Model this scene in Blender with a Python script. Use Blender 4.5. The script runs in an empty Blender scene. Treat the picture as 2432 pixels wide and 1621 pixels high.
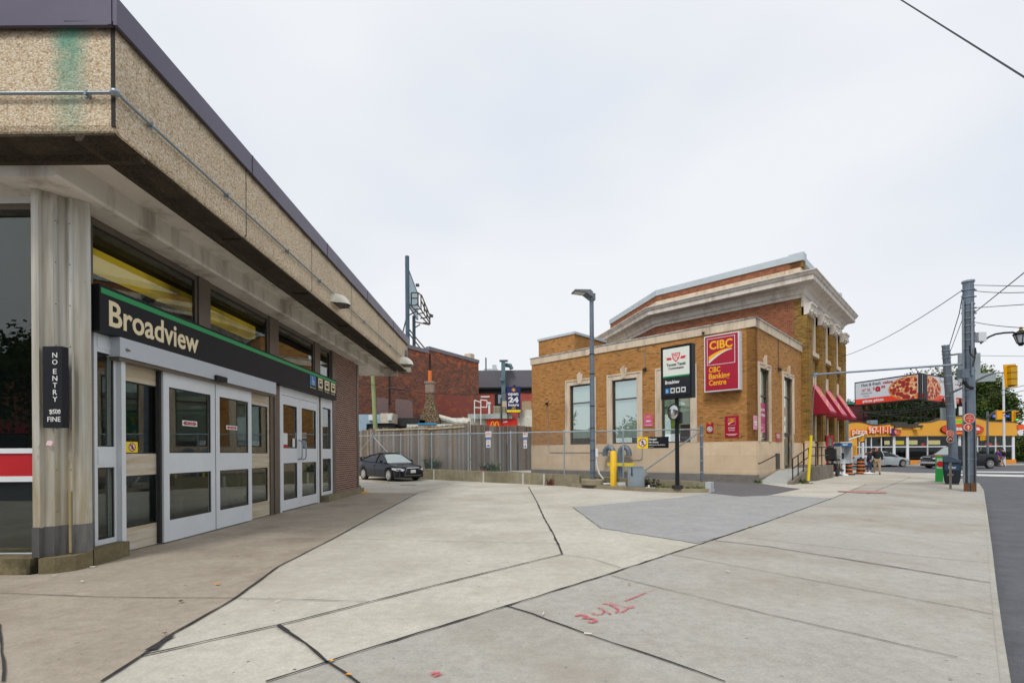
import bpy, bmesh, math, random
from mathutils import Vector, Matrix
R = math.radians
random.seed(7)
sc = bpy.context.scene
col = sc.collection
# ---------------------------------------------------------------- camera
FP, CX, CY, HZ, KR = 1148.0, 1216.0, 810.5, 1074.0, 0.0066   # focal (px of a 2432 px frame), centre, horizon row, roll
CAMH = 1.45
cam = bpy.data.cameras.new('camera'); camo = bpy.data.objects.new('camera', cam); col.objects.link(camo)
cam.sensor_width = 36; cam.lens = FP / 2432 * 36; cam.shift_y = (HZ - CY) / 2432; cam.clip_end = 2000; cam.clip_start = .05
camo.location = (0, 0, CAMH); camo.rotation_euler = (R(90), math.atan(KR), 0)
sc.camera = camo
# ---------------------------------------------------------------- sky: overcast daylight
w = bpy.data.worlds.new('World'); sc.world = w; w.use_nodes = True
wn = w.node_tree; wn.nodes.clear()
SUN_EL, SUN_ROT = R(52), R(200)
sky = wn.nodes.new('ShaderNodeTexSky'); sky.sky_type = 'NISHITA'; sky.sun_disc = False
sky.sun_elevation = SUN_EL; sky.sun_rotation = SUN_ROT; sky.air_density = 1.2; sky.dust_density = 4; sky.ozone_density = 1
bgs = wn.nodes.new('ShaderNodeBackground'); bgs.inputs[1].default_value = .09
wn.links.new(sky.outputs[0], bgs.inputs[0])
tc = wn.nodes.new('ShaderNodeTexCoord'); mp = wn.nodes.new('ShaderNodeMapping'); mp.inputs['Scale'].default_value = (1, 1, 2.2)
nz = wn.nodes.new('ShaderNodeTexNoise'); nz.inputs['Scale'].default_value = 1.3; nz.inputs['Detail'].default_value = 3; nz.inputs['Roughness'].default_value = .45
cr = wn.nodes.new('ShaderNodeValToRGB')
cr.color_ramp.elements[0].position = .32; cr.color_ramp.elements[0].color = (.63, .68, .755, 1)
cr.color_ramp.elements[1].position = .58; cr.color_ramp.elements[1].color = (.775, .79, .82, 1)
wn.links.new(tc.outputs['Generated'], mp.inputs[0]); wn.links.new(mp.outputs[0], nz.inputs['Vector']); wn.links.new(nz.outputs['Fac'], cr.inputs[0])
bgc = wn.nodes.new('ShaderNodeBackground'); bgc.inputs[1].default_value = .97
wn.links.new(cr.outputs[0], bgc.inputs[0])
mx = wn.nodes.new('ShaderNodeMixShader'); mx.inputs[0].default_value = .93
wo = wn.nodes.new('ShaderNodeOutputWorld')
wn.links.new(bgs.outputs[0], mx.inputs[1]); wn.links.new(bgc.outputs[0], mx.inputs[2]); wn.links.new(mx.outputs[0], wo.inputs[0])
sun = bpy.data.lights.new('sun', 'SUN'); sun.energy = 1.5; sun.angle = R(14); sun.color = (1, .965, .92)
suno = bpy.data.objects.new('sun', sun); col.objects.link(suno)
sd = Vector((math.sin(SUN_ROT) * math.cos(SUN_EL), math.cos(SUN_ROT) * math.cos(SUN_EL), math.sin(SUN_EL)))
suno.rotation_euler = (-sd).to_track_quat('-Z', 'Y').to_euler(); suno.location = (0, -10, 40)
sc.view_settings.view_transform = 'Standard'; sc.view_settings.look = 'None'; sc.view_settings.exposure = 0.3; sc.view_settings.gamma = 1
sc.render.engine = 'CYCLES'
sc.cycles.max_bounces = 6; sc.cycles.transparent_max_bounces = 16; sc.cycles.use_denoising = True
sc.cycles.caustics_reflective = False; sc.cycles.caustics_refractive = False

# ---------------------------------------------------------------- photo geometry helpers
def ray(sx, sy):
    u = (sx - CX) / FP; v = (HZ - sy) / FP
    return Vector((u + KR * v, 1, v - KR * u))
def G(sx, sy, z=0.0):                 # where a sight line meets the level z
    r = ray(sx, sy); t = (z - CAMH) / r.z
    return Vector((r.x * t, r.y * t, z))
def AT(sx, sy, Y):                    # at distance Y
    r = ray(sx, sy); return Vector((r.x * Y, Y, CAMH + r.z * Y))

class Frame:
    """upright plane frame: s runs along it, d out of it, z up"""
    def __init__(s, o, x, out=None):
        s.o = Vector((o[0], o[1], o[2] if len(o) > 2 else 0)); s.x = Vector((x[0], x[1], 0)).normalized()
        s.y = Vector((out[0], out[1], 0)).normalized() if out else Vector((s.x.y, -s.x.x, 0))
        s.z = Vector((0, 0, 1))
    def p(s, a, d=0.0, z=0.0): return s.o + s.x * a + s.y * d + s.z * z
    def px(s, sx, sy=1070, d=0.0):    # photo point -> (s, z) on the plane at offset d
        r = ray(sx, sy); o = s.o + s.y * d
        c = Vector((0, 0, CAMH)); t = (o - c).dot(s.y) / r.dot(s.y)
        h = c + r * t - s.o
        return h.dot(s.x), (c + r * t).z
class Flat:
    """lying frame: x, y on the ground, out = up"""
    def __init__(s, o, ang=0):
        s.o = Vector(o); s.x = Vector((math.cos(ang), math.sin(ang), 0)); s.y = Vector((0, 0, 1)); s.z = Vector((-math.sin(ang), math.cos(ang), 0))
    def p(s, a, d=0.0, z=0.0): return s.o + s.x * a + s.y * d + s.z * z
W0 = Frame((0, 0, 0), (1, 0), (0, 1))   # world axes: s=X, d=Y, z=Z

# ---------------------------------------------------------------- mesh building
class MB:
    def __init__(s): s.v = []; s.f = []; s.uv = []; s.sm = []
    def face(s, pts, uvs=None, smooth=False):
        n = len(s.v); s.v += [Vector(p) for p in pts]; s.f.append(list(range(n, n + len(pts))))
        s.uv.append(uvs or [(p[0], p[1]) for p in pts]); s.sm.append(smooth)
    def poly(s, F, loc, smooth=False):
        """face from frame-local (s,d,z); uv by dominant axis, in metres"""
        a, b, c = [Vector(loc[i]) for i in (0, 1, 2)]
        n = Vector((0, 0, 0))
        for i in range(len(loc)):
            p, q = Vector(loc[i]), Vector(loc[(i + 1) % len(loc)])
            n += Vector(((p.y - q.y) * (p.z + q.z), (p.z - q.z) * (p.x + q.x), (p.x - q.x) * (p.y + q.y)))
        ax, ay, az = abs(n.x), abs(n.y), abs(n.z)
        if az >= ax and az >= ay: uv = [(l[0], l[1]) for l in loc]
        elif ay >= ax: uv = [(l[0], l[2]) for l in loc]
        else: uv = [(l[1], l[2]) for l in loc]
        s.face([F.p(*l) for l in loc], uv, smooth)
    def box(s, F, a0, a1, d0, d1, z0, z1):
        a0, a1 = sorted((a0, a1)); d0, d1 = sorted((d0, d1)); z0, z1 = sorted((z0, z1))
        P = lambda i, j, k: ((a0, a1)[i], (d0, d1)[j], (z0, z1)[k])
        for q in (((0,0,0),(0,1,0),(1,1,0),(1,0,0)), ((0,0,1),(1,0,1),(1,1,1),(0,1,1)), ((0,0,0),(1,0,0),(1,0,1),(0,0,1)),
                  ((0,1,0),(0,1,1),(1,1,1),(1,1,0)), ((0,0,0),(0,0,1),(0,1,1),(0,1,0)), ((1,0,0),(1,1,0),(1,1,1),(1,0,1))):
            s.poly(F, [P(*t) for t in q])
        return s
    def prism(s, F, poly, a0, a1, ax='s'):
        """extrude a 2-D outline along s (outline=(d,z)), d (outline=(s,z)) or z (outline=(s,d))"""
        def m(q, t): return (t, q[0], q[1]) if ax == 's' else ((q[0], t, q[1]) if ax == 'd' else (q[0], q[1], t))
        n = len(poly); A = [m(q, a0) for q in poly]; B = [m(q, a1) for q in poly]
        s.poly(F, A[::-1]); s.poly(F, B)
        run = 0
        for i in range(n):
            j = (i + 1) % n; l = math.dist(poly[i], poly[j])
            pts = [A[i], A[j], B[j], B[i]]
            if ax == 'z': uv = [(run, a0), (run + l, a0), (run + l, a1), (run, a1)]
            else: uv = [(a0, run), (a0, run + l), (a1, run + l), (a1, run)]
            if ax == 's' : uv = [(a0, A[i][2]), (a0, A[j][2]), (a1, B[j][2]), (a1, B[i][2])] if abs(poly[i][1]-poly[j][1]) > abs(poly[i][0]-poly[j][0]) else uv
            s.face([F.p(*q) for q in pts], uv); run += l
        return s
    def tube(s, pts, r, n=8, caps=True, r2=None, smooth=True):
        pts = [Vector(p) for p in pts]; rings = []
        N = len(pts); up0 = None; run = 0
        for i, p in enumerate(pts):
            t = (pts[min(i + 1, N - 1)] - pts[max(i - 1, 0)]).normalized()
            if up0 is None: up0 = Vector((0, 0, 1)) if abs(t.z) < .9 else Vector((1, 0, 0))
            a = t.cross(up0).normalized(); b = a.cross(t).normalized(); up0 = b
            rr = r[i] if isinstance(r, (list, tuple)) else (r if r2 is None else r + (r2 - r) * i / max(1, N - 1))
            if i: run += (p - pts[i - 1]).length
            rings.append(([p + (a * math.cos(2 * math.pi * k / n) + b * math.sin(2 * math.pi * k / n)) * rr for k in range(n)], run, rr))
        for i in range(N - 1):
            (A, ra, r_a), (B, rb, _) = rings[i], rings[i + 1]; c = 2 * math.pi * max(r_a, .01) / n
            for k in range(n):
                l = (k + 1) % n
                s.face([A[k], A[l], B[l], B[k]], [(k * c, ra), ((k + 1) * c, ra), ((k + 1) * c, rb), (k * c, rb)], smooth)
        if caps:
            s.face(rings[0][0][::-1]); s.face(rings[-1][0])
        return s
    def lathe(s, base, prof, n=20, axis=(0, 0, 1), smooth=True):
        """profile [(r, h)] round an axis from base"""
        z = Vector(axis).normalized(); x = z.cross(Vector((0, 1, 0)) if abs(z.y) < .9 else Vector((1, 0, 0))).normalized(); y = z.cross(x)
        b = Vector(base)
        def pt(r, h, k): a = 2 * math.pi * k / n; return b + z * h + (x * math.cos(a) + y * math.sin(a)) * r
        for i in range(len(prof) - 1):
            (r0, h0), (r1, h1) = prof[i], prof[i + 1]
            for k in range(n):
                if r0 < 1e-6 and r1 < 1e-6: continue
                q = [pt(r0, h0, k), pt(r0, h0, k + 1), pt(r1, h1, k + 1), pt(r1, h1, k)]
                u = [(k * max(r0, r1) * 6.28 / n, h0), ((k + 1) * max(r0, r1) * 6.28 / n, h0), ((k + 1) * max(r0, r1) * 6.28 / n, h1), (k * max(r0, r1) * 6.28 / n, h1)]
                if r0 < 1e-6: q = q[1:]; u = u[1:]; q = [q[0], q[1], q[2]]
                elif r1 < 1e-6: q = q[:3]; u = u[:3]
                s.face(q, u, smooth)
        if prof[0][0] > 1e-6: s.face([pt(prof[0][0], prof[0][1], k) for k in range(n)][::-1])
        if prof[-1][0] > 1e-6: s.face([pt(prof[-1][0], prof[-1][1], k) for k in range(n)])
        return s
    def ellipsoid(s, c, rx, ry, rz, n=12, m=8, F=W0):
        for i in range(m):
            for k in range(n):
                q = []
                for (ii, kk) in ((i, k), (i, k + 1), (i + 1, k + 1), (i + 1, k)):
                    th = math.pi * ii / m; ph = 2 * math.pi * kk / n
                    q.append(F.p(c[0] + rx * math.sin(th) * math.cos(ph), c[1] + ry * math.sin(th) * math.sin(ph), c[2] + rz * math.cos(th)))
                if i == 0: q = [q[0], q[2], q[3]]
                elif i == m - 1: q = q[:3]
                s.face(q[::-1], None, True)
        return s

LOC = {}
def setp(o, label=None, cat=None, group=None, kind=None):
    if label: o['label'] = label
    if cat: o['category'] = cat
    if group: o['group'] = group
    if kind: o['kind'] = kind
    return o
def thing(name, loc, label, cat, group=None):
    o = bpy.data.objects.new(name, None); col.objects.link(o); o.location = loc; o.empty_display_size = .2
    LOC[o.name] = Vector(loc); return setp(o, label, cat, group)
def obj(name, mb, mat, parent=None, base=None, weld=True, label=None, cat=None, group=None, kind=None):
    me = bpy.data.meshes.new(name)
    if parent is not None: b = LOC[parent.name]
    elif base is not None: b = Vector(base)
    else:
        lo = [min(v[i] for v in mb.v) for i in range(3)]; hi = [max(v[i] for v in mb.v) for i in range(3)]
        b = Vector(((lo[0] + hi[0]) / 2, (lo[1] + hi[1]) / 2, lo[2]))
        if kind == 'structure': b = Vector((0, 0, 0))
    me.from_pydata([v - b for v in mb.v], [], mb.f)
    ul = me.uv_layers.new(name='UVMap'); k = 0
    flat = [c for uv in mb.uv for q in uv for c in q]
    ul.data.foreach_set('uv', flat)
    me.polygons.foreach_set('use_smooth', mb.sm)
    if weld:
        bm = bmesh.new(); bm.from_mesh(me); bmesh.ops.remove_doubles(bm, verts=bm.verts, dist=1e-5)
        bmesh.ops.recalc_face_normals(bm, faces=bm.faces); bm.to_mesh(me); bm.free()
        if any(mb.sm):
            try: me.set_sharp_from_angle(angle=R(40))
            except Exception: pass
    me.materials.append(mat)
    o = bpy.data.objects.new(name, me); col.objects.link(o)
    if parent is not None:
        o.parent = parent; LOC[o.name] = b            # parts sit at their thing's origin
    else:
        o.location = b; LOC[o.name] = b
    return setp(o, label, cat, group, kind)
def copy_tree(o, loc, label=None, parent=None):
    c = o.copy(); col.objects.link(c)
    if parent is None: c.location = loc; LOC[c.name] = Vector(loc)
    else: c.parent = parent
    if label: c['label'] = label
    for ch in [x for x in list(col.objects) if x.parent == o]: copy_tree(ch, None, None, c)
    return c

# ---------------------------------------------------------------- lettering
_tc = {}
def glyphs(t, bold):
    k = (t, bold)
    if k not in _tc:
        cu = bpy.data.curves.new('t', 'FONT'); cu.body = t; cu.size = 1; cu.resolution_u = 3; cu.offset = bold
        ob = bpy.data.objects.new('t', cu); col.objects.link(ob)
        dg = bpy.context.evaluated_depsgraph_get(); me = bpy.data.meshes.new_from_object(ob.evaluated_get(dg))
        bpy.data.objects.remove(ob)
        _tc[k] = ([v.co.copy() for v in me.vertices], [list(p.vertices) for p in me.polygons]); bpy.data.meshes.remove(me)
    return _tc[k]
def text(mb, F, t, s0, z0, s1, z1, d=.003, bold=.02, quad=None, th=.004, box=True, shear=0):
    """lettering filling the rectangle (s0,z0)-(s1,z1) on plane d; s1<s0 runs the other way (F.x points left)"""
    vs, fs = glyphs(t, bold)
    if not vs: return
    x0 = min(v.x for v in vs); x1 = max(v.x for v in vs); y0 = min(v.y for v in vs); y1 = max(v.y for v in vs)
    base = len(mb.v); out = []
    for v in vs:
        a = (v.x - x0) / max(1e-6, x1 - x0); b = (v.y - y0) / max(1e-6, y1 - y0)
        out.append((s0 + (s1 - s0) * (a + shear * b), d + th, z0 + (z1 - z0) * b))
    for f in fs: mb.face([F.p(*out[i]) for i in f], [(out[i][0], out[i][2]) for i in f])
    # rims, so that the letters have thickness
    ed = {}
    for f in fs:
        for i in range(len(f)):
            e = (f[i], f[(i + 1) % len(f)]); ed[tuple(sorted(e))] = ed.get(tuple(sorted(e)), 0) + 1
    for (i, j), c in ed.items():
        if c == 1:
            p, q = out[i], out[j]
            mb.face([F.p(*p), F.p(*q), F.p(q[0], d, q[2]), F.p(p[0], d, p[2])])
def disc(mb, F, cs, cz, r, d0, d1, n=20, rz=None, a0=0, a1=2 * math.pi):
    rz = rz or r
    full = abs(a1 - a0 - 2 * math.pi) < 1e-6
    pts = [(cs + r * math.cos(a0 + (a1 - a0) * k / n), cz + rz * math.sin(a0 + (a1 - a0) * k / n)) for k in range(n if full else n + 1)]
    mb.prism(F, pts, d0, d1, 'd')
def ring(mb, F, cs, cz, r0, r1, d0, d1, n=24):
    for k in range(n):
        a, b = 2 * math.pi * k / n, 2 * math.pi * (k + 1) / n
        c = lambda r, t: (cs + r * math.cos(t), cz + r * math.sin(t))
        mb.prism(F, [c(r0, a), c(r1, a), c(r1, b), c(r0, b)], d0, d1, 'd')
def stroke(mb, F, pts, wd, d0, d1):
    """thick polyline in the plane"""
    for (p, q) in zip(pts, pts[1:]):
        dx, dz = q[0] - p[0], q[1] - p[1]; l = math.hypot(dx, dz) or 1; nx, nz = -dz / l * wd / 2, dx / l * wd / 2
        mb.prism(F, [(p[0] + nx, p[1] + nz), (p[0] - nx, p[1] - nz), (q[0] - nx, q[1] - nz), (q[0] + nx, q[1] + nz)], d0, d1, 'd')

# ---------------------------------------------------------------- materials
MATS = {}
def hexc(h):
    h = h.lstrip('#'); c = [int(h[i:i + 2], 16) / 255 for i in (0, 2, 4)]
    return tuple(x / 12.92 if x < .04045 else ((x + .055) / 1.055) ** 2.4 for x in c)
class NT:
    def __init__(s, name):
        s.m = bpy.data.materials.new(name); s.m.use_nodes = True; s.t = s.m.node_tree; s.n = s.t.nodes; s.n.clear()
        s.out = s.n.new('ShaderNodeOutputMaterial')
        s.tc = s.n.new('ShaderNodeTexCoord')
    def link(s, a, b): s.t.links.new(a, b)
    def bsdf(s, rough=.6, metal=0, spec=.5):
        b = s.n.new('ShaderNodeBsdfPrincipled'); b.inputs['Roughness'].default_value = rough; b.inputs['Metallic'].default_value = metal
        b.inputs['Specular IOR Level'].default_value = spec; s.link(b.outputs[0], s.out.inputs[0]); s.b = b; return b
    def noise(s, scale, detail=4, rough=.6, src='UV', vec=None, stretch=None):
        nn = s.n.new('ShaderNodeTexNoise'); nn.inputs['Scale'].default_value = scale; nn.inputs['Detail'].default_value = detail; nn.inputs['Roughness'].default_value = rough
        v = vec or s.tc.outputs[src]
        if stretch:
            mpn = s.n.new('ShaderNodeMapping'); mpn.inputs['Scale'].default_value = stretch; s.link(v, mpn.inputs[0]); v = mpn.outputs[0]
        s.link(v, nn.inputs['Vector']); return nn.outputs['Fac']
    def ramp(s, fac, stops, interp='LINEAR'):
        r = s.n.new('ShaderNodeValToRGB'); r.color_ramp.interpolation = interp
        e = r.color_ramp.elements
        while len(e) < len(stops): e.new(.5)
        for i, (p, c) in enumerate(stops):
            e[i].position = p; e[i].color = (*c, 1) if len(c) == 3 else c
        s.link(fac, r.inputs[0]); return r.outputs[0]
    def mix(s, f, a, b, mode='MIX'):
        m = s.n.new('ShaderNodeMix'); m.data_type = 'RGBA'; m.blend_type = mode
        for idx, x in ((0, f), (6, a), (7, b)):
            if isinstance(x, (int, float)): m.inputs[idx].default_value = x
            elif isinstance(x, tuple): m.inputs[idx].default_value = (*x, 1) if len(x) == 3 else x
            else: s.link(x, m.inputs[idx])
        return m.outputs[2]
    def math(s, op, a, b=0.0):
        m = s.n.new('ShaderNodeMath'); m.operation = op
        for i, x in enumerate((a, b)):
            if isinstance(x, (int, float)): m.inputs[i].default_value = x
            else: s.link(x, m.inputs[i])
        return m.outputs[0]
    def bump(s, h, strength=.3, dist=.01):
        bp = s.n.new('ShaderNodeBump'); bp.inputs['Strength'].default_value = strength; bp.inputs['Distance'].default_value = dist
        s.link(h, bp.inputs['Height']); s.link(bp.outputs[0], s.b.inputs['Normal'])
    def col(s, c):
        if isinstance(c, tuple): s.b.inputs['Base Color'].default_value = (*c, 1)
        else: s.link(c, s.b.inputs['Base Color'])
def sc_(c, k): return tuple(min(1, x * k) for x in c)
def plain(name, c, rough=.5, metal=0, var=.12, scale=3, bump=0, spec=.5, src='Object', dirt=None, ds=.9):
    """painted / plain stuff with a little unevenness and optional grime"""
    if name in MATS: return MATS[name]
    if isinstance(c, str): c = hexc(c)
    t = NT(name); t.bsdf(rough, metal, spec)
    n1 = t.noise(scale, 5, .65, src)
    cc = t.ramp(n1, [(.3, sc_(c, 1 - var)), (.7, sc_(c, 1 + var))])
    if dirt:
        n2 = t.noise(ds, 6, .7, src, stretch=(3, 3, .5)); f = t.ramp(n2, [(.48, (0, 0, 0)), (.72, (1, 1, 1))])
        cc = t.mix(f, cc, dirt)
    t.col(cc)
    rr = t.n.new('ShaderNodeMapRange'); t.link(n1, rr.inputs[0]); rr.inputs[3].default_value = max(0, rough - .08); rr.inputs[4].default_value = min(1, rough + .12); t.link(rr.outputs[0], t.b.inputs['Roughness'])
    if bump: t.bump(t.noise(scale * 12, 3, .6, src), bump, .01)
    MATS[name] = t.m; return t.m
def emit(name, c, st=1.0):
    if name in MATS: return MATS[name]
    t = NT(name); e = t.n.new('ShaderNodeEmission'); e.inputs[0].default_value = (*c, 1); e.inputs[1].default_value = st
    t.link(e.outputs[0], t.out.inputs[0]); MATS[name] = t.m; return t.m
def glass(name, tint=(.75, .82, .8), refl=.12, rough=.01):
    if name in MATS: return MATS[name]
    t = NT(name)
    tr = t.n.new('ShaderNodeBsdfTransparent'); tr.inputs[0].default_value = (*tint, 1)
    gl = t.n.new('ShaderNodeBsdfGlossy'); gl.inputs['Roughness'].default_value = rough; gl.inputs[0].default_value = (.95, 1, .98, 1)
    lw = t.n.new('ShaderNodeLayerWeight'); lw.inputs[0].default_value = .5   # facing: 1-|cos|, the same from both sides
    fr = t.math('ADD', t.math('MULTIPLY', t.math('POWER', lw.outputs['Facing'], 4.0), .9), refl)
    nn = t.noise(.8, 1, .5, 'Object'); bp = t.n.new('ShaderNodeBump'); bp.inputs['Strength'].default_value = .02; bp.inputs['Distance'].default_value = .05
    t.link(nn, bp.inputs['Height']); t.link(bp.outputs[0], gl.inputs['Normal'])
    f = t.math('MINIMUM', fr, 1.0)
    ms = t.n.new('ShaderNodeMixShader'); t.link(f, ms.inputs[0]); t.link(tr.outputs[0], ms.inputs[1]); t.link(gl.outputs[0], ms.inputs[2])
    t.link(ms.outputs[0], t.out.inputs[0]); MATS[name] = t.m; return t.m
def brick(name, stops, mortar, bw=.215, bh=.075, ms=.008, rough=.85, var=.25, big=None, offset=.5, bumps=.5, soot=None):
    t = NT(name); t.bsdf(rough, 0, .25)
    b = t.n.new('ShaderNodeTexBrick'); b.offset = offset
    b.inputs['Color1'].default_value = (0, 0, 0, 1); b.inputs['Color2'].default_value = (1, 1, 1, 1); b.inputs['Mortar'].default_value = (0, 0, 0, 1)
    b.inputs['Scale'].default_value = 1; b.inputs['Mortar Size'].default_value = ms; b.inputs['Mortar Smooth'].default_value = .2
    b.inputs['Brick Width'].default_value = bw; b.inputs['Row Height'].default_value = bh
    t.link(t.tc.outputs['UV'], b.inputs['Vector'])
    c = t.ramp(b.outputs['Color'], stops)
    n = t.noise(.7, 6, .7); c = t.mix(1.0, c, t.ramp(n, [(.25, (1 - var,) * 3), (.75, (1 + var,) * 3)]), 'MULTIPLY')
    n2 = t.noise(30, 3, .6); c = t.mix(1.0, c, t.ramp(n2, [(.3, (.85,) * 3), (.7, (1.12,) * 3)]), 'MULTIPLY')
    if big: c = big(t, c)
    if soot:
        n3 = t.noise(.35, 6, .75); c = t.mix(t.ramp(n3, [(.45, (0, 0, 0)), (.65, (.8, .8, .8))]), c, soot)
    c = t.mix(b.outputs['Fac'], c, mortar)
    t.col(c); h = t.math('SUBTRACT', t.math('MULTIPLY', n2, .3), b.outputs['Fac']); t.bump(h, bumps, .008)
    return t.m
def concrete(name, c, c2=None, scale=.6, speck=.16, rough=.85, stain=None, st=(.5, .7), bump=.25, streak=None, spots=True):
    t = NT(name); t.bsdf(rough, 0, .3)
    if isinstance(c, str): c = hexc(c)
    c2 = c2 or sc_(c, .8)
    a = t.noise(scale, 8, .72); cc = t.ramp(a, [(.3, c2), (.7, c)])
    f = t.noise(140, 2, .7); cc = t.mix(1.0, cc, t.ramp(f, [(.3, (1 - speck,) * 3), (.72, (1 + speck,) * 3)]), 'MULTIPLY')
    f2 = t.noise(9, 5, .7); cc = t.mix(1.0, cc, t.ramp(f2, [(.28, (.84,) * 3), (.72, (1.1,) * 3)]), 'MULTIPLY')
    cc = t.mix(1.0, cc, t.ramp(t.noise(45, 3, .7), [(.3, (.86,) * 3), (.7, (1.1,) * 3)]), 'MULTIPLY')
    if streak: cc = t.mix(1.0, cc, t.ramp(t.noise(2.2, 5, .6, stretch=streak), [(.35, (.82,) * 3), (.65, (1.08,) * 3)]), 'MULTIPLY')
    if stain:
        g = t.noise(.45, 7, .7); cc = t.mix(t.ramp(g, [(st[0], (0, 0, 0)), (st[1], (1, 1, 1))]), cc, stain)
    if spots:
        v = t.n.new('ShaderNodeTexVoronoi'); v.inputs['Scale'].default_value = 2.3; t.link(t.tc.outputs['UV'], v.inputs['Vector'])
        wv = t.math('ADD', v.outputs['Distance'], t.math('MULTIPLY', t.noise(22, 2), .05))
        rnd = t.math('GREATER_THAN', t.n.new('ShaderNodeSeparateColor').outputs[0], .5)
        sp = rnd.node.inputs[0].links[0].from_node; t.link(v.outputs['Color'], sp.inputs[0])
        m = t.math('MULTIPLY', t.math('LESS_THAN', wv, .058), rnd)
        cc = t.mix(t.math('MULTIPLY', m, .8), cc, (.07, .065, .06))
        v2 = t.n.new('ShaderNodeTexVoronoi'); v2.inputs['Scale'].default_value = 6; t.link(t.tc.outputs['UV'], v2.inputs['Vector'])
        cc = t.mix(t.math('MULTIPLY', t.math('LESS_THAN', t.math('ADD', v2.outputs['Distance'], t.math('MULTIPLY', t.noise(1.1, 4), .12)), .125), .55), cc, (.12, .11, .10))
        cc = t.mix(t.ramp(t.noise(.9, 7, .8, stretch=(1, 3.5, 1)), [(.58, (0, 0, 0)), (.72, (.38, .38, .38))]), cc, (.22, .2, .17))
    t.col(cc); t.bump(t.math('ADD', f, f2), bump, .004)
    return t.m
# ================================================================ materials used widely
M = {}
M['alu'] = plain('painted_aluminium', '#d6dbdf', .45, 0, .05, 2, dirt=None)
M['alu_old'] = plain('weathered_aluminium', '#b9b2a4', .45, .2, .1, 1.5, dirt=hexc('#8a7350'), ds=1.3)
M['bronze'] = plain('bronze_anodised', '#6f675e', .35, .5, .15, 2)
M['dark'] = plain('dark_interior', (.035, .037, .036), .8, 0, .3, 1)
M['black'] = plain('black_paint', (.010, .011, .015), .5, 0, .2, 2, spec=.25)
M['blackm'] = plain('black_matt', (.02, .02, .022), .6, 0, .2, 3)
M['white'] = plain('white_paint', (.72, .73, .72), .5, 0, .05, 2)
M['cream'] = plain('cream_letter', hexc('#efe0b9'), .5, 0, .03, 2)
M['galv'] = plain('galvanised_steel', '#8d9aa6', .42, .55, .18, 4)
M['galvp'] = plain('galvanised_pole', '#6d7a87', .45, .35, .2, 1.2, dirt=hexc('#5d5a55'), ds=.8)
M['red'] = plain('red_paint', hexc('#b00014'), .45, 0, .08, 2)
M['green'] = plain('green_strip', hexc('#0a9a55'), .4, 0, .05, 2)
M['glass'] = glass('window_glass', (.77, .79, .76), .06)
M['asphalt'] = concrete('asphalt', hexc('#6a6b6f'), hexc('#55565a'), 1.2, .45, .9, bump=.6, spots=False)

# ================================================================ ground, road, pavement
def G2(x, y, z=0.0): return G(x * 1.034, y * 1.034, z)       # same, in the 2352 px view of the photo
mb = MB()
ring_r = [(-600, -300), (600, -300), (600, 900), (-600, 900)]
mb.face([(x, y, -.135) for x, y in ring_r], [(x, y) for x, y in ring_r])
obj('ground', mb, M['asphalt'], kind='structure')
# concrete plaza + sidewalk: a slab with a real kerb step down to the road
kerb = [(-2.5, -3.2), (.16, .0)] + [tuple(G(x, y)[:2]) for x, y in ((2361, 1500), (2352, 1400), (2345, 1300), (2336, 1200), (2334, 1185), (2332, 1163), (2322, 1147), (2288, 1138), (2232, 1126), (2140, 1121))] + [(24.6, 36.5), (21, 42), (8, 54), (-40, 80), (-60, 60), (-60, -3.2)]
def sheet(name, pts, z, mat, z0=None, **k):
    mb = MB()
    if z0 is None: mb.face([(p[0], p[1], z) for p in pts], [(p[0], p[1]) for p in pts])
    else: mb.prism(W0, [(p[0], p[1]) for p in pts], z0, z, 'z')
    return obj(name, mb, mat, kind='structure')
M['slab'] = concrete('plaza_concrete', hexc('#cbc6b9'), hexc('#b5b0a3'), .7, .10, .85, stain=hexc('#a39c8b'), st=(.46, .74))
M['brown'] = concrete('station_apron_concrete', hexc('#b3a898'), hexc('#988d7d'), .6, .16, .85, stain=hexc('#75685a'), st=(.5, .78))
M['walk'] = concrete('sidewalk_concrete', hexc('#b4b1a7'), hexc('#a3a097'), .5, .16, .85, stain=hexc('#928679'), st=(.47, .76))
M['patch'] = concrete('asphalt_patch', hexc('#a6a6a4'), hexc('#969694'), 1.5, .2, .9, bump=.4, spots=False)
M['lane'] = concrete('lane_asphalt', hexc('#726f70'), hexc('#5e5c5e'), .8, .2, .9, bump=.4, spots=False)
sheet('plaza', kerb, 0, M['slab'], -.134)
J1 = [(230, 1568), (325, 1507), (400, 1455), (535, 1378), (640, 1301), (770, 1235), (860, 1185), (960, 1132), (1040, 1112)]
J4 = [(610, 1568), (752, 1522), (960, 1456), (1170, 1391), (1390, 1322), (1590, 1256), (1760, 1199), (1915, 1143), (1990, 1112)]
sheet('station_apron', [(-9, .2), (-1.6, .2)] + [G2(*p) for p in J1[:8]] + [(-5.72, 17.9), (-5.72, 6.2), (-5.72, 5.9), (-9, 5.9)], .004, M['brown'])
kr = [G(x, y) for x, y in ((2361, 1500), (2352, 1400), (2345, 1300), (2336, 1200), (2334, 1185), (2332, 1163), (2322, 1147), (2288, 1138))]
J4w = [G2(*p) for p in J4]
mb = MB()
rt = [Vector((.158, 0, 0))] + [k - Vector((.002, 0, 0)) for k in kr]; lf = [Vector((-2.6, 1.0, 0))] + J4w
tri = [(p.x, p.y) for p in lf] + [(p.x, p.y) for p in rt[::-1]] + [(-2.0, -2.6)]
sheet('sidewalk', [(p[0], p[1]) for p in tri], .004, M['walk'])
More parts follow.
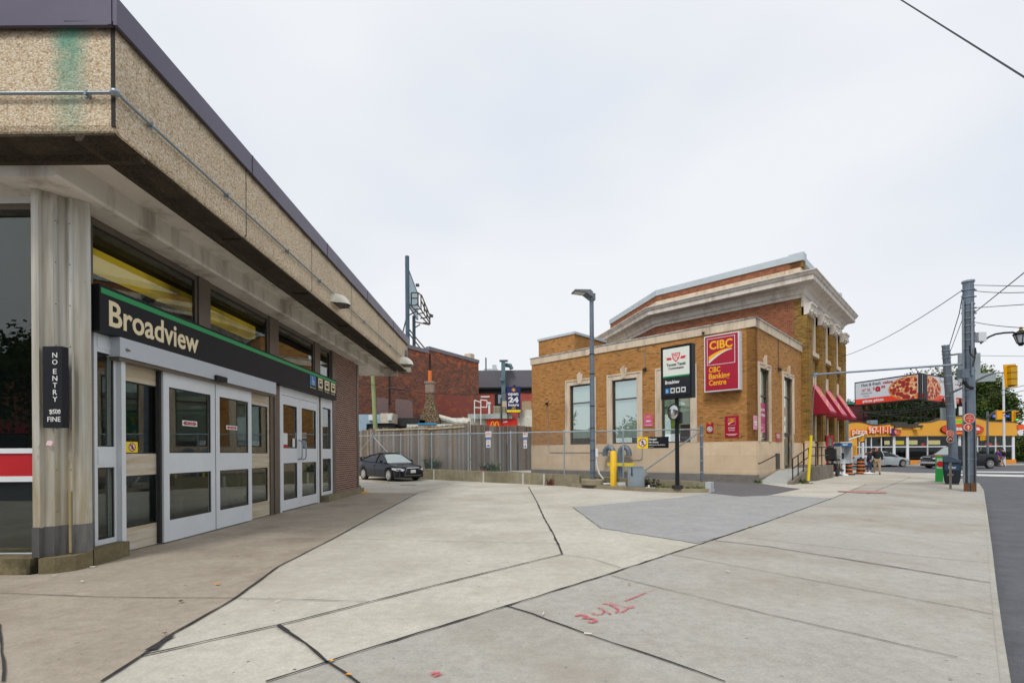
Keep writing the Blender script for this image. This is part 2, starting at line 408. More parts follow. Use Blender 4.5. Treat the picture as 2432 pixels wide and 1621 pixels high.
def rough(P, a=.03):
    out = []
    for p, q in zip(P, P[1:] + P[:1]):
        n = max(1, int((q - p).length / .15))
        out += [p.lerp(q, i / n) + Vector((random.uniform(-a, a), random.uniform(-a, a), 0)) * (1 if i else 0) for i in range(n)]
    return out
sheet('asphalt_patch', rough([G2(*p) for p in ((1316, 1165), (1383, 1213), (1500, 1232), (1600, 1248), (1668, 1230), (1760, 1200), (1912, 1144), (1800, 1138), (1640, 1131), (1560, 1142))]), .008, M['patch'])
sheet('asphalt_apron', [G2(*p) for p in ((1628, 1132), (1640, 1128), (1655, 1108), (1735, 1108.5), (1815, 1120), (1838, 1122), (1760, 1138), (1700, 1140))], .012, M['lane'])
# raised lane between the retaining wall and the bank
C0 = Vector((11.03, 21.9, 0)); A_ = Vector((-.7215, .6924, 0)); B_ = Vector((.6924, .7215, 0))
FA = Frame(C0, A_, -B_)       # bank's long wall: s away to the left, d towards the viewer
FBk = Frame(C0, B_, -A_)      # bank's short wall: s along the street
mb = MB()
lp = [(6.9, 17.35, .01), (11.03, 21.9, .012), (1.31, 31.2, .13), (-.5, 34, .16), (-14, 36, .25), (-10.2, 31.6, .3), (-4.8, 27.1, .25), (2.6, 20.9, .1)]
mb.face([Vector(p) for p in lp], [(p[0], p[1]) for p in lp]); obj('lane', mb, M['lane'], kind='structure')

# joints between the slabs: tar-filled cracks lying on the pavement
M['tar'] = plain('tar_joint', (.032, .030, .028), .95, 0, .3, 20)
def ribbon(mb, pts, wd, z=.014, jit=.006):
    P = []
    for a, b in zip(pts, pts[1:]):
        n = max(1, int((b - a).length / .18))
        P += [a.lerp(b, i / n) for i in range(n)]
    P.append(pts[-1]); L = []; Rr = []
    for i, p in enumerate(P):
        t = (P[min(i + 1, len(P) - 1)] - P[max(i - 1, 0)]); t.z = 0; t.normalize(); n = Vector((-t.y, t.x, 0))
        o = random.uniform(-jit, jit); ww = wd * random.uniform(.6, 1.2) / 2.4
        L.append(p + n * (o + ww)); Rr.append(p + n * (o - ww))
    for i in range(len(P) - 1):
        q = [L[i], Rr[i], Rr[i + 1], L[i + 1]]; mb.face([(v.x, v.y, z) for v in q], [(v.x, v.y) for v in q])
mb = MB()
Zr = lambda x, y: G(1200 + x / 1.91, 1100 + y / 1.91)
ribbon(mb, [G2(*p) for p in J1], .028); ribbon(mb, [G2(*p) for p in ((345, 1495), (372, 1476), (390, 1463))], .09, z=.0145); ribbon(mb, [G2(*p) for p in ((640, 1438), (662, 1452))], .06, z=.0145)
ribbon(mb, [G2(*p) for p in ((325, 1507), (470, 1475), (640, 1437), (740, 1412), (850, 1383), (1000, 1345), (1150, 1308), (1292, 1273))], .028)
ribbon(mb, [G2(*p) for p in ((1292, 1273), (1270, 1225), (1250, 1190), (1232, 1150), (1214, 1118))], .04)
ribbon(mb, J4w[:7], .034); ribbon(mb, J4w[6:], .025)
ribbon(mb, [G2(*p) for p in ((640, 1437), (700, 1480), (755, 1525))], .03); ribbon(mb, [G2(*p) for p in ((755, 1525), (790, 1548), (860, 1600))], .035)
ribbon(mb, [G2(*p) for p in ((2, 1363), (260, 1373), (540, 1375), (720, 1379), (850, 1383))], .012)
ribbon(mb, [G2(*p) for p in ((560, 1239), (775, 1237), (1000, 1243), (1283, 1249))], .010)
ribbon(mb, [G2(*p) for p in ((845, 1162), (1000, 1164), (1234, 1173))], .010)
ribbon(mb, [G2(*p) for p in ((0, 1435), (6, 1500), (10, 1568))], .02)
ribbon(mb, [Zr(*p) for p in ((0, 648), (120, 685), (270, 742), (480, 815), (740, 903), (1000, 995))], .022)
ribbon(mb, [Zr(*p) for p in ((260, 415), (400, 435), (520, 475))], .012)
for q in (((480, 512), (700, 567), (1200, 690), (1600, 780), (2050, 885)), ((755, 415), (1000, 460), (1500, 553), (2090, 662), (2210, 688)), ((950, 351), (1200, 380), (1690, 460), (2200, 544)),
          ((1250, 266), (1600, 305), (2180, 376)), ((1500, 228), (1800, 250), (2165, 286)), ((1390, 160), (1545, 170)), ((305, 198), (560, 170), (880, 138)), ((305, 198), (435, 297)), ((1100, 340), (1600, 395), (2190, 455)), ((880, 138), (1200, 150), (1540, 165)),
          ((1700, 62), (1820, 66)), ((1600, 75), (1790, 78)), ((1640, 140), (1760, 95), (1840, 62))):
    ribbon(mb, [Zr(*p) for p in q], .03 if q[0] == (950, 351) else .011 if q[0][0] < 1600 else .02)
for q in (((3.9, 2.2), (4.6, 3.2), (5.1, 4.4), (6.6, 5.6)), ((14.4, 13.6), (15.8, 13.9), (17.2, 13.8)), ((8, 6.5), (9.5, 8.6), (11.2, 10.1), (13.2, 12.2))): ribbon(mb, [Vector((a, b, 0)) for a, b in q], .04, z=-.129, jit=.03)
# spray paint on the slabs
obj('pavement_joints', mb, M['tar'], weld=False, kind='structure')
M['spray'] = plain('red_spray_paint', hexc('#cc626a'), .9, 0, .2, 12); t_ = M['spray'].node_tree; n_ = t_.nodes.new('ShaderNodeTexNoise'); n_.inputs['Scale'].default_value = 38; n_.inputs['Detail'].default_value = 5; r_ = t_.nodes.new('ShaderNodeMapRange'); r_.inputs[1].default_value = .38; r_.inputs[2].default_value = .58; r_.inputs[3].default_value = .4; r_.inputs[4].default_value = .95
t_.links.new(t_.nodes['Texture Coordinate'].outputs['Object'], n_.inputs['Vector']); t_.links.new(n_.outputs['Fac'], r_.inputs[0]); t_.links.new(r_.outputs[0], [x for x in t_.nodes if x.type == 'BSDF_PRINCIPLED'][0].inputs['Alpha'])
mb = MB()
for q, wd in ((((318, 697), (345, 690), (368, 697), (352, 709), (378, 706), (402, 710), (412, 720), (392, 727), (372, 722)), .05), (((395, 683), (410, 691), (440, 688), (452, 675), (468, 682), (480, 690)), .028),
              (((415, 658), (440, 664), (452, 678)), .026), (((440, 638), (470, 643), (495, 655), (515, 668), (500, 683), (530, 678), (560, 660), (590, 656)), .028), (((470, 636), (545, 655), (585, 652)), .02),
              (((545, 628), (600, 607), (640, 590)), .02), (((640, 590), (700, 567)), .008)):
    ribbon(mb, [Zr(*p) for p in q], wd * 1.15, z=.016, jit=.004)
mb2 = mb
for c in ((990, 1552), (60 * 0 + 995, 1556)):
    p = G2(*c); ribbon(mb, [p, p + Vector((.05, .03, 0))], .05, z=.016)
obj('spray_mark', mb, M['spray'], weld=False, label='scribbled red spray paint marks on the grey sidewalk slab', cat='graffiti')
mb = MB(); c = G(1200 + 1630 / 1.91, 1100 + 130 / 1.91)
pts = [(c.x + .75 * math.cos(a) * (1 + .15 * math.sin(3 * a)), c.y + .55 * math.sin(a) * (1 + .2 * math.cos(5 * a))) for a in [i * 2 * math.pi / 24 for i in range(24)]]
mb.face([(p[0], p[1], .02) for p in pts]); obj('paint_spill', mb, plain('faded_red_paint', hexc('#ab7f78'), .85, 0, .3, 4), label='faded round red paint spill on the far sidewalk', cat='paint mark')
# litter: leaves, stubs
def leaf(x, y, s, c, lab, nm='fallen_leaf', cat='leaf'):
    mb = MB(); p = G(x, y); a0 = random.uniform(0, 6); pts = []
    for i in range(11):
        a = a0 + i * 2 * math.pi / 11; r = s * (.55 + .45 * (i % 2)) * random.uniform(.8, 1.1); pts.append(Vector((p.x + r * math.cos(a), p.y + r * math.sin(a), .022 + random.uniform(0, .3) * s)))
    ce = Vector((p.x, p.y, .03))
    for i in range(11): mb.face([ce, pts[i], pts[(i + 1) % 11]])
    obj(nm, mb, plain('leaf_' + c, hexc(c), .6, 0, .2, 30), label=lab, cat=cat)
leaf(516, 1390, .038, '#d98a1c', 'orange fallen leaf lying flat on the brown apron near the doors')
leaf(430, 1432, .035, '#57482c', 'dark curled brown leaf on the apron beside the thin cross joint')
leaf(391, 1509, .025, '#6a5122', 'small brown leaf on the apron close to the tar joint')
leaf(565, 1324, .02, '#8a6030', 'tiny brown leaf on the apron below the sliding doors')
leaf(787, 1575, .02, '#e0a13c', 'yellow leaf scrap caught in the joint where three slabs meet')
leaf(828, 1608, .022, '#e39a1c', 'orange leaf scrap in the joint at the bottom edge of the picture')
leaf(1782, 1252, .05, '#a58b32', 'olive yellow leaf at the edge of the asphalt patch')
leaf(1495, 1391, .025, '#a86a2c', 'small rusty leaf on the sidewalk slab above the red marks')
leaf(2068, 1236, .05, '#b07c3c', 'tan leaf on the far sidewalk slabs near the road')
def stub(x, y, lab):
    mb = MB(); p = G(x, y); a = random.uniform(0, 3); d = Vector((math.cos(a), math.sin(a), 0)) * .03; p.z = .024
    mb.tube([p - d, p + d], .006, 6); obj('cigarette_stub', mb, plain('paper_white', (.7, .68, .62), .7), label=lab, cat='cigarette stub', group='cigarette stubs on the plaza')
stub(660, 1431, 'cigarette stub on the pale slab beside the joint triangle'); stub(220, 1349, 'cigarette stub near the foot of the corner column plinth')
stub(196, 1384, 'cigarette stub in the middle of the brown apron by the corner'); stub(130, 1370, 'cigarette stub close under the stone plinth corner')
stub(1396, 1510, 'cigarette stub lying in the long sidewalk joint'); stub(1290, 1462, 'second cigarette stub up the long sidewalk joint'); stub(1728, 1360, 'pale stub on the open sidewalk slab')

# road beyond: crosswalk bars and centre lines, kerb
M['line'] = plain('road_paint', (.6, .6, .58), .8, 0, .2, 3)
mb = MB()
for q in (((1660, 1077.5), (2352, 1090), (2352, 1094.5), (1660, 1079.5)), ((2150, 1081), (2352, 1082.5), (2352, 1085), (2150, 1083))):
    mb.face([G2(x, y, -.13) for x, y in q])
obj('road_markings', mb, M['line'], weld=False, kind='structure')
mb = MB(); mb.box(W0, 15, 120, 46.8, 49.8, -.134, -.02); obj('far_sidewalk', mb, M['walk'], kind='structure')
# kerbstones along the road
mb = MB(); kk = [Vector((x, y, 0)) for x, y in kerb[:13]]
for a, b in zip(kk, kk[1:]):
    t = (b - a).normalized(); n = Vector((t.y, -t.x, 0))
    o1 = [a + n * .001, b + n * .001, b + n * .05, a + n * .05]
    top = [Vector((v.x, v.y, -.004)) for v in o1]; bot = [Vector((v.x, v.y, -.133)) for v in o1]
    mb.face(top, [(v.x, v.y) for v in top]); mb.face([top[3], top[2], bot[2], bot[3]])
obj('kerb', mb, M['walk'], weld=False, kind='structure')
# ================================================================ station
ZB, ZT, ZC = 4.93, 6.07, 6.34          # fascia bottom, top, cap top
SOF = 4.73
XW = -5.75                              # plane of the doors
FS = Frame((XW, 0, 0), (0, 1), (1, 0))
Sx = lambda sx, d=0: FS.px(sx, 1080, d)[0]
PC = Vector((-4.25, 5.22, 0)); PE = Vector((-4.43, 20.6, 0))
FF = Frame((PC.x, PC.y, 0), (PE - PC)[:2], (1, 0)); FF.y = Vector((-(FF.x.y) * -1, FF.x.x * -1, 0)); LF = (PE - PC).length
FR = Frame((PC.x, PC.y, 0), (-1, 0), (0, -1))
st = thing('station_building', (XW, 6.5, 0), 'low transit station building with pebbled concrete roof fascia and metal doors on the left', 'station')

def agg_mat(name, stain_at=None, dark=False):
    t = NT(name); t.bsdf(.9, 0, .2)
    v = t.n.new('ShaderNodeTexVoronoi'); v.inputs['Scale'].default_value = 50; t.link(t.tc.outputs['UV'], v.inputs['Vector'])
    sep = t.n.new('ShaderNodeSeparateColor'); t.link(v.outputs['Color'], sep.inputs[0])
    c = t.ramp(sep.outputs[0], [(0, hexc('#cdb899')), (.35, hexc('#dac8aa')), (.7, hexc('#e8decb')), (1, hexc('#baa588'))])
    n = t.noise(.8, 6, .7); c = t.mix(1.0, c, t.ramp(n, [(.3, (.86, .86, .86)), (.7, (1.08, 1.06, 1.02))]), 'MULTIPLY')
    c = t.mix(t.ramp(v.outputs['Distance'], [(.5, (0, 0, 0)), (1.0, (.75, .75, .75))]), c, hexc('#86684a'))
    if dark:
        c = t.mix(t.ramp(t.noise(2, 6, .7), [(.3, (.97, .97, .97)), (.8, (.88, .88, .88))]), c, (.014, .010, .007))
    else:
        sp = t.n.new('ShaderNodeSeparateXYZ'); t.link(t.tc.outputs['UV'], sp.inputs[0])
        top = t.ramp(t.math('ADD', sp.outputs[1], t.math('MULTIPLY', t.noise(3, 4), .14)), [(.0, (0, 0, 0)), (1, (0, 0, 0))])
        z = t.n.new('ShaderNodeMapRange'); z.inputs[1].default_value = 6.02; z.inputs[2].default_value = 6.14; t.link(t.math('ADD', sp.outputs[1], t.math('MULTIPLY', t.noise(4, 4), .18)), z.inputs[0])
        c = t.mix(t.math('MULTIPLY', z.outputs[0], .75), c, (.06, .045, .03))
        n5 = t.noise(6, 5, .7, stretch=(2.5, .25, 1)); c = t.mix(t.ramp(n5, [(.6, (0, 0, 0)), (.78, (.5, .5, .5))]), c, (.12, .09, .05))
    if stain_at:
        for (cx, wd, colr, st_) in stain_at:
            dx = t.math('ABSOLUTE', t.math('SUBTRACT', t.math('ADD', sp.outputs[0], t.math('MULTIPLY', t.noise(4, 5, .7), .12)), cx + .06))
            m = t.n.new('ShaderNodeMapRange'); m.inputs[1].default_value = wd; m.inputs[2].default_value = wd * .3; t.link(dx, m.inputs[0])
            zz = t.n.new('ShaderNodeMapRange'); zz.inputs[1].default_value = 4.85; zz.inputs[2].default_value = 5.9; zz.inputs[3].default_value = .25; t.link(sp.outputs[1], zz.inputs[0])
            f = t.math('MULTIPLY', t.math('MULTIPLY', m.outputs[0], zz.outputs[0]), t.math('ADD', t.math('MULTIPLY', t.noise(7, 4), 1.2), .05))
            c = t.mix(t.math('MINIMUM', t.math('MULTIPLY', f, st_), 1.0), c, colr)
    t.col(c); t.bump(t.math('MULTIPLY', v.outputs['Distance'], -1), .5, .012); return t.m
s1a = FR.px(165, 200)[0]
M['agg'] = agg_mat('pebble_fascia'); M['agg_f'] = agg_mat('pebble_fascia_stained', [(s1a, .24, hexc('#4a9a86'), 1.0)])
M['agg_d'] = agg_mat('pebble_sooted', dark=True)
sec = [(0, ZB + .08), (0, ZT), (-.46, ZT), (-.46, ZB), (-.06, ZB), (-.02, ZB + .03)]
jx = [274, 586, 742, 836, 885, 913]
js = [.0] + [FF.px(x, 700)[0] for x in (586, 741, 835, 899, 941)] + [LF]
for i in range(len(js) - 1):
    mb = MB(); a0, a1 = js[i] + .013, js[i + 1] - .013
    if i == 0: mb.prism(FF, sec, .46, a1, 's'); mb.prism(FF, [(0, ZB + .08), (0, ZT), (-.12, ZT), (-.12, ZB + .1)], .012, .461, 's')
    else: mb.prism(FF, sec, a0, a1, 's')
    obj('fascia_panel', mb, M['agg'], st)
mb = MB(); mb.prism(FR, [(0, ZB + .08), (0, ZT), (-.459, ZT), (-.459, ZB), (-.06, ZB), (-.02, ZB + .03)], .0, 7, 's')
obj('fascia_panel', mb, M['agg_f'], st, label='front fascia panel with a green copper stain')
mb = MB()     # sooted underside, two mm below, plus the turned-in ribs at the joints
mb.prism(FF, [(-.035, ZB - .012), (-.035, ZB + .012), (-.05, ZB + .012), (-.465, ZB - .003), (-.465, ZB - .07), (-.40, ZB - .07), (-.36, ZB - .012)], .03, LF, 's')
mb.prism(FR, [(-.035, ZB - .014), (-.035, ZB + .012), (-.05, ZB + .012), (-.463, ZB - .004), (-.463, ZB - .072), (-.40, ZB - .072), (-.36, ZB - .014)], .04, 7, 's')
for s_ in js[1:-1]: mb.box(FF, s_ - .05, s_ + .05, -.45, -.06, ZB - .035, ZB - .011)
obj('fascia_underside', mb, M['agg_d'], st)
mb = MB()
mb.box(FF, LF - .3, LF, -4.6, -.46, ZB - .1, ZT); obj('end_fascia', mb, M['agg'], st)
# dark joint strips between panels
for s_ in js[1:-1]: mb = MB(); mb.box(FF, s_ - .0125, s_ + .0125, -.03, -.002, ZB + .06, ZT); obj('panel_joint', mb, M['tar'], st)
mb = MB(); mb.box(FF, -.006, .012, -.05, -.006, ZB + .06, ZT); obj('panel_joint', mb, M['tar'], st)
M['cap'] = plain('purple_grey_flashing', hexc('#5b5668'), .4, .25, .06, 1.5)
mb = MB(); seams = [.0] + [FF.px(x, 600)[0] for x in (593, 772, 868, 930)] + [LF + .05]
mb.prism(FF, [(.06, ZT - .03), (.06, ZC), (-.5, ZC + .04), (-.5, ZT + .01), (.02, ZT + .01), (.02, ZT - .03)], -.06, LF + .05, 's')
mb.prism(FR, [(.062, ZT - .031), (.062, ZC - .001), (-.45, ZC + .035), (-.45, ZT + .012), (.022, ZT + .012), (.022, ZT - .031)], .0, 7, 's')
for s_ in seams[1:-1]: mb.box(FF, s_ - .012, s_ + .012, .06, .068, ZT - .03, ZC)
mb.box(FR, -.01, .03, .062, .07, ZT - .03, ZC)
obj('roof_flashing', mb, M['cap'], st)
mb = MB(); mb.box(W0, -11, -4.8, 5.8, 20.4, ZT - .05, ZT + .05); obj('roof', mb, M['blackm'], st)
# soffit with its stepped beam
M['soffit'] = plain('painted_soffit', hexc('#d9d3ca'), .7, 0, .08, 1.2, .15, dirt=hexc('#8d8377'), ds=.6)
mb = MB()
pr = [(-4.72, 5.02), (-5.36, 5.06), (-5.34, SOF + .03), (-5.37, SOF), (-9.5, SOF), (-9.5, 5.3), (-4.72, 5.3)]
W1 = Frame((0, 0, 0), (0, 1), (1, 0))    # s=Y, d=X
mb.prism(W1, pr, PC.y + .462, LF + 5.0, 's'); obj('soffit', mb, M['soffit'], st)
mb = MB(); mb.box(W0, -5.9, -4.76, 20.22, 20.3, 4.4 + .3, 5.0); obj('soffit_end_board', mb, M['soffit'], st)

# corner column, stepped metal cladding
M['clad'] = NT('stained_column_cladding'); t = M['clad']; t.bsdf(.42, .35, .5)
c = t.ramp(t.noise(1.2, 5, .6, 'Object', stretch=(9, 9, .35)), [(.3, hexc('#9f988a')), (.5, hexc('#bab5a8')), (.7, hexc('#d0d1cd'))])
sp = t.n.new('ShaderNodeSeparateXYZ'); t.link(t.tc.outputs['Object'], sp.inputs[0])
low = t.n.new('ShaderNodeMapRange'); low.inputs[1].default_value = 3.2; low.inputs[2].default_value = 1.2; t.link(sp.outputs[2], low.inputs[0])
c = t.mix(t.math('MULTIPLY', t.ramp(t.noise(1.6, 6, .7, 'Object', stretch=(7, 7, .5)), [(.40, (0, 0, 0)), (.66, (.8, .8, .8))]), low.outputs[0]), c, hexc('#a39266'))
c = t.mix(t.ramp(t.noise(3, 6, .75, 'Object', stretch=(6, 6, .8)), [(.62, (0, 0, 0)), (.7, (.6, .6, .6))]), c, hexc('#6a5a42'))
t.col(c); M['clad'] = t.m
cc = thing  # noqa
mb = MB()
plan = [(-5.885, 5.93), (-5.80, 5.935), (-5.795, 5.985), (-5.71, 6.03), (-5.70, 6.10), (-5.66, 6.16), (-5.62, 6.165), (-5.615, 6.14), (-5.585, 6.14), (-5.58, 6.17), (-5.54, 6.19), (-5.50, 6.24), (-5.475, 6.30), (-5.72, 6.585), (-5.80, 6.585), (-6.05, 6.3), (-5.95, 6.0)]
mb.prism(W0, plan, .56, SOF - .001, 'z'); colm = obj('corner_column', mb, M['clad'], st)
mb = MB(); c0 = Vector((-5.72, 6.3))
mb.prism(W0, [((x - c0.x) * 1.02 + c0.x, (y - c0.y) * 1.02 + c0.y - .004) for x, y in plan], .2, .57, 'z')
obj('kick_plate', mb, plain('grey_kick_plate', hexc('#5d5c5d'), .5, .4, .15, 3, dirt=hexc('#8b8a85')), colm)
mb = MB()
for z in [.75 + i * .52 for i in range(8)]:
    for x, y in ((-5.60, 6.138), (-5.705, 6.06)): mb.lathe((x, y, z), [(.008, 0), (.006, .006), (0, .008)], 8, (0, -1, 0))
obj('rivets', mb, M['bronze'], colm)
mb = MB(); mb.tube([(-5.603, 6.128, .22), (-5.603, 6.128, 1.0)], .014, 8); obj('cable_pipe', mb, plain('stained_pipe', hexc('#9a8d62'), .6), colm)
# plinth
M['plinth'] = concrete('mossy_plinth', hexc('#8c8162'), hexc('#5f5842'), 3, .25, .95, stain=hexc('#2d2a1e'), st=(.5, .62), bump=.8, spots=False)
def stone_run(pts, h, mat):
    mb = MB(); mb.prism(W0, pts, -.05, h, 'z'); return mb
obj('plinth', stone_run([(-9, 5.87), (-5.86, 5.87), (-5.83, 6.6), (-9, 6.6)], .20, 0), M['plinth'], st)
obj('plinth', stone_run([(-5.78, 5.89), (-5.62, 5.93), (-5.49, 6.07), (-5.47, 6.30), (-5.5, 6.32), (-5.8, 6.3)], .197, 0), M['plinth'], st)
obj('plinth', stone_run([(-5.49, 6.34), (-5.47, 6.6), (-5.5, 6.86), (-5.53, 6.98), (-5.85, 6.98), (-5.85, 6.34)], .21, 0), M['plinth'], st)
obj('plinth', stone_run([(-5.5, 14.5), (-5.5, 17.95), (-6.2, 17.95), (-6.2, 14.5)], .19, 0), concrete('clean_plinth', hexc('#9b9279'), hexc('#7a705a'), 2, .2, .95, bump=.6, spots=False), st)

# ---- window and door leaves on the façade
def framed(name, mat, s0, s1, z0, z1, panes, d0=-.05, d1=.05, pane_mat=None, parent=st, gl=True, F=None, label=None):
    """a frame with rectangular openings [(s0,z0,s1,z1)...] stacked in z, with panes as sub-parts"""
    F = F or FS
    mb = MB(); zc = sorted(panes, key=lambda p: p[1]); cur = z0
    for (a, b, c, d) in zc:
        if b > cur + .001: mb.box(F, s0, s1, d0, d1, cur, b)
        mb.box(F, s0, a, d0, d1, b, d); mb.box(F, c, s1, d0, d1, b, d); cur = d
    if cur < z1: mb.box(F, s0, s1, d0, d1, cur, z1)
    # glazing beads
    fr = obj(name, mb, mat, parent, label=label)
    mb = MB()
    for (a, b, c, d) in zc:
        for q in ((a, c, b, b + .018), (a, c, d - .018, d), (a, a + .018, b + .018, d - .018), (c - .018, c, b + .018, d - .018)): mb.box(F, q[0], q[1], d1 - .03, d1 - .012, q[2], q[3])
    obj('glazing_bead', mb, M['blackm'] if pane_mat is None else mat, fr)
    if gl:
        for (a, b, c, d) in zc:
            mb = MB(); mb.box(F, a + .002, c - .002, (d0 + d1) / 2 - .004, (d0 + d1) / 2 + .004, b + .002, d - .002); obj('pane', mb, pane_mat or M['glass'], fr)
    return fr
framed('side_window', M['alu'], 6.60, 6.97, .21, 3.13, [(6.65, .28, 6.93, 1.28), (6.65, 1.57, 6.93, 2.88)])
for z0, z1 in ((1.32, 1.53), (2.93, 3.1)): mb = MB(); mb.box(FS, 6.65, 6.93, .051, .058, z0, z1); obj('infill_panel', mb, M['alu'], st)
mb = MB(); mb.box(FS, 6.975, 7.05, -.06, .12, .0, 3.13); obj('jamb', mb, M['alu'], st)
M['beige'] = NT('stained_beige_metal'); t = M['beige']; t.bsdf(.5, .1, .4)
c = t.ramp(t.noise(1.2, 6, .7, 'UV', stretch=(.6, 7, 1)), [(.32, hexc('#b09c7e')), (.5, hexc('#c4b8a2')), (.66, hexc('#d0cec8'))]); t.col(c); M['beige'] = t.m
def Zf(y, sy, d=0): return FS.px(CX + (XW + d) * FP / y, sy, d)[1]
framed('fixed_door_panel', M['beige'], 7.06, 7.95, .02, 2.84, [(7.12, .36, 7.89, 1.14), (7.12, 1.47, 7.89, 2.56)], -.06, .0)
framed('fixed_door_panel', M['beige'], 10.6, 11.45, .02, 2.84, [(10.66, .36, 11.38, 1.14), (10.66, 1.47, 11.38, 2.56)], -.06, .0)
D = .09
a0, a1, a2 = Sx(389, D), Sx(511.5, D), Sx(598, D)
for i, (x0, x1) in enumerate(((a0, a1), (a1 + .012, a2))):
    lf_ = framed('sliding_door', M['alu'], x0, x1, .025, 2.8, [(x0 + .13, .37, x1 - .13, 1.14), (x0 + .13, 1.48, x1 - .13, 2.57)], .03, D, label='sliding door leaf nearer the corner' if i == 0 else 'sliding door leaf farther from the corner')
    # push sticker with double arrow
    u0, zt = FS.px((436, 536)[i] * 1 + 0, 0)[0], 0
    x_0, z1_ = FS.px((436, 540)[i], (997, 1009)[i], D); x_1, z0_ = FS.px((471, 566)[i], (1013, 1021)[i], D)
    mb = MB(); mb.box(FS, x_0, x_1, .066, .069, z0_, z1_); sk = obj('sticker', mb, M['white'], lf_)
    mb = MB(); h = (z1_ - z0_); cz = (z0_ + z1_) / 2; al = (x_1 - x_0) * .2
    mb.prism(FS, [(x_0 + al * .2, cz), (x_0 + al, cz + h * .4), (x_0 + al, cz + h * .27), (x_1 - al, cz + h * .27), (x_1 - al, cz + h * .4), (x_1 - al * .2, cz), (x_1 - al, cz - h * .4), (x_1 - al, cz - h * .27), (x_0 + al, cz - h * .27), (x_0 + al, cz - h * .4)], .0695, .072, 'd')
    obj('sticker_arrow', mb, M['red'], lf_)
    mb = MB(); text(mb, FS, 'AUTOMATIC CAUTION DOOR', x_0 + al, cz - h * .1, x_1 - al, cz + h * .1, .073, .01, th=.001); obj('sticker_lettering', mb, M['white'], lf_)
mb = MB(); mb.box(FS, a1 + .001, a1 + .011, .04, D + .004, .03, 2.79); obj('door_seal', mb, M['blackm'], st)
mb = MB(); mb.box(FS, a0 - .045, a0 - .004, -.0, .06, .03, 2.8); obj('door_seal', mb, M['blackm'], st)
for q in (Sx(575.5 + 190.5, 0) * 0 + 1,): pass
# operator header
h0, h1 = Sx(287, .2), Sx(657, .2)
t = NT('ribbed_header'); t.bsdf(.35, .1, .5); wv = t.n.new('ShaderNodeTexWave'); wv.bands_direction = 'Y'; wv.inputs['Scale'].default_value = 16; t.link(t.tc.outputs['UV'], wv.inputs['Vector'])
t.col(t.mix(.12, hexc('#c3cbd4'), wv.outputs['Color'], 'MULTIPLY')); t.bump(wv.outputs['Fac'], .35, .004); M['rib'] = t.m
mb = MB(); mb.box(FS, h0, h1, .0, .2, 2.85, 3.125); hd = obj('door_header', mb, M['rib'], st)
mb = MB(); mb.box(FS, h0 + .02, h1 - .02, .03, .17, 2.80, 2.849); obj('header_track', mb, M['bronze'], hd)
x_, z_ = FS.px(524, 900, .22); mb = MB(); mb.box(FS, x_ - .16, x_ + .18, .201, .245, z_ - .04, z_ + .055); obj('motion_sensor', mb, M['black'], hd)
x_, z_ = FS.px(302, 831, .2); mb = MB(); ring(mb, FS, x_, z_, .022, .028, .2, .204, 16); mb.box(FS, x_ - .02, x_ + .06, .2, .203, z_ - .012, z_ + .012); obj('header_badge', mb, M['bronze'], hd)
# sign sticker "no walking" low on the first fixed panel
def no_walk(F, cs, cz, r, d, parent):
    mb = MB(); disc(mb, F, cs, cz, r, d, d + .002); obj('pictogram_disc', mb, M['white'], parent)
    mb = MB(); ring(mb, F, cs, cz, r * .84, r, d + .0025, d + .005); stroke(mb, F, [(cs - r * .62, cz + r * .62), (cs + r * .62, cz - r * .62)], r * .17, d + .0065, d + .009); obj('pictogram_ring', mb, M['red'], parent)
    mb = MB(); disc(mb, F, cs, cz + r * .5, r * .14, d + .003, d + .0055, 10)
    stroke(mb, F, [(cs, cz + r * .35), (cs, cz - r * .1)], r * .24, d + .003, d + .0055)
    stroke(mb, F, [(cs - r * .3, cz - r * .6), (cs, cz - r * .1), (cs + r * .28, cz - r * .6)], r * .14, d + .003, d + .0055)
    stroke(mb, F, [(cs - r * .35, cz + r * .05), (cs, cz + r * .25), (cs + r * .35, cz)], r * .12, d + .003, d + .0055); obj('pictogram_figure', mb, M['black'], parent)
M['yel'] = plain('yellow_sign', hexc('#f2d410'), .45, 0, .04, 2)
x0, z1_ = FS.px(302, 1048); x1, z0_ = FS.px(330, 1074)
sg = thing('warning_sticker', FS.p(x0, 0, z0_), 'small yellow no walking sticker on the beige fixed door panel', 'sticker')
mb = MB(); mb.box(FS, x0, x1, -.022, -.018, z0_, z1_); obj('sticker_sheet', mb, M['yel'], sg); no_walk(FS, (x0 + x1) / 2, (z0_ + z1_) / 2, (z1_ - z0_) * .4, -.0175, sg)
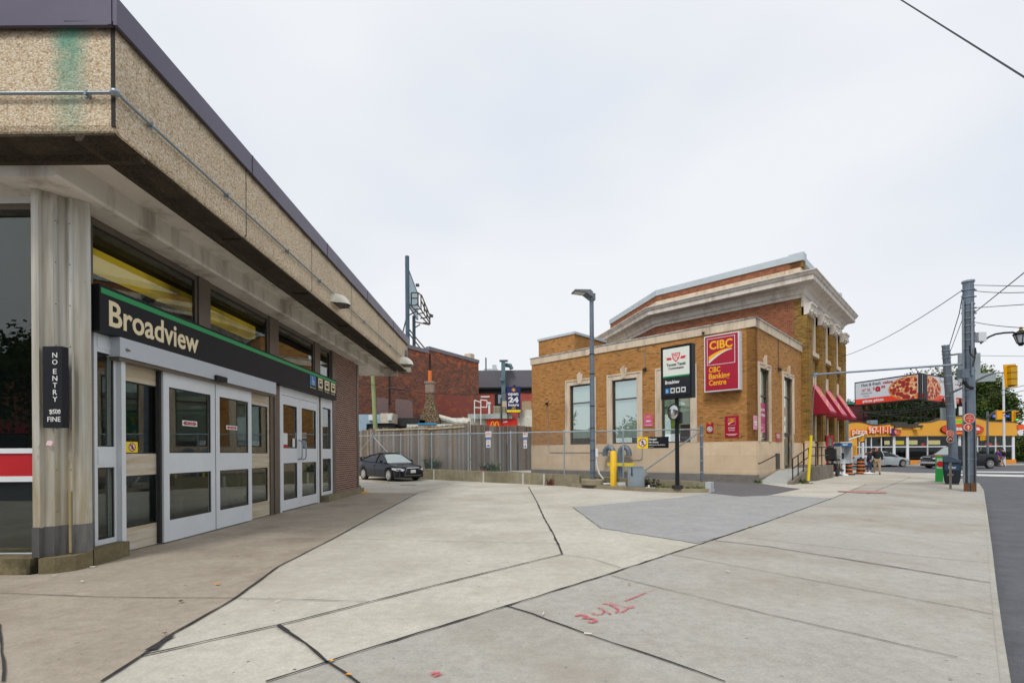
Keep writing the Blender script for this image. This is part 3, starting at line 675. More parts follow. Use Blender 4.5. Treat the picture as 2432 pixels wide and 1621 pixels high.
# bronze post between door sets and double doors
mb = MB(); mb.box(FS, 11.46, 11.9, -.1, .03, 0, 3.13); mb.box(FS, 11.62, 11.72, .03, .05, 0, 3.13); obj('mullion_post', mb, M['bronze'], st)
mb = MB(); mb.box(FS, 11.91, 12.0, -.06, .04, 0, 3.13); mb.box(FS, 14.22, 14.32, -.06, .04, 0, 3.13); mb.box(FS, 12.0, 14.22, -.06, .04, 2.93, 3.13); obj('door_frame', mb, M['alu'], st)
dm = Sx(709)
for i, (x0, x1) in enumerate(((12.01, dm - .004), (dm + .004, 14.21))):
    dr = framed('hinged_door', M['alu'], x0, x1, .03, 2.92, [(x0 + .09, .29, x1 - .14, 1.22), (x0 + .09, 1.6, x1 - .14, 2.7)] if i == 0 else [(x0 + .14, .29, x1 - .09, 1.22), (x0 + .14, 1.6, x1 - .09, 2.7)], -.05, .03, label='hinged door leaf nearer the sliding doors' if i == 0 else 'hinged door leaf nearer the brick wall')
    hx = (dm - .1, dm + .22)[i]; mb = MB()
    hx = (dm - .07, dm + .18)[i]
    mb.tube([FS.p(hx, .03, 1.3), FS.p(hx, .11, 1.32), FS.p(hx, .13, 1.4), FS.p(hx, .13, 1.72), FS.p(hx, .11, 1.8), FS.p(hx, .03, 1.82)], .017, 8); obj('door_handle', mb, M['galv'], dr)
    if i == 0:
        mb = MB(); mb.box(FS, x0 + .11, x0 + .36, .004, .008, 1.62, 1.98); obj('notice', mb, M['white'], dr)
        mb = MB(); mb.box(FS, x0 + .11, x0 + .36, .0085, .01, 1.62, 1.69); obj('notice_band', mb, M['red'], dr)
        mb = MB(); mb.box(FS, x1 - .36, x1 - .22, .004, .008, 1.63, 1.86); mb.box(FS, x1 - .26 + .08, x1 - .145, .004, .008, 1.85, 2.02); obj('notice', mb, M['white'], dr)
framed('side_window', M['alu'], 14.42, 15.35, .2, 3.13, [(14.55, .3, 15.22, 1.3), (14.55, 1.6, 15.22, 2.85)])
for q in ((14.33, 14.41, 0, 3.13), (15.36, 15.6, .19, SOF - .002)): mb = MB(); mb.box(FS, q[0], q[1], -.08, .06, q[2], q[3]); obj('mullion_post', mb, M['bronze'], st)
# clerestory
cl = [(6.6, 8.86), (9.2, 11.45), (11.9, 14.08), (14.5, 15.34)]
for a, b in cl: framed('clerestory_window', M['bronze'], a, b, 3.135, SOF - .003, [(a + .05, 3.3, b - .06, SOF - .1)], -.06, .0)
for a, b in ((8.87, 9.19), (11.46, 11.89), (14.09, 14.49)): mb = MB(); mb.box(FS, a, b, -.08, .025, 3.135, SOF - .003); obj('mullion_post', mb, M['bronze'], st)
# brick bay at the far end
M['sbrick'] = brick('brown_station_brick', [(0, hexc('#5a3a33')), (.5, hexc('#6b463d')), (1, hexc('#7b5446'))], hexc('#b2a294'), .215, .073, .010, var=.12, bumps=.7)
mb = MB(); mb.box(FS, 15.6, 17.78, -.35, .04, .19, SOF - .003); obj('brick_wall', mb, M['sbrick'], st)
mb = MB(); mb.box(FS, 17.781, 17.98, -.35, .06, .12, SOF - .003); obj('corner_post', mb, M['bronze'], st)
mb = MB(); mb.box(FS, 17.6, 17.95, -4.5, -.351, 0, SOF); obj('rear_wall', mb, M['sbrick'], st)
# front glazing (faces the viewer)
FG = Frame((0, 6.15, 0), (1, 0), (0, -1))
zg = lambda sy: FG.px(40, sy)[1]
fr = MB(); xr = -5.96
for z0, z1 in ((.21, zg(1312)), (zg(1143), zg(1130)), (zg(1076), zg(1064)), (zg(486), SOF - .002)):
    fr.box(FG, -9, xr, -.04, .04, z0, z1)
fr.box(FG, -7.6, -7.5, -.045, .045, .21, SOF - .003)
gf = obj('front_glazing_frame', fr, M['alu'], st)
mb = MB(); mb.box(FG, -9, xr, -.03, .02, zg(1130), zg(1076)); obj('red_panel', mb, M['red'], gf)
mb = MB(); mb.box(FG, -9, xr, -.004, .004, zg(1312), zg(1143)); obj('pane', mb, M['glass'], gf)
mb = MB(); mb.box(FG, -9, xr, -.004, .004, zg(1064), zg(486)); obj('pane', mb, M['glass'], gf)
mb = MB(); mb.box(FG, -9, xr, -.05, .03, zg(500), zg(486)); obj('blind_box', mb, M['bronze'], gf)
# inside the station
mb = MB(); mb.box(W0, -10.4, -5.83, 6.2, 17.5, SOF - .04, SOF - .004); obj('interior_ceiling', mb, M['dark'], st)
t = M['inwall'] = plain('interior_wall', (.045, .05, .05), .6, 0, .4, .8)
mb = MB(); mb.box(W0, -10.6, -10.4, 6.3, 17.6, 0, SOF); mb.box(W0, -10.4, -6, 17.4, 17.6, 0, SOF); obj('interior_wall', mb, M['inwall'], st)
mb = MB(); mb.box(W0, -10.4, -5.82, 6.2, 17.5, .0, .02); obj('interior_floor', mb, plain('interior_floor', (.07, .07, .068), .3), st)
mb = MB()
for y in (8.2, 10.1, 12.4, 14.8): mb.box(W0, -7.3, -7.05, y, y + .25, .02, SOF)
obj('interior_pillar', mb, M['inwall'], st)
M['yband'] = NT('yellow_glow_band'); t = M['yband']; t.bsdf(.5)
cc_ = t.ramp(t.noise(.8, 2, .5, 'Object'), [(.35, (.16, .11, .01)), (.6, (.85, .58, .04))]); t.col(cc_); t.link(cc_, t.b.inputs['Emission Color']); t.b.inputs['Emission Strength'].default_value = .3; M['yband'] = t.m  # the beam's brightness is a glow put into its own material
mb = MB(); mb.box(W0, -6.5, -6.3, 6.8, 11.9, 4.28, 4.58); obj('glowing_yellow_beam', mb, M['yband'], st)
mb = MB(); obj('glowing_yellow_beam', mb, M['yband'], st)
mb = MB()
for y in (9.8, 12.5, 15): mb.box(W0, -8.8, -7.6, y, y + .12, 4.5, 4.55)
obj('added_room_light', mb, emit('added_light_glow', (1, .95, .8), .7), st)  # unseen glowing bars added to brighten the room
mb = MB(); mb.box(W0, -9.2, -9.1, 9.3, 10.6, 1.5, 2.6); mb.box(W0, -10.38, -10.3, 11.3, 12.3, 1.6, 2.3); obj('interior_screen', mb, emit('screen', (.05, .28, .35), .5), st)
mb = MB(); mb.box(W0, -8.2, -7.6, 8.9, 9.4, .02, 1.25); mb.box(W0, -8.2, -7.6, 10.2, 10.7, .02, 1.25); mb.box(W0, -8.2, -7.6, 13.2, 13.7, .02, 1.25); obj('fare_gate', mb, M['galvp'], st)

# ---- name sign
sgn = thing('station_name_sign', (XW + .17, 10.9, 3.13), 'long black station sign reading Broadview with a green stripe above the doors', 'sign')
d = .2; y0 = Sx(239, d); y1 = Sx(800, d)
zb, zt = 3.13, 3.765
mb = MB(); mb.box(FS, y0, y1, -.02 + .07, d, zb, zt); obj('sign_body', mb, M['black'], sgn)
mb = MB(); mb.box(FS, y0 + .02, y1 - .02, d + .001, d + .004, zt - .115, zt - .04); obj('green_stripe', mb, M['green'], sgn)
mb = MB(); s0 = Sx(261, d); s1_ = Sx(473, d); text(mb, FS, 'Broadview', s0, zb + .10, s1_, zb + .46, d, .018, th=.003); obj('lettering', mb, M['cream'], sgn)
bx = [(737, 751, 0), (757, 767, 1), (772, 783, 1), (787, 797, 1)]
for i, (p0, p1, k) in enumerate(bx):
    q0, q1 = Sx(p0, d), Sx(p1, d); zz0, zz1 = zb + .22, zb + .50
    mb = MB(); mb.box(FS, q0, q1, d + .001, d + .005, zz0, zz1)
    pc = obj('pictogram', mb, plain('access_blue', hexc('#1278b8'), .4) if k == 0 else M['cream'], sgn)
    mb = MB(); c_ = (q0 + q1) / 2; w_ = (q1 - q0)
    if k == 0:
        disc(mb, FS, c_ - w_ * .05, zz1 - .05, .022, d + .006, d + .008, 10); stroke(mb, FS, [(c_ - w_ * .05, zz1 - .08), (c_, zz0 + .12), (c_ + w_ * .2, zz0 + .12), (c_ + w_ * .3, zz0 + .04)], .022, d + .006, d + .008)
        ring(mb, FS, c_ - .01, zz0 + .09, .045, .062, d + .0062, d + .0082, 16); obj('wheelchair_symbol', mb, M['white'], sgn)
    else:
        mb.box(FS, q0 + w_ * .2, q1 - w_ * .2, d + .006, d + .008, zz0 + .07, zz1 - .05); mb.box(FS, q0 + w_ * .28, q0 + w_ * .42, d + .006, d + .008, zz0 + .04, zz0 + .069); mb.box(FS, q1 - w_ * .42, q1 - w_ * .28, d + .006, d + .008, zz0 + .04, zz0 + .069)
        obj('vehicle_symbol', mb, M['black'], sgn)
        mb = MB(); mb.box(FS, q0 + w_ * .28, q1 - w_ * .28, d + .0085, d + .01, zz0 + .14, zz1 - .08); obj('symbol_window', mb, M['cream'], sgn)
    mb = MB(); text(mb, FS, ['Access', 'Subway', 'Train', 'Streetcar'][i], q0, zz0 - .07, q1, zz0 - .03, d, .01, th=.002); obj('caption', mb, M['cream'], sgn)
# ---- NO ENTRY sign
FN = Frame((0, 6.0, 0), (1, 0), (0, -1)); nx0, nz1 = FN.px(101, 822, .09); nx1, nz0 = FN.px(148, 1015, .09)
ne = thing('no_entry_sign', (nx0 + .12, 5.95, nz0), 'tall narrow black sign reading NO ENTRY $500 FINE on the corner column', 'sign')
mb = MB(); mb.box(FN, nx0, nx1, .0, .09, nz0, nz1); obj('sign_body', mb, M['black'], ne)
mb = MB(); cxn = nx0 + .15
H = nz1 - nz0
lt = list('NO') + [''] + list('ENTRY'); zz = [.86, .775, 0, .66, .575, .49, .405, .32]
wd = {'N': .06, 'O': .065, 'E': .045, 'T': .05, 'R': .05, 'Y': .058}
for ch, f in zip(lt, zz):
    if ch: text(mb, FN, ch, cxn - wd[ch] / 2, nz0 + H * f, cxn + wd[ch] / 2, nz0 + H * (f + .062), .09, .008, th=.002)
obj('lettering', mb, M['white'], ne); mb = MB()
text(mb, FN, '$500', nx0 + .08, nz0 + H * .16, nx1 - .02, nz0 + H * .225, .09, .01, th=.002)
obj('fine_amount', mb, M['white'], ne); mb = MB(); text(mb, FN, 'FINE', nx0 + .055, nz0 + H * .075, nx1 - .02, nz0 + H * .135, .09, .008, th=.002)
obj('fine_word', mb, M['white'], ne); mb = MB(); stroke(mb, FN, [(nx0 + .075, nz0 + H * .215), (nx0 + .11, nz0 + H * .2), (nx0 + .15, nz0 + H * .225), (nx1 - .02, nz0 + H * .2)], .006, .0925, .094)
obj('strike_line', mb, M['white'], ne)
# gum / torn pink sticker
p = FN.px(117, 1052, .03); mb = MB(); mb.prism(FN, [(p[0] - .04, p[1] - .02), (p[0] + .03, p[1] - .03), (p[0] + .045, p[1] + .01), (p[0] + .02, p[1] + .035), (p[0] - .02, p[1] + .03)], .02, .035, 'd')
obj('torn_sticker', mb, plain('pink_paper', hexc('#e8c7cf'), .6), label='torn pink sticker scrap on the corner column', cat='sticker')
# ---- conduit round the fascia
M['cond'] = plain('conduit', '#8f9aa3', .35, .6, .1, 3)
zc = FR.px(150, 229)[1]
mb = MB(); e = FF.px(960, 1000)[0]
mb.tube([FR.p(6, .045, zc), FR.p(.02, .045, zc), FF.p(.0, .05, zc), FF.p(.05, .05, zc - .01), FF.p(18.9 * .8, .05, zc - .02)], .017, 8)
cd = thing('conduit', (PC.x, PC.y, zc), 'thin galvanised conduit running round the pebbled fascia', 'conduit')
obj('pipe', mb, M['cond'], cd)
mb = MB(); mb.ellipsoid((PC.x + .03, PC.y - .05, zc), .05, .045, .04); obj('elbow_fitting', mb, M['cond'], cd)
for s_ in (.28,): mb = MB(); mb.box(FR, s_ - .012, s_ + .012, .0, .068, zc - .03, zc + .022); mb.ellipsoid(tuple(FR.p(s_, .05, zc - .05)), .016, .016, .016, 8, 6); obj('clip', mb, M['galv'], cd)
for s_ in (.45, 2.0, 4.0, 5.6, 9.0, 12.2):
    mb = MB(); mb.box(FF, s_ - .012, s_ + .012, .0, .073, zc - .03, zc + .02); mb.ellipsoid(tuple(FF.p(s_, .05, zc - .05)), .016, .016, .016, 8, 6); obj('clip', mb, M['galv'], cd)
# ---- hooded wall lights
M['shade'] = plain('cream_plastic', hexc('#e6e2d2'), .35, 0, .04, 3)
def hood(F, s, z, r, lab):
    th = thing('wall_light', F.p(s, 0, z), lab, 'light', 'hooded lights on the station fascia')
    mb = MB(); n = 10
    # quarter-dome hood: wide half-cylinder curved down outwards
    prof = [(0, r * .62), (r * .35, r * .66), (r * .8, r * .52), (r * 1.15, r * .2), (r * 1.3, -r * .2)]
    for i in range(len(prof) - 1):
        for k in range(n):
            q = []
            for (ii, kk) in ((i, k), (i, k + 1), (i + 1, k + 1), (i + 1, k)):
                a = math.pi * kk / n; dd, hh = prof[ii]
                ww = r * 1.05 * (1 - .25 * (ii / 4) ** 2)
                q.append(F.p(s - ww * math.cos(a), dd * (.35 + .65 * math.sin(a)), z + (hh + r * .25) * math.sin(a) ** .6 - r * .25))
            mb.face(q, None, True)
    mb.box(F, s - r * .95, s + r * .95, .0, r * .06, z - r * .25, z + r * .4)
    obj('hood', mb, M['shade'], th)
    mb = MB(); mb.prism(F, [(s - r * .8, .05), (s + r * .8, .05), (s + r * .55, r * 1.12), (s - r * .55, r * 1.12)], z - r * .3, z - r * .2, 'z'); obj('lens', mb, plain('smoked_lens', (.06, .06, .07), .2), th)
    return th
s_, z_ = FF.px(806, 718, .12); hood(FF, s_, z_, .3, 'cream hooded light on the fascia above the double doors')
s_, z_ = FF.px(962, 862, .15); hood(FF, min(s_, LF - .35), z_, .38, 'cream hooded light at the far end of the station fascia')
FE = Frame((PE.x, PE.y, 0), (-1, 0), (0, 1)); hood(FE, .15, 4.98, .3, 'lowest cream light just round the far end of the fascia')
mb = MB(); mb.tube([FF.p(LF - .45, .08, 5.2), FF.p(LF - .45, .08, 5.75)], .03, 8); mb.box(FF, LF - .52, LF - .38, .01, .1, 5.5, 5.72); obj('light_bracket', mb, M['galv'], label='grey bracket pipe above the end light of the fascia', cat='bracket')
# yellow kerb paint and green scrap at the corner
mb = MB(); c = G(860, 1170); pts = [(c.x + dx, c.y + dy) for dx, dy in ((-.28, .15), (-.25, -.12), (-.05, -.2), (.2, -.08), (.22, .06), (.0, .2))]
mb.prism(W0, pts, .0, .05, 'z'); obj('yellow_kerb_stub', mb, plain('yellow_kerb', hexc('#e8ac10'), .6), label='yellow painted kerb stub at the foot of the brick corner', cat='kerb')
mb = MB(); c = G(850, 1163); random.seed(3)
for i in range(14): p = c + Vector((random.uniform(-.12, .12), random.uniform(-.1, .1), random.uniform(.05, .25))); mb.face([p + Vector((random.uniform(-.09, .09), random.uniform(-.07, .07), random.uniform(-.08, .08))) for _ in range(4)])
obj('plastic_bag', mb, plain('green_plastic', hexc('#2f9f7a'), .4), label='crumpled green plastic scrap against the corner post', cat='litter', weld=False)
# ================================================================ bank
LA = 13.48; ZBASE = 1.9
M['bbrick'] = brick('tan_bank_brick', [(0, hexc('#a0723f')), (.1, hexc('#a87742')), (.35, hexc('#b48047')), (.6, hexc('#9b6936')), (.78, hexc('#bb8a55')), (.88, hexc('#a97439')), (.95, hexc('#8a6238')), (1, hexc('#6b5038'))], hexc('#b08a5a'), .215, .068, .006, var=.12, bumps=.35)
M['mbrick'] = brick('red_main_brick', [(0, hexc('#8f5238')), (.4, hexc('#9c5f42')), (.7, hexc('#874a34')), (1, hexc('#6c3f30'))], hexc('#9b7a5e'), .215, .07, .008, var=.22, bumps=.4)
M['obrick'] = brick('olive_pier_brick', [(0, hexc('#7a6035')), (.4, hexc('#957338')), (.7, hexc('#a4813f')), (1, hexc('#5c4a2c'))], hexc('#6f5c3c'), .215, .07, .006, var=.25, bumps=.4)
def stonem(name, c, c2, st_):
    t = NT(name); t.bsdf(.8, 0, .3)
    b = t.n.new('ShaderNodeTexBrick'); b.inputs['Scale'].default_value = 1; b.inputs['Brick Width'].default_value = 1.35; b.inputs['Row Height'].default_value = .62; b.inputs['Mortar Size'].default_value = .004
    b.inputs['Color1'].default_value = (0, 0, 0, 1); b.inputs['Color2'].default_value = (1, 1, 1, 1); t.link(t.tc.outputs['UV'], b.inputs['Vector'])
    cc = t.ramp(b.outputs['Color'], [(0, sc_(c, .93)), (1, sc_(c, 1.06))])
    cc = t.mix(t.ramp(t.noise(.7, 7, .7), [(.4, (0, 0, 0)), (.7, (1, 1, 1))]), cc, c2)
    cc = t.mix(t.ramp(t.noise(1.3, 7, .75, stretch=(2, .5, 1)), [(.58, (0, 0, 0)), (.75, (.7, .7, .7))]), cc, st_)
    sp = t.n.new('ShaderNodeSeparateXYZ'); t.link(t.tc.outputs['UV'], sp.inputs[0])
    lo = t.n.new('ShaderNodeMapRange'); lo.inputs[1].default_value = .62; lo.inputs[2].default_value = .34; t.link(t.math('ADD', sp.outputs[1], t.math('MULTIPLY', t.noise(2, 5), .25)), lo.inputs[0])
    cc = t.mix(t.math('MULTIPLY', lo.outputs[0], .75), cc, hexc('#8d877f'))
    cc = t.mix(t.math('MULTIPLY', b.outputs['Fac'], .5), cc, hexc('#7d6c58')); t.col(cc); t.bump(t.noise(30, 4), .2, .004); return t.m
M['bstone'] = stonem('bank_base_stone', hexc('#dcc6a6'), hexc('#cdb294'), hexc('#b09678'))
M['trim'] = plain('limestone_trim', hexc('#d3c3ac'), .8, 0, .07, 2, .15, dirt=hexc('#a8967d'), ds=.8)
M['cornice'] = plain('cornice_paint', hexc('#dcd4c8'), .7, 0, .08, 1.4, .1, dirt=hexc('#b5a997'), ds=.7)
M['copmet'] = plain('pale_metal_cap', hexc('#bcc7cc'), .5, .1, .08, 1)
bank = thing('bank_building', C0, 'tan brick bank with limestone base, a low wing and a tall corniced block', 'building')

def openwall(mb, F, s0, s1, z0, z1, th, ops):
    ops = sorted(ops); cur = s0
    for (a, b, lo, hi) in ops:
        if a > cur: mb.box(F, cur, a, -th, 0, z0, z1)
        if lo > z0: mb.box(F, a, b, -th, 0, z0, lo)
        if hi < z1: mb.box(F, a, b, -th, 0, hi, z1)
        cur = b
    if cur < s1: mb.box(F, cur, s1, -th, 0, z0, z1)
fa = lambda sx: FA.px(sx, 1000)[0]; fb = lambda sx: FBk.px(sx, 1000)[0]
WT = 5.42
wa = [(fa(1640), fa(1572)), (fa(1513), fa(1455)), (fa(1414) - .15, fa(1354.6))]     # s runs leftwards, so right px is smaller s
wa[2] = (wa[2][1] - (wa[1][1] - wa[1][0]), wa[2][1])
opsA = [(a, b, ZBASE, WT) for a, b in wa]
wb = [(fb(1804.5), fb(1825.5)), (fb(1861), fb(1881))]
opsB = [(wb[0][0], wb[0][1], ZBASE, 5.3), (wb[1][0], wb[1][1], .5, 5.3)]
ZCO, ZCT = 7.08, 7.5
LB = 8.09
mb = MB(); openwall(mb, FA, .35, LA, ZBASE, ZCO, .35, opsA); obj('brick_wall', mb, M['bbrick'], bank)
mb = MB(); openwall(mb, FBk, 0, LB, ZBASE, ZCO, .348, opsB); mb.box(FA, 0, .349, -.36, 0.0, ZBASE, ZCO - .002); obj('brick_wall', mb, M['bbrick'], bank)
mb = MB(); mb.box(FA, -.04, LA + .04, -.35, .04, -.1, ZBASE - .002); mb2 = mb
openwall(mb, FBk, .36, LB, -.1, ZBASE - .003, .35, [(wb[1][0], wb[1][1], .5, 5.3)]); 
o_ = obj('stone_base', mb, M['bstone'], bank)
mb = MB(); mb.box(FA, -.07, LA + .05, -.3, .07, -.1, .36); mb.box(FBk, -.071, wb[1][0] - .3, -.3, .045, -.1, .20); obj('stone_plinth', mb, concrete('grey_plinth', hexc('#8c867e'), hexc('#6f6963'), 2, .2, .95, bump=.5, spots=False), bank)
# coping
mb = MB(); mb.box(FA, -.06, LA + .06, -.4, .06, ZCO + .002, ZCT - .03); mb.box(FBk, -.058, LB + .0, -.4, .06, ZCO + .001, ZCT - .031); obj('coping', mb, M['trim'], bank)
mb = MB(); mb.box(FA, -.1, LA + .1, -.42, .1, ZCT - .03, ZCT + .02); mb.box(FBk, -.1, LB, -.42, .1, ZCT - .029, ZCT + .021); obj('cap_flashing', mb, plain('white_flashing', hexc('#b9b6b0'), .6, 0, .2, 4, dirt=hexc('#5c5750')), bank)
mb = MB(); mb.prism(W0, [tuple(FA.p(.1, -.3)[:2]), tuple(FA.p(LA, -.3)[:2]), tuple(FA.p(LA, -9)[:2]), tuple(FA.p(.1, -9)[:2])], 6.8, 6.95, 'z'); obj('wing_roof', mb, M['blackm'], bank)
mb = MB(); mb.box(FA, LA - .35, LA, -9, -.351, 0, ZCT); obj('end_wall', mb, M['bbrick'], bank)
# windows on the long wall, in limestone surrounds with keystones
M['blind_and_sky'] = plain('pale_blind_and_sky', hexc('#e6f2ec'), .9, 0, .04, .6)
M['wframe'] = plain('dark_window_frame', hexc('#4b463f'), .5, .2, .1, 2)
M['bglass'] = glass('bank_glass', (.94, .99, .96), .30)
def bank_window(F, a, b, z0, z1, blind_and_sky=True, fw=.34, low=.75, rail=None, thick=.35):
    th = MB()
    for (q0, q1, y0, y1) in ((a - fw, a, z0, z1 + fw), (b, b + fw, z0, z1 + fw), (a, b, z1, z1 + fw)): th.box(F, q0, q1, -.1, .03, y0, y1)
    for (q0, q1, y0, y1) in ((a - fw, a - fw + .08, z0, z1 + fw), (b + fw - .08, b + fw, z0, z1 + fw), (a - fw + .08, b + fw - .08, z1 + fw - .08, z1 + fw)): th.box(F, q0, q1, .03, .065, y0, y1)
    for (q0, q1, y0, y1) in ((a - .09, a - .02, z0, z1 + .09), (b + .02, b + .09, z0, z1 + .09), (a - .02, b + .02, z1 + .02, z1 + .09)): th.box(F, q0, q1, .03, .05, y0, y1)
    sr = obj('window_surround', th, M['trim'], bank)
    c = (a + b) / 2; mb = MB(); kw = .13 if fw > .3 else .1
    mb.prism(F, [(c - kw, z1 + .03), (c + kw, z1 + .03), (c + kw * 1.6, z1 + fw + .28), (c - kw * 1.6, z1 + fw + .28)], .0, .10, 'd')
    mb.prism(F, [(c - kw * .4, z1 + .06), (c + kw * .4, z1 + .06), (c + kw * .6, z1 + fw + .38), (c - kw * .6, z1 + fw + .38)], .02, .13, 'd')
    obj('keystone', mb, M['trim'], sr)
    fr = MB(); e = .06
    for (q0, q1, y0, y1) in ((a, a + e, z0, z1), (b - e, b, z0, z1), (a + e, b - e, z0, z0 + e), (a + e, b - e, z1 - e, z1)): fr.box(F, q0, q1, -.2, -.08, y0, y1)
    zr = rail or z1 - (z1 - z0) * .30
    fr.box(F, a + e, b - e, -.19, -.085, zr - .03, zr + .03)
    wf = obj('window', fr, M['wframe'], bank)
    mb = MB(); mb.box(F, a + e, b - e, -.15, -.142, z0 + e, z1 - e); obj('pane', mb, M['bglass'], wf)
    if blind_and_sky:
        mb = MB(); mb.box(F, a + .02, b - .02, -.23, -.215, z0 + low, z1 - .03); mb.box(F, a + .02, b - .02, -.235, -.21, z0 + low - .04, z0 + low); obj('blind_and_sky', mb, M['blind_and_sky'], wf)
    mb = MB(); mb.box(F, a, b, -2.2, -2.1, z0, z1); mb.box(F, a, b, -2.1, -.36, z0 - .05, z0 - .01); obj('room_back', mb, M['dark'], wf)
    return wf
bank_window(FA, *wa[0], ZBASE, WT, low=.95); bank_window(FA, *wa[1], ZBASE, WT, low=.36); bank_window(FA, *wa[2], ZBASE, WT, low=.42)
# poster in first window
mb = MB(); x = fa(1607); mb.box(FA, x - .12, x + .75, -.205, -.20, ZBASE + .45, ZBASE + 2.2); po = obj('window_poster', mb, NT('poster_green').m if False else plain('poster_green', hexc('#3aa08a'), .5, 0, .2, 2), bank)
t = NT('poster_art'); t.bsdf(.5); t.col(t.ramp(t.noise(3, 2, .5), [(.35, hexc('#2f9fb8')), (.45, hexc('#3f9f3a')), (.52, hexc('#a8c832')), (.6, hexc('#e8e03a')), (.7, hexc('#2a8a5a'))]))
mb = MB(); mb.box(FA, x - .06, x + .69, -.198, -.195, ZBASE + .5, ZBASE + 1.6); obj('poster_picture', mb, t.m, po)
bank_window(FBk, *wb[0], ZBASE, 5.3, low=.3, fw=.26, rail=4.05)  # pale blind here stands in for bright sky reflected in the pane
w2 = bank_window(FBk, *wb[1], 2.35, 5.3, low=.1, fw=.26, rail=4.3)  # its blind too is added as painted sky reflection
mb = MB(); 
for (q0, q1) in ((wb[1][0] - .26, wb[1][0]), (wb[1][1], wb[1][1] + .26)): mb = MB(); mb.box(FBk, q0, q1, -.1, .03, .5, 2.349); obj('door_jamb', mb, M['trim'], bank)
a, b = wb[1]
dr = framed('glass_door', M['wframe'], a, b, .5, 2.34, [(a + .1, .65, b - .1, 2.22)], -.2, -.12, M['bglass'], bank, F=FBk)
mb = MB(); mb.tube([FBk.p(b - .16, -.1, 1.25), FBk.p(b - .16, -.05, 1.25), FBk.p(b - .16, -.05, 1.75), FBk.p(b - .16, -.1, 1.75)], .018, 6); obj('door_handle', mb, M['galv'], dr)
mb = MB(); mb.box(FBk, a + .3, a + .42, -.115, -.112, 1.45, 1.75); obj('door_sticker', mb, M['yel'], dr)
mb = MB(); mb.box(FBk, a, b, -2.2, -2.1, .4, 5.3); mb.box(FBk, a, b, -2.1, -.36, .35, .45); obj('room_back', mb, plain('green_interior', hexc('#5d9a86'), .8, 0, .3, 1), bank)
# magenta window film
M['mag'] = plain('magenta_film', hexc('#b42c6a'), .4, 0, .05, 2); M['crim'] = plain('crimson_sign', hexc('#a8062c'), .35, 0, .05, 2); M['gold'] = plain('gold_letter', hexc('#f7b500'), .4, 0, .03, 2)
a, b = wb[0]
fl = MB(); fl.box(FBk, a + .06, b - .06, -.125, -.12, ZBASE + .42, 3.72); film = obj('window_film', fl, M['mag'], bank)
mb = MB(); text(mb, FBk, 'Open', a + .2, 3.3, b - .2, 3.52, -.119, .01); text(mb, FBk, 'Saturdays', a + .12, 3.05, b - .12, 3.26, -.119, .01); obj('film_lettering', mb, M['white'], film)
mb = MB(); ring_ = [(a + .2, 2.05), (b - .2, 2.05), (b - .2, 2.7), (a + .2, 2.7), (a + .2, 2.05)]; stroke(mb, FBk, ring_, .02, -.119, -.116); text(mb, FBk, 'CIBC', a + .25, 2.48, b - .25, 2.62, -.119, .01); stroke(mb, FBk, [(a + .25, 2.15), ((a + b) / 2, 2.33), (b - .25, 2.42)], .04, -.119, -.116); obj('film_logo', mb, plain('pale_pink', hexc('#e9a9b6'), .5), film)
# wall lights, conduits on wing
def small(F, s, z, lab, r=.07, up=None):
    th = thing('wall_spotlight', F.p(s, 0, z), lab, 'light', 'small dark spotlights on the bank walls')
    mb = MB(); mb.box(F, s - r, s + r, 0.0, .05, z - r, z + r); mb.prism(F, [(.05, z + r * .9), (.16, z + r * .4), (.14, z - r * 1.2), (.05, z - r)], s - r * .8, s + r * .8, 's'); obj('lamp_body', mb, M['blackm'], th)
    if up:
        mb = MB(); mb.tube([F.p(s, .02, z + r), F.p(s, .02, up)], .014, 6); obj('conduit_pipe', mb, M['wframe'] if F is FBk else M['cond'], th)
p = FA.px(1532, 877); small(FA, p[0], p[1], 'dark spotlight on the long bank wall between its second and third windows', .08, ZCO)
p = FBk.px(1848, 877); small(FBk, p[0], p[1], 'dark spotlight on the short bank wall above between window and door', .08, ZCO)
p = FA.px(1300, 958); small(FA, p[0], p[1], 'dark spotlight low on the left end of the bank wall', .07)
p = FA.px(1672, 793); small(FA, p[0], p[1] + .05, 'little lamp over the red bank sign', .06)
mb = MB(); p = FA.px(1300, 965); q = FA.px(1305, 1074); r_ = FA.px(1450, 1074); mb.tube([FA.p(p[0], .02, p[1]), FA.p(q[0], .06, q[1] + .1), FA.p(q[0] - .1, .06, q[1]), FA.p(r_[0], .06, r_[1])], .014, 6)
p = FA.px(1524.5, 890); q = FA.px(1525, 1092); r_ = FA.px(1500, 1096); mb.tube([FA.p(p[0] - .02, .03, p[1]), FA.p(p[0] - .02, .06, q[1] + .1), FA.p(p[0] + .1, .06, q[1]), FA.p(r_[0] + .1, .06, q[1])], .014, 6)
obj('conduit', mb, M['cond'], label='thin grey conduit stapled along the bank long wall', cat='conduit')

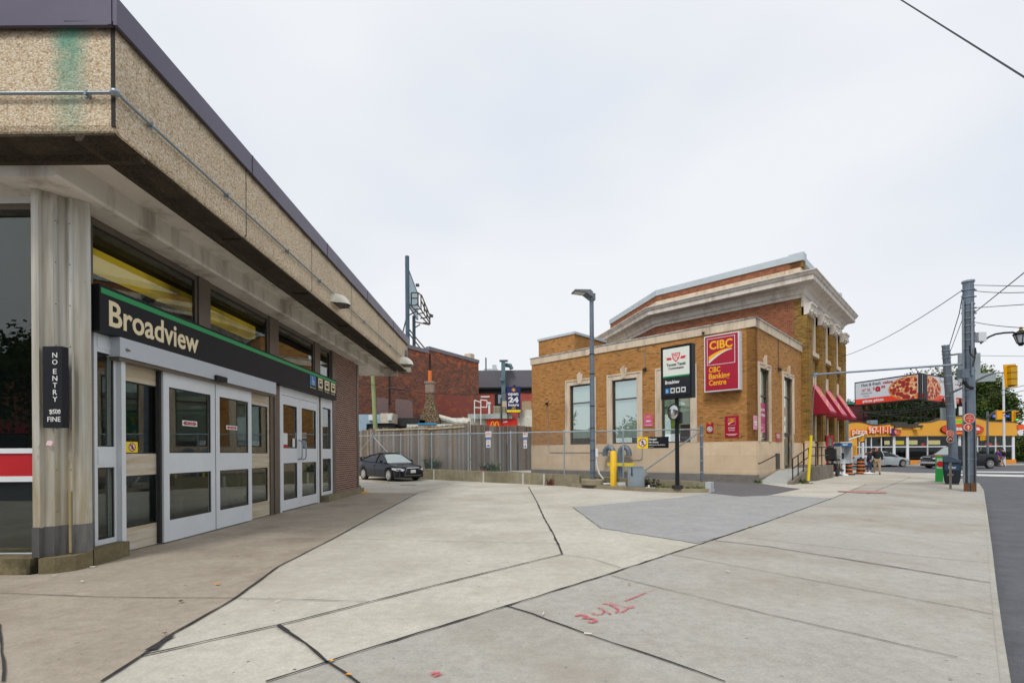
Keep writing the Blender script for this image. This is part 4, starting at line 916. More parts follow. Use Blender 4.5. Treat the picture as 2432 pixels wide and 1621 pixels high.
# gas / vent pipes with yellow rail at the base of the wall
vp = thing('vent_pipes', FA.p(fa(1483), .3, 0), 'two grey vent elbows on a pipe behind a yellow guard rail by the bank wall', 'vent')
sv = FA.px(1473, 1100, .5)[0]; svr = FA.px(1488, 1100, .5)[0]; svl = FA.px(1449, 1100, .5)[0]
ztop = 1.72
mb = MB()
def elbow(mb, s, sgn):
    pts = [FA.p(s, .5, .0), FA.p(s, .5, ztop - .35)]
    for k in range(7):
        a = math.pi * k / 6; pts.append(FA.p(s - sgn * .27 * (1 - math.cos(a)), .5, ztop - .35 + .27 * math.sin(a) * 1.2))
    pts.append(FA.p(s - sgn * .54, .5, ztop - .5)); mb.tube(pts, .15, 12)
elbow(mb, sv, 1); obj('vent_elbow', mb, M['galvp'], vp); mb = MB(); elbow(mb, sv + .42, -1); obj('vent_elbow', mb, M['galvp'], vp)
zz_ = FA.px(1473, 1102, .8)[1]
mb = MB(); mb.box(FA, FA.px(1507, 1100, .8)[0], FA.px(1443, 1100, .8)[0], .76, .84, zz_ - .09, zz_ + .08)
for s_ in (FA.px(1500, 1100, .8)[0], FA.px(1450, 1100, .8)[0]): mb.box(FA, s_ - .05, s_ + .05, .7, .758, 0, zz_)
obj('guard_rail', mb, M['yel'], vp)

# roof box
FBX = Frame((3.89, 29.77, 0), A_, -B_); FBX2 = Frame((3.89, 29.77, 0), B_, -A_)
mb = MB(); mb.prism(W0, [tuple(FBX.p(0, 0)[:2]), tuple(FBX.p(2.9, 0)[:2]), tuple(FBX.p(2.9, -3.5)[:2]), tuple(FBX.p(0, -3.5)[:2])], 6.9, 8.72, 'z'); rb = obj('roof_house', mb, M['bbrick'], bank)
mb = MB(); mb.prism(W0, [tuple(FBX.p(-.06, .06)[:2]), tuple(FBX.p(2.96, .06)[:2]), tuple(FBX.p(2.96, -3.56)[:2]), tuple(FBX.p(-.06, -3.56)[:2])], 8.721, 8.87, 'z'); obj('metal_cap', mb, M['copmet'], rb)

# ---- tall block
C1 = C0 + B_ * LB
FM = Frame(C1, A_, -B_); FMs = Frame(C1, B_, -A_); LM = 11.2
KS = 8.9                                   # where the left face bends
KP = FM.p(KS, 0); KD = Vector((-.229, 1, 0)).normalized(); FK = Frame(KP, KD, (-KD.y, KD.x)); LK = 7.7
ZW, ZE = 10.35, 11.33
mb = MB(); mb.box(FM, .002, KS, -.3, 0, 5, 12.45); mb.box(FK, 0, LK, -.3, 0, 5, 12.45)
obj('brick_wall', mb, M['mbrick'], bank)
mb = MB(); mb.box(FMs, -.001, .36, -.355, .015, 7.3, ZW); obj('corner_brick', mb, M['obrick'], bank)
# cornice: profile (outward, z)
cp = [(.0, 10.2), (.06, 10.2), (.10, 10.36), (.16, 10.40), (.24, 10.62), (.42, 10.78), (.72, 10.86), (.74, 10.9), (.80, 10.9), (.80, 11.17), (.86, 11.19), (.94, 11.34), (.98, 11.36), (.98, 11.42), (.35, 11.55), (.0, 11.55)]
def miter(mb, P, prof, closed=False):
    """sweep outline (outward,z) along plan points P (outward = right of travel)"""
    n = len(P); rings = []; run = [0]
    for i in range(1, n): run.append(run[-1] + (P[i] - P[i - 1]).length)
    for i in range(n):
        a = (P[i] - P[i - 1]).normalized() if i else (P[1] - P[0]).normalized(); b = (P[i + 1] - P[i]).normalized() if i < n - 1 else a
        na, nb = Vector((a.y, -a.x, 0)), Vector((b.y, -b.x, 0)); m = (na + nb).normalized(); m = m / max(.3, m.dot(na))
        rings.append([P[i] + m * o + Vector((0, 0, z)) for o, z in prof])
    for i in range(n - 1):
        acc = 0
        for k in range(len(prof)):
            l = (k + 1) % len(prof); q = [rings[i][k], rings[i + 1][k], rings[i + 1][l], rings[i][l]]
            dl = math.dist(prof[k], prof[l]); mb.face(q, [(run[i], acc), (run[i + 1], acc), (run[i + 1], acc + dl), (run[i], acc + dl)]); acc += dl
    mb.face(rings[0]); mb.face(rings[-1][::-1]); return mb
path = [FK.p(LK, -4), FK.p(LK), KP, C1, FMs.p(LM), FMs.p(LM, -5)]
path = [Vector((p.x, p.y, 0)) for p in path]
# travel so that outward lies to the right: from far left end to the street corner to the far right
mb = MB(); miter(mb, [p for p in path], cp)
chk = (path[3] - path[2]).normalized(); outw = Vector((chk.y, -chk.x, 0)).dot(-B_)
if outw < 0:
    mb = MB(); miter(mb, path[::-1], cp)
obj('cornice', mb, M['cornice'], bank)
pp = path if outw >= 0 else path[::-1]
mb = MB(); miter(mb, pp, [(.07, 12.36), (.07, 12.74), (-.35, 12.78), (-.35, 12.36)]); obj('parapet_cap', mb, M['copmet'], bank)
mb = MB(); miter(mb, pp, [(.02, 11.545), (.02, 11.95), (-.1, 12.0), (-.1, 11.545)]); obj('stucco_band', mb, M['trim'], bank)
mb = MB(); mb.box(FMs, .0, .5, -.55, .12, 12.0, 12.62); obj('parapet_pier', mb, M['obrick'], bank); mb = MB(); mb.box(FMs, -.08, .58, -.6, .18, 12.34, 12.80); mb.box(FMs, LM - .9, LM - .3, -.6, .18, 12.3, 12.9); obj('pier_cap', mb, M['copmet'], bank)
# street front
mb = MB(); bays = [(1.15, 3.35), (4.5, 6.7), (7.85, 10.05)]
ops = [( (a + b) / 2 - .45, (a + b) / 2 + .45, 7.35, 9.5) for a, b in bays]
mb = MB(); openwall(mb, FMs, .36, LM, 6.6, 9.69, .3, ops); openwall(mb, FMs, .002, LM, ZBASE, 6.6, .3, [((a + b) / 2 - .55, (a + b) / 2 + .55, 2.0, 5.2) for a, b in bays]); mb.box(FMs, .36, LM, -.3, 0, 9.69, 10.2); mb.box(FMs, .002, .36, -.3, -.0, 6.6, 7.299)
obj('brick_wall', mb, M['obrick'], bank)
mb = MB(); mb.box(FMs, .0, LM, -.3, .05, -.1, ZBASE); mb.box(FMs, 11.19, LM + .01, -6, -.3, -.1, 12.4); obj('stone_base', mb, M['bstone'], bank)
mb = MB(); mb.box(FMs, .01, LM + .02, .001, .14, 9.7, 10.2); mb.box(FMs, .0, LM + .03, .141, .19, 9.66, 9.76); obj('frieze', mb, M['cornice'], bank)
for i, s_ in enumerate((0.0, 3.35, 6.7, 10.05)):
    mb = MB(); mb.box(FMs, s_, s_ + 1.15, .001, .30, ZBASE - .05, 9.2); mb.box(FMs, s_ + .12, s_ + 1.03, .30, .36, ZBASE - .05, 8.9); pl = obj('pilaster', mb, M['obrick'], bank)
    mb = MB(); mb.prism(FMs, [(.30, 9.2), (.42, 9.28), (.42, 9.4), (.5, 9.5), (.5, 9.72), (.58, 9.76), (.58, 9.86), (0.15, 9.86), (0.15, 9.2)], s_ - .04, s_ + 1.19, 's')
    mb.tube([FMs.p(s_ + .2, .44, 9.38), FMs.p(s_ + .2, .56, 9.38)], .09, 10); mb.tube([FMs.p(s_ + .95, .44, 9.38), FMs.p(s_ + .95, .56, 9.38)], .09, 10); obj('capital', mb, M['cornice'], pl)
    mb = MB(); mb.box(FMs, s_ - .05, s_ + 1.2, .15, .42, .0, 1.84); mb.box(FMs, s_ - .02, s_ + 1.17, .15, .4, 1.84, 2.0); obj('pilaster_base', mb, M['bstone'], pl)
    mb = MB(); mb.box(FMs, s_ + .38, s_ + .58, .36, .44, 7.9, 9.0); obj('recess_strip', mb, M['obrick'], pl)
for a, b in bays:
    c = (a + b) / 2
    mb = MB(); 
    for q in ((c - .75, c - .45, 7.35, 9.5), (c + .45, c + .75, 7.35, 9.5)): mb.box(FMs, q[0], q[1], -.05, .1, q[2], q[3])
    mb.box(FMs, c - .75, c + .75, -.05, .1, 9.5, 9.65); mb.box(FMs, c - .9, c + .9, -.05, .26, 7.1, 7.349); wf = obj('upper_window', mb, M['trim'], bank)
    mb = MB(); mb.box(FMs, c - .45, c + .45, -.26, -.25, 7.35, 9.5); obj('pane', mb, M['bglass'], wf); mb = MB(); mb.box(FMs, c - .45, c + .45, -.9, -.88, 7.35, 9.5); obj('room_back', mb, M['dark'], wf)
    mb = MB(); mb.box(FMs, c - .6, c + .6, .001, .09, 5.95, 6.85); obj('brick_panel', mb, M['obrick'], bank)
    mb = MB(); mb.box(FMs, c - .85, c - .55, .001, .1, 2.0, 5.2); mb.box(FMs, c + .55, c + .85, .001, .1, 2.0, 5.2); mb.box(FMs, c - .85, c + .85, .001, .11, 5.2, 5.5); mb.box(FMs, c - .2, c + .2, .11, .24, 5.25, 6.1); mb.box(FMs, c - .5, c + .5, .001, .16, 5.5, 5.72); wf = obj('lower_window', mb, M['trim'], bank)
    mb = MB(); mb.box(FMs, c - .55, c + .55, -.26, -.25, 2.0, 5.2); obj('pane', mb, M['bglass'], wf); mb = MB(); mb.box(FMs, c - .55, c + .55, -.9, -.88, 2.0, 5.2); obj('room_back', mb, M['dark'], wf)
# awnings
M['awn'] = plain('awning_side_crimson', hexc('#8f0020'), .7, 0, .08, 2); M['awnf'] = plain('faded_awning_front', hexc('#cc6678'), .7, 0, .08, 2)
for i, (a, b) in enumerate(bays):
    c = (a + b) / 2; aw = thing('awning', FMs.p(c, .1, 3.6), ('nearest', 'middle', 'farthest')[i] + ' crimson awning with faded front on the street side of the bank', 'awning', 'crimson window awnings on the bank')
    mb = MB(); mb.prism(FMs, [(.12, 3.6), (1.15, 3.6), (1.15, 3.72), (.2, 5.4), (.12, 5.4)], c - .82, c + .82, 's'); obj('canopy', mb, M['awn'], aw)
    sl = Vector((1.15 - .2, 0, 3.72 - 5.4)); L_ = sl.length
    nF = Frame(FMs.p(0, 0), B_, -A_)
    class SL:
        def p(s, a_, d=0, z=0):
            tt = z / L_; base = (1.15 + (.2 - 1.15) * tt, 3.72 + (5.4 - 3.72) * tt); nn = (1.68 / L_, .95 / L_)
            return FMs.p(a_, base[0] + nn[0] * d, base[1] + nn[1] * d)
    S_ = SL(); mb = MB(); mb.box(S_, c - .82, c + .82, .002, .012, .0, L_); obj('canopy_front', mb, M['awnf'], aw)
    mb = MB(); text(mb, S_, 'CIBC', c - .6, L_ * .55, c + .6, L_ * .8, .013, .015); stroke(mb, S_, [(c - .6, L_ * .2), (c, L_ * .36), (c + .6, L_ * .46)], .14, .013, .016); obj('awning_logo', mb, plain('faded_gold', hexc('#e3a06e'), .7), aw)
    mb = MB(); 
    ring_ = [(c - .72, L_ * .1), (c + .72, L_ * .1), (c + .72, L_ * .88), (c - .72, L_ * .88), (c - .72, L_ * .1)]; stroke(mb, S_, ring_, .025, .013, .016); obj('awning_border', mb, plain('faded_pink', hexc('#e2a9b2'), .7), aw)
p = FMs.px(1954, 926, .36); small(FMs, 3.9, 5.3, 'spotlight on the second pilaster between the first two awnings', .1); small(FMs, 7.2, 5.2, 'spotlight on the third pilaster between the last two awnings', .1)

# ---- bank signs
def wall_sign(name, F, c4, lab, mat, th=.03, cat='sign', d=0.0):
    (x0, y0), (x1, y1) = c4
    s0, za = F.px(x0, y0, d); s1, zb = F.px(x1, y1, d)
    if s0 > s1: pass
    t_ = thing(name, F.p((s0 + s1) / 2, d, min(za, zb)), lab, cat); mb = MB(); mb.box(F, s0, s1, d, d + th, za, zb); obj('sign_board', mb, mat, t_)
    return t_, s0, s1, max(za, zb), min(za, zb)
def CIBC(F, s0, s1, z0, z1, d, parent, border=True, gold=None, wh=None):
    g = gold or M['gold']; wmat = wh or M['white']; W = s1 - s0; H = z1 - z0
    if border:
        mb = MB(); b = abs(W) * .018
        for q in ((s0, s1, z1 - b, z1), (s0, s1, z0, z0 + b), (s0, s0 + math.copysign(b, W), z0 + b, z1 - b), (s1 - math.copysign(b, W), s1, z0 + b, z1 - b)): mb.box(F, q[0], q[1], d, d + .006, q[2], q[3])
        obj('sign_border', mb, wmat, parent)
    mb = MB(); text(mb, F, 'CIBC', s0 + W * .09, z0 + H * .58, s1 - W * .09, z0 + H * .90, d, .03)
    n = 10; up = []; lo = []
    for i in range(n + 1):
        t_ = i / n; x = s0 + W * (.06 + .84 * t_); y = z0 + H * (.17 + .36 * (1 - (1 - t_) ** 1.7)); th = H * (.14 * (1 - t_) + .02); up.append((x, y + th)); lo.append((x, y))
    for i in range(n): mb.prism(F, [lo[i], lo[i + 1], up[i + 1], up[i]], d, d + .006, 'd')
    obj('gold_logo', mb, g, parent)
    mb = MB()
    for i in range(n):
        f = lambda t_: (s0 + W * (.06 + .84 * t_), z0 + H * (.06 + .44 * (1 - (1 - t_) ** 1.7)), H * (.09 * (1 - t_) + .012))
        a, b = f(i / n), f((i + 1) / n); mb.prism(F, [(a[0], a[1]), (b[0], b[1]), (b[0], b[1] + b[2]), (a[0], a[1] + a[2])], d, d + .006, 'd')
    obj('white_stroke', mb, wmat, parent)
ds = .42
s0, z1_ = FA.px(1672, 800, ds); s1, z0_ = FA.px(1756, 924, ds)
zt_ = FA.px(1672, 799.5, ds)[1]; zb_ = FA.px(1672, 931.5, ds)[1]
bs = thing('bank_sign', FA.p((s0 + s1) / 2, 0, zb_), 'big red illuminated box sign reading CIBC Banking Centre', 'sign')
mb = MB(); mb.box(FA, s1, s0, .02, ds, zb_, zt_); obj('sign_case', mb, M['alu'], bs)
mb = MB(); e = .05; mb.box(FA, s0 - e, s1 + e, ds, ds + .006, zb_ + e, zt_ - e); obj('sign_face', mb, M['crim'], bs)
W_ = s1 - s0; H_ = zt_ - zb_
CIBC(FA, s0 + W_ * .09, s1 - W_ * .11, zb_ + H_ * .47, zt_ - H_ * .055, ds + .007, bs)
mb = MB()
for i, wd_ in enumerate(('CIBC', 'Banking', 'Centre')):
    hh = [.13, .13, .13][i]; zl = zb_ + H_ * (.34 - .115 * i); 
    fx = [.33, .60, .50][i]
    text(mb, FA, wd_, s0 + W_ * .14, zl - (.03 * H_ if wd_ == 'Banking' else 0), s0 + W_ * (.14 + fx), zl + H_ * .098, ds + .007, .02)
obj('gold_lettering', mb, M['gold'], bs)
sg, s0, s1, z1_, z0_ = wall_sign('parking_sign', FA, ((1722, 988), (1755, 1038)), 'crimson staff parking sign on the bank wall below the big sign', M['crim'])
W_ = s1 - s0; H_ = z1_ - z0_; CIBC(FA, s0 + W_ * .24, s1 - W_ * .24, z0_ + H_ * .57, z0_ + H_ * .9, .031, sg)
mb = MB(); text(mb, FA, 'STAFF', s0 + W_ * .25, z0_ + H_ * .4, s1 - W_ * .25, z0_ + H_ * .47, .031, .02); text(mb, FA, 'PARKING', s0 + W_ * .27, z0_ + H_ * .31, s1 - W_ * .27, z0_ + H_ * .36, .031, .02)
for k in range(2): mb.box(FA, s0 + W_ * (.1 + .12 * k), s1 - W_ * (.1 + .12 * k), .031, .034, z0_ + H_ * (.15 - .05 * k), z0_ + H_ * (.17 - .05 * k))
obj('lettering', mb, M['white'], sg)
sg, s0, s1, z1_, z0_ = wall_sign('no_smoking_sign', FA, ((1678, 1003), (1694, 1027)), 'small crimson no smoking sign on the bank wall by the fence post', M['crim'])
mb = MB(); c_ = (s0 + s1) / 2; disc(mb, FA, c_, z0_ + .18, .13, .031, .034); obj('white_disc', mb, M['white'], sg); mb = MB(); ring(mb, FA, c_, z0_ + .18, .08, .1, .035, .037); stroke(mb, FA, [(c_ - .08, z0_ + .25), (c_ + .08, z0_ + .11)], .02, .035, .037); obj('pictogram', mb, M['black'], sg)
mb = MB(); text(mb, FA, 'CIBC', s0 + (s1 - s0) * .25, z0_ + .42, s1 - (s1 - s0) * .25, z0_ + .5, .031, .02); obj('gold_logo', mb, M['gold'], sg)
M['pinks'] = plain('pink_sign', hexc('#cf5f83'), .5, 0, .05, 2)
sg, s0, s1, z1_, z0_ = wall_sign('pink_notice', FA, ((1530, 984), (1551, 1012)), 'faded pink bank notice between the second and third windows', M['pinks'])
W_ = s1 - s0; H_ = z1_ - z0_; mb = MB(); text(mb, FA, 'CIBC', s0 + W_ * .3, z0_ + H_ * .72, s1 - W_ * .3, z0_ + H_ * .85, .031, .02); obj('gold_logo', mb, M['gold'], sg); mb = MB(); mb.box(FA, s0 + W_ * .25, s1 - W_ * .25, .031, .034, z0_ + H_ * .4, z0_ + H_ * .5); mb.box(FA, s0 + W_ * .1, s1 - W_ * .1, .031, .034, z0_ + H_ * .1, z0_ + H_ * .13); obj('white_bars', mb, M['white'], sg)
sg, s0, s1, z1_, z0_ = wall_sign('faded_notice', FBk, ((1789, 986), (1797, 1020)), 'narrow faded pink notice at the bank corner', plain('faded_pink2', hexc('#d991ad'), .5))
mb = MB(); mb.box(FBk, s0 + .04, s1 - .04, .031, .034, z0_ + .3, z0_ + .38); mb.box(FBk, s0 + .04, s1 - .04, .031, .034, z0_ + .2, z0_ + .25); obj('white_bars', mb, M['white'], sg)
sg, s0, s1, z1_, z0_ = wall_sign('door_notice', FBk, ((1842, 1026), (1852, 1048)), 'small crimson notice between the bank window and the bank door', M['crim'])
mb = MB(); text(mb, FBk, 'ENTRANCE', s0 + .04, z1_ - .16, s1 - .04, z1_ - .09, .031, .01); text(mb, FBk, '842', s0 + .1, z0_ + .18, s1 - .1, z0_ + .28, .031, .01); obj('lettering', mb, M['white'], sg)

# ---- ramp, railings, yellow guy guard
FRm = FBk
rp = thing('access_ramp', FBk.p(3, 1.0, 0), 'concrete access ramp with side wall rising to the bank door', 'ramp')
M['rampc'] = concrete('ramp_concrete', hexc('#8f877a'), hexc('#6d665c'), 1, .2, .9, stain=hexc('#4f493f'), streak=(3, .3, 1), spots=False)
mb = MB(); mb.prism(FBk, [(.0, .0), (3.2, .48), (7.1, .5), (7.1, -.1), (.0, -.1)], .07, 1.35, 'd'); obj('ramp_deck', mb, concrete('deck_concrete', hexc('#b4b8b4'), hexc('#a0a39f'), 1, .1, .85, spots=False), rp)
mb = MB(); mb.prism(FBk, [(-.25, -.1), (-.25, .12), (.1, .17), (3.1, .68), (3.1, -.1)], 1.352, 1.56, 'd'); mb.box(FBk, 3.11, 7.15, 1.352, 1.7, -.1, .68); mb.box(FBk, 7.101, 7.15, .07, 1.35, -.1, .68); obj('side_wall', mb, M['rampc'], rp)
rl = thing('ramp_railing', FBk.p(2, 1.46, .2), 'black steel handrail with posts along the access ramp', 'railing')
mb = MB()
def rz(s): return .14 + min(max(s, 0), 3.1) / 3.1 * .54
P0 = [(.15, rz(.15)), (1.05, rz(1.05)), (1.95, rz(1.95)), (2.95, rz(2.95))]
for (s_, z_) in P0: mb.tube([FBk.p(s_, 1.46, z_), FBk.p(s_, 1.46, z_ + .92)], .024, 8)
obj('posts', mb, M['black'], rl) if False else None
for (s_, z_) in P0:
    mb = MB(); mb.tube([FBk.p(s_, 1.46, z_), FBk.p(s_, 1.46, z_ + .92)], .024, 8); obj('post', mb, M['black'], rl)
for s_ in (3.9, 5.2, 6.6):
    mb = MB(); mb.tube([FBk.p(s_, 1.55, .68), FBk.p(s_, 1.55, 1.62)], .022, 8); obj('post', mb, M['black'], rl)
for h in (.92, .5):
    mb = MB(); mb.tube([FBk.p(.1, 1.46, P0[0][1] + h), FBk.p(2.95, 1.46, P0[3][1] + h), FBk.p(3.3, 1.5, .68 + h + .02), FBk.p(6.7, 1.55, .68 + h + .02)], .024, 8); obj('handrail', mb, M['black'], rl)
mb = MB(); p = FBk.px(1805, 1100, .12); q = FBk.px(1846, 1079, .12); mb.tube([FBk.p(p[0], .03, p[1]), FBk.p(p[0], .12, p[1]), FBk.p(q[0], .12, q[1]), FBk.p(q[0], .03, q[1])], .024, 8)
obj('wall_handrail', mb, M['black'], label='short black handrail fixed to the stone base of the bank', cat='handrail')
p = FBk.px(1842, 1076); q = FBk.px(1851, 1112); mb = MB(); mb.box(FBk, p[0], q[0], .0, .03, q[1], p[1]); obj('vent_grille', mb, M['wframe'], label='narrow bronze vent grille in the stone base beside the bank door', cat='vent')
gp = G(1919, 1148); sp_end = Vector((12.55, 20.0, 0)); sp_end = AT(1936, 889, 20.4)
gw = thing('guy_wire', gp, 'bright yellow guard on the guy wire standing in front of the bank ramp', 'guy wire')
d_ = (sp_end - gp); mb = MB(); mb.tube([gp + d_ * .0, gp + d_], .009, 6); obj('cable', mb, M['galv'], gw)
tk = (G(1926, 1148) - gp) * 0; k1 = .52
mb = MB(); mb.tube([gp + d_ * .03, gp + d_ * .45], .055, 10); obj('yellow_guard', mb, M['yel'], gw)
mb = MB(); mb.tube([gp, gp + d_ * .04], .022, 6); mb.box(W0, gp.x - .25, gp.x + .2, gp.y - .06, gp.y + .06, -.0, .03); obj('anchor', mb, M['bronze'], gw)
# ================================================================ lot: retaining wall, fences, island
FD = Vector((11.6, -9.75, 0)).normalized()                   # fence runs right and towards us
FL = Vector((-10.4, 31.68, 0))
FF2 = Frame(FL, FD, (FD.y, -FD.x)); LF2 = (Vector((6.77, 17.25, 0)) - FL).dot(FD)
s_lamp = (Vector((2.96, 20.45, 0)) - FL).dot(FD)
M['rwall'] = concrete('retaining_concrete', hexc('#a19a82'), hexc('#857d66'), .8, .2, .95, stain=hexc('#5f5a47'), st=(.45, .75), streak=(4, .4, 1), bump=.5, spots=False)
mb = MB(); nseg = 9
rw = thing('retaining_wall', FF2.p(9, 0, 0), 'low mossy concrete retaining wall under the chain link fence', 'wall')
def wz(s): return .64 - .16 * min(1, s / s_lamp)
cuts = [0, 4.5, 8.2, 11.9, 14.4, 15.6, s_lamp]
for a, b in zip(cuts, cuts[1:]):
    mb = MB(); P_ = [(a + .012, -.1), (b - .012, -.1), (b - .012, wz(b)), (a + .012, wz(a))]; mb.prism(FF2, P_, -.22, .2, 'd'); obj('wall_block', mb, M['rwall'], rw)
mb = MB()
for c in cuts[1:-1]: mb.box(FF2, c - .05, c + .05, .19, .207, 0, wz(c) - .01)
obj('mortar_strip', mb, plain('pale_mortar', hexc('#b9bab4'), .9), rw)
mb = MB(); mb.prism(FF2, [(s_lamp + .01, -.1), (LF2 + .15, -.1), (LF2 + .15, .36), (s_lamp + .01, .44)], -.2, .12, 'd'); obj('wall_block', mb, M['rwall'], rw)
mb = MB(); mb.box(FF2, LF2 + .16, LF2 + .34, -.22, .14, -.05, .36); obj('wall_end', mb, plain('pale_end_block', hexc('#b5bcbd'), .9, 0, .15, 3), rw)
# island
isl = [(2.35, 20.6), (2.45, 20.2), (2.95, 19.6), (3.55, 18.95), (4.05, 18.35), (4.7, 17.75), (5.4, 17.2), (6.1, 16.95), (6.62, 16.85), (6.9, 16.95), (6.9, 17.35), (4.4, 19.45), (2.6, 20.95)]
M['kerbc'] = concrete('island_kerb', hexc('#a39a84'), hexc('#857c67'), 1.5, .2, .95, stain=hexc('#6b644f'), bump=.5, spots=False)
mb = MB(); mb.prism(W0, isl, -.02, .135, 'z'); obj('kerb_island', mb, M['kerbc'], label='raised concrete kerb island in front of the chain link fence', cat='kerb')
# chain link fence
M['cl'] = plain('galvanised_rail', '#a3b1b8', .4, .5, .1, 2)
cf = thing('chain_link_fence', FF2.p(9, 0, .5), 'galvanised chain link fence on the low retaining wall', 'fence')
zr_ = lambda s: 2.60 + (2.24 - 2.60) * s / LF2
mb = MB(); mb.tube([FF2.p(0, 0, zr_(0)), FF2.p(LF2, 0, zr_(LF2))], .028, 8); obj('top_rail', mb, M['cl'], cf)
ps = [FF2.px(x, 1060)[0] for x in (952, 1025, 1112, 1213, 1340, 1480)]
for x in [FF2.px(886, 1060)[0]] + ps + [LF2]:
    big = x in (LF2,) or abs(x - FF2.px(886, 1060)[0]) < .01
    mb = MB(); zb0 = wz(x) if x < s_lamp else .36
    mb.tube([FF2.p(x, 0, zb0 - .05), FF2.p(x, 0, zr_(x) + (.1 if big else .02))], .055 if big else .032, 10); mb.lathe(FF2.p(x, 0, zr_(x) + (.1 if big else .02)), [(.06 if big else .035, 0), (.05 if big else .03, .04), (0, .08)], 10)
    obj('post', mb, M['galvp'] if big else M['cl'], cf)
xb = FF2.px(886, 1060)[0]; xe = LF2
for (a, za, b, zb2) in ((xb, zr_(xb) - .03, FF2.px(922, 1060)[0] + .2, 1.35), (xb, zr_(xb) - .03, xb - 1.6, 1.5), (xe, zr_(xe) - .05, FF2.px(1523, 1108)[0], .62)):
    mb = MB(); mb.tube([FF2.p(a, .01, za), FF2.p(b, .01, zb2)], .024, 8); obj('brace', mb, M['cl'], cf)
mb = MB()
for (x, zz2) in ((xe, .7), (xe, 1.1), (xe, 1.6), (xe, 2.0)): mb.tube([FF2.p(x, 0, zz2), FF2.p(x, 0, zz2 + .03)], .062, 10)
obj('tension_band', mb, M['cl'], cf)
# the mesh: crossing wires
mb = MB(); step = .085; wr = .0028
zlo = .5; sp0, sp1 = 3.0, LF2 - .05
def clipw(mb, s_a, z_a, s_b, z_b):
    # thin square wire
    d = Vector((s_b - s_a, z_b - z_a)); l = d.length; n = Vector((-d.y, d.x)) / l * wr
    mb.face([FF2.p(s_a + n.x, 0, z_a + n.y), FF2.p(s_a - n.x, 0, z_a - n.y), FF2.p(s_b - n.x, 0, z_b - n.y), FF2.p(s_b + n.x, 0, z_b + n.y)])
    mb.face([FF2.p(s_a, wr, z_a), FF2.p(s_a, -wr, z_a), FF2.p(s_b, -wr, z_b), FF2.p(s_b, wr, z_b)])
s_ = sp0 - 2.2
while s_ < sp1:
    zt0 = zr_(s_); zl0 = (wz(s_) if s_ < s_lamp else .4) + .02; h = zt0 - zl0
    a, b = s_, s_ + h * .8; z0_, z1_ = zl0, zt0
    if b > sp0:
        if a < sp0: z0_ += (sp0 - a) / .8; aa = sp0
        else: aa = a
        bb = b
        if bb > sp1: z1_ -= (bb - sp1) / .8; bb = sp1
        if bb > aa:
            clipw(mb, aa, z0_, bb, z1_); clipw(mb, aa, zt0 + zl0 - z0_, bb, zt0 + zl0 - z1_)
    s_ += step
obj('wire_mesh', mb, M['cl'], cf, weld=False)

# wooden fences
def boards(name, lab, P0_, P1_, z0a, z0b, z1a, z1b, seed, wavy=.05, rails=True):
    F = Frame(P0_, (P1_ - P0_)[:2]); L = (P1_ - P0_).length
    if F.y.dot(Vector((0, -1, 0))) < 0: F.y = -F.y
    random.seed(seed); th = thing(name, F.p(L / 2, 0, min(z0a, z0b)), lab, 'fence')
    mb = MB(); s = 0
    while s < L:
        wd_ = random.uniform(.115, .145); f = s / L; zt = z1a + (z1b - z1a) * f + random.uniform(-wavy, wavy) * .6 + .03 * math.sin(s * 2); zb_ = z0a + (z0b - z0a) * f
        dd = random.uniform(0, .012); sk = random.uniform(-.012, .012)
        u = random.uniform(0, 50)
        pts = [(s, zb_), (s + wd_ - .008, zb_), (s + wd_ - .008 + sk, zt - .01), (s + wd_ * .5 + sk, zt + .015), (s + sk, zt - .012)]
        mb.prism(F, pts, -.02 + dd, .0 + dd, 'd')
        # uv: give each board its own strip of the texture
        for k in range(len(mb.uv) - len(pts) - 2, len(mb.uv)): mb.uv[k] = [(q[0] + u * 3.7 - s, q[1] + u) for q in mb.uv[k]]
        s += wd_
    obj('boards', mb, M['wood'], th, weld=False)
    if rails:
        for zf in (.25, .8):
            mb = MB(); mb.prism(F, [(0, z0a + (z1a - z0a) * zf), (L, z0b + (z1b - z0b) * zf), (L, z0b + (z1b - z0b) * zf + .1), (0, z0a + (z1a - z0a) * zf + .1)], -.06, -.025, 'd'); obj('rail', mb, M['wood'], th)
    return th, F, L
t = NT('weathered_cedar'); t.bsdf(.9, 0, .2)
sp = t.n.new('ShaderNodeSeparateXYZ'); t.link(t.tc.outputs['UV'], sp.inputs[0])
fl_ = t.math('FLOOR', t.math('DIVIDE', sp.outputs[0], .6)); wn_ = t.n.new('ShaderNodeTexWhiteNoise'); wn_.noise_dimensions = '1D'; t.link(t.math('FLOOR', t.math('MULTIPLY', sp.outputs[0], 1.2)), wn_.inputs['W'])
c = t.ramp(wn_.outputs['Value'], [(0, hexc('#6b635d')), (.3, hexc('#8a8279')), (.55, hexc('#a8a097')), (.75, hexc('#75685c')), (.9, hexc('#a3855f')), (1, hexc('#8f867d'))])
g = t.noise(6, 6, .7, stretch=(9, .5, 1)); c = t.mix(1.0, c, t.ramp(g, [(.3, (.6, .59, .58)), (.7, (1.15, 1.15, 1.15))]), 'MULTIPLY')
c = t.mix(t.ramp(t.noise(.9, 5, .7, 'Object'), [(.5, (0, 0, 0)), (.75, (.5, .5, .5))]), c, hexc('#7b5d42'))
t.col(c); t.bump(g, .4, .006); M['wood'] = t.m
n_ = Vector((.644, .765, 0))
Q0 = Vector((-12.4, 35.2, 0)); Qm = AT(888, 1017, 31.2); Q1 = Vector((-2.45, 26.9, 0))
Qm = Vector((Qm.x, 31.2, 0))
_, Fw, Lw = boards('wooden_fence', 'tall grey board fence behind the chain link fence left of the corner post', Qm, Q1, .45, .42, 3.0, 3.06, 11)
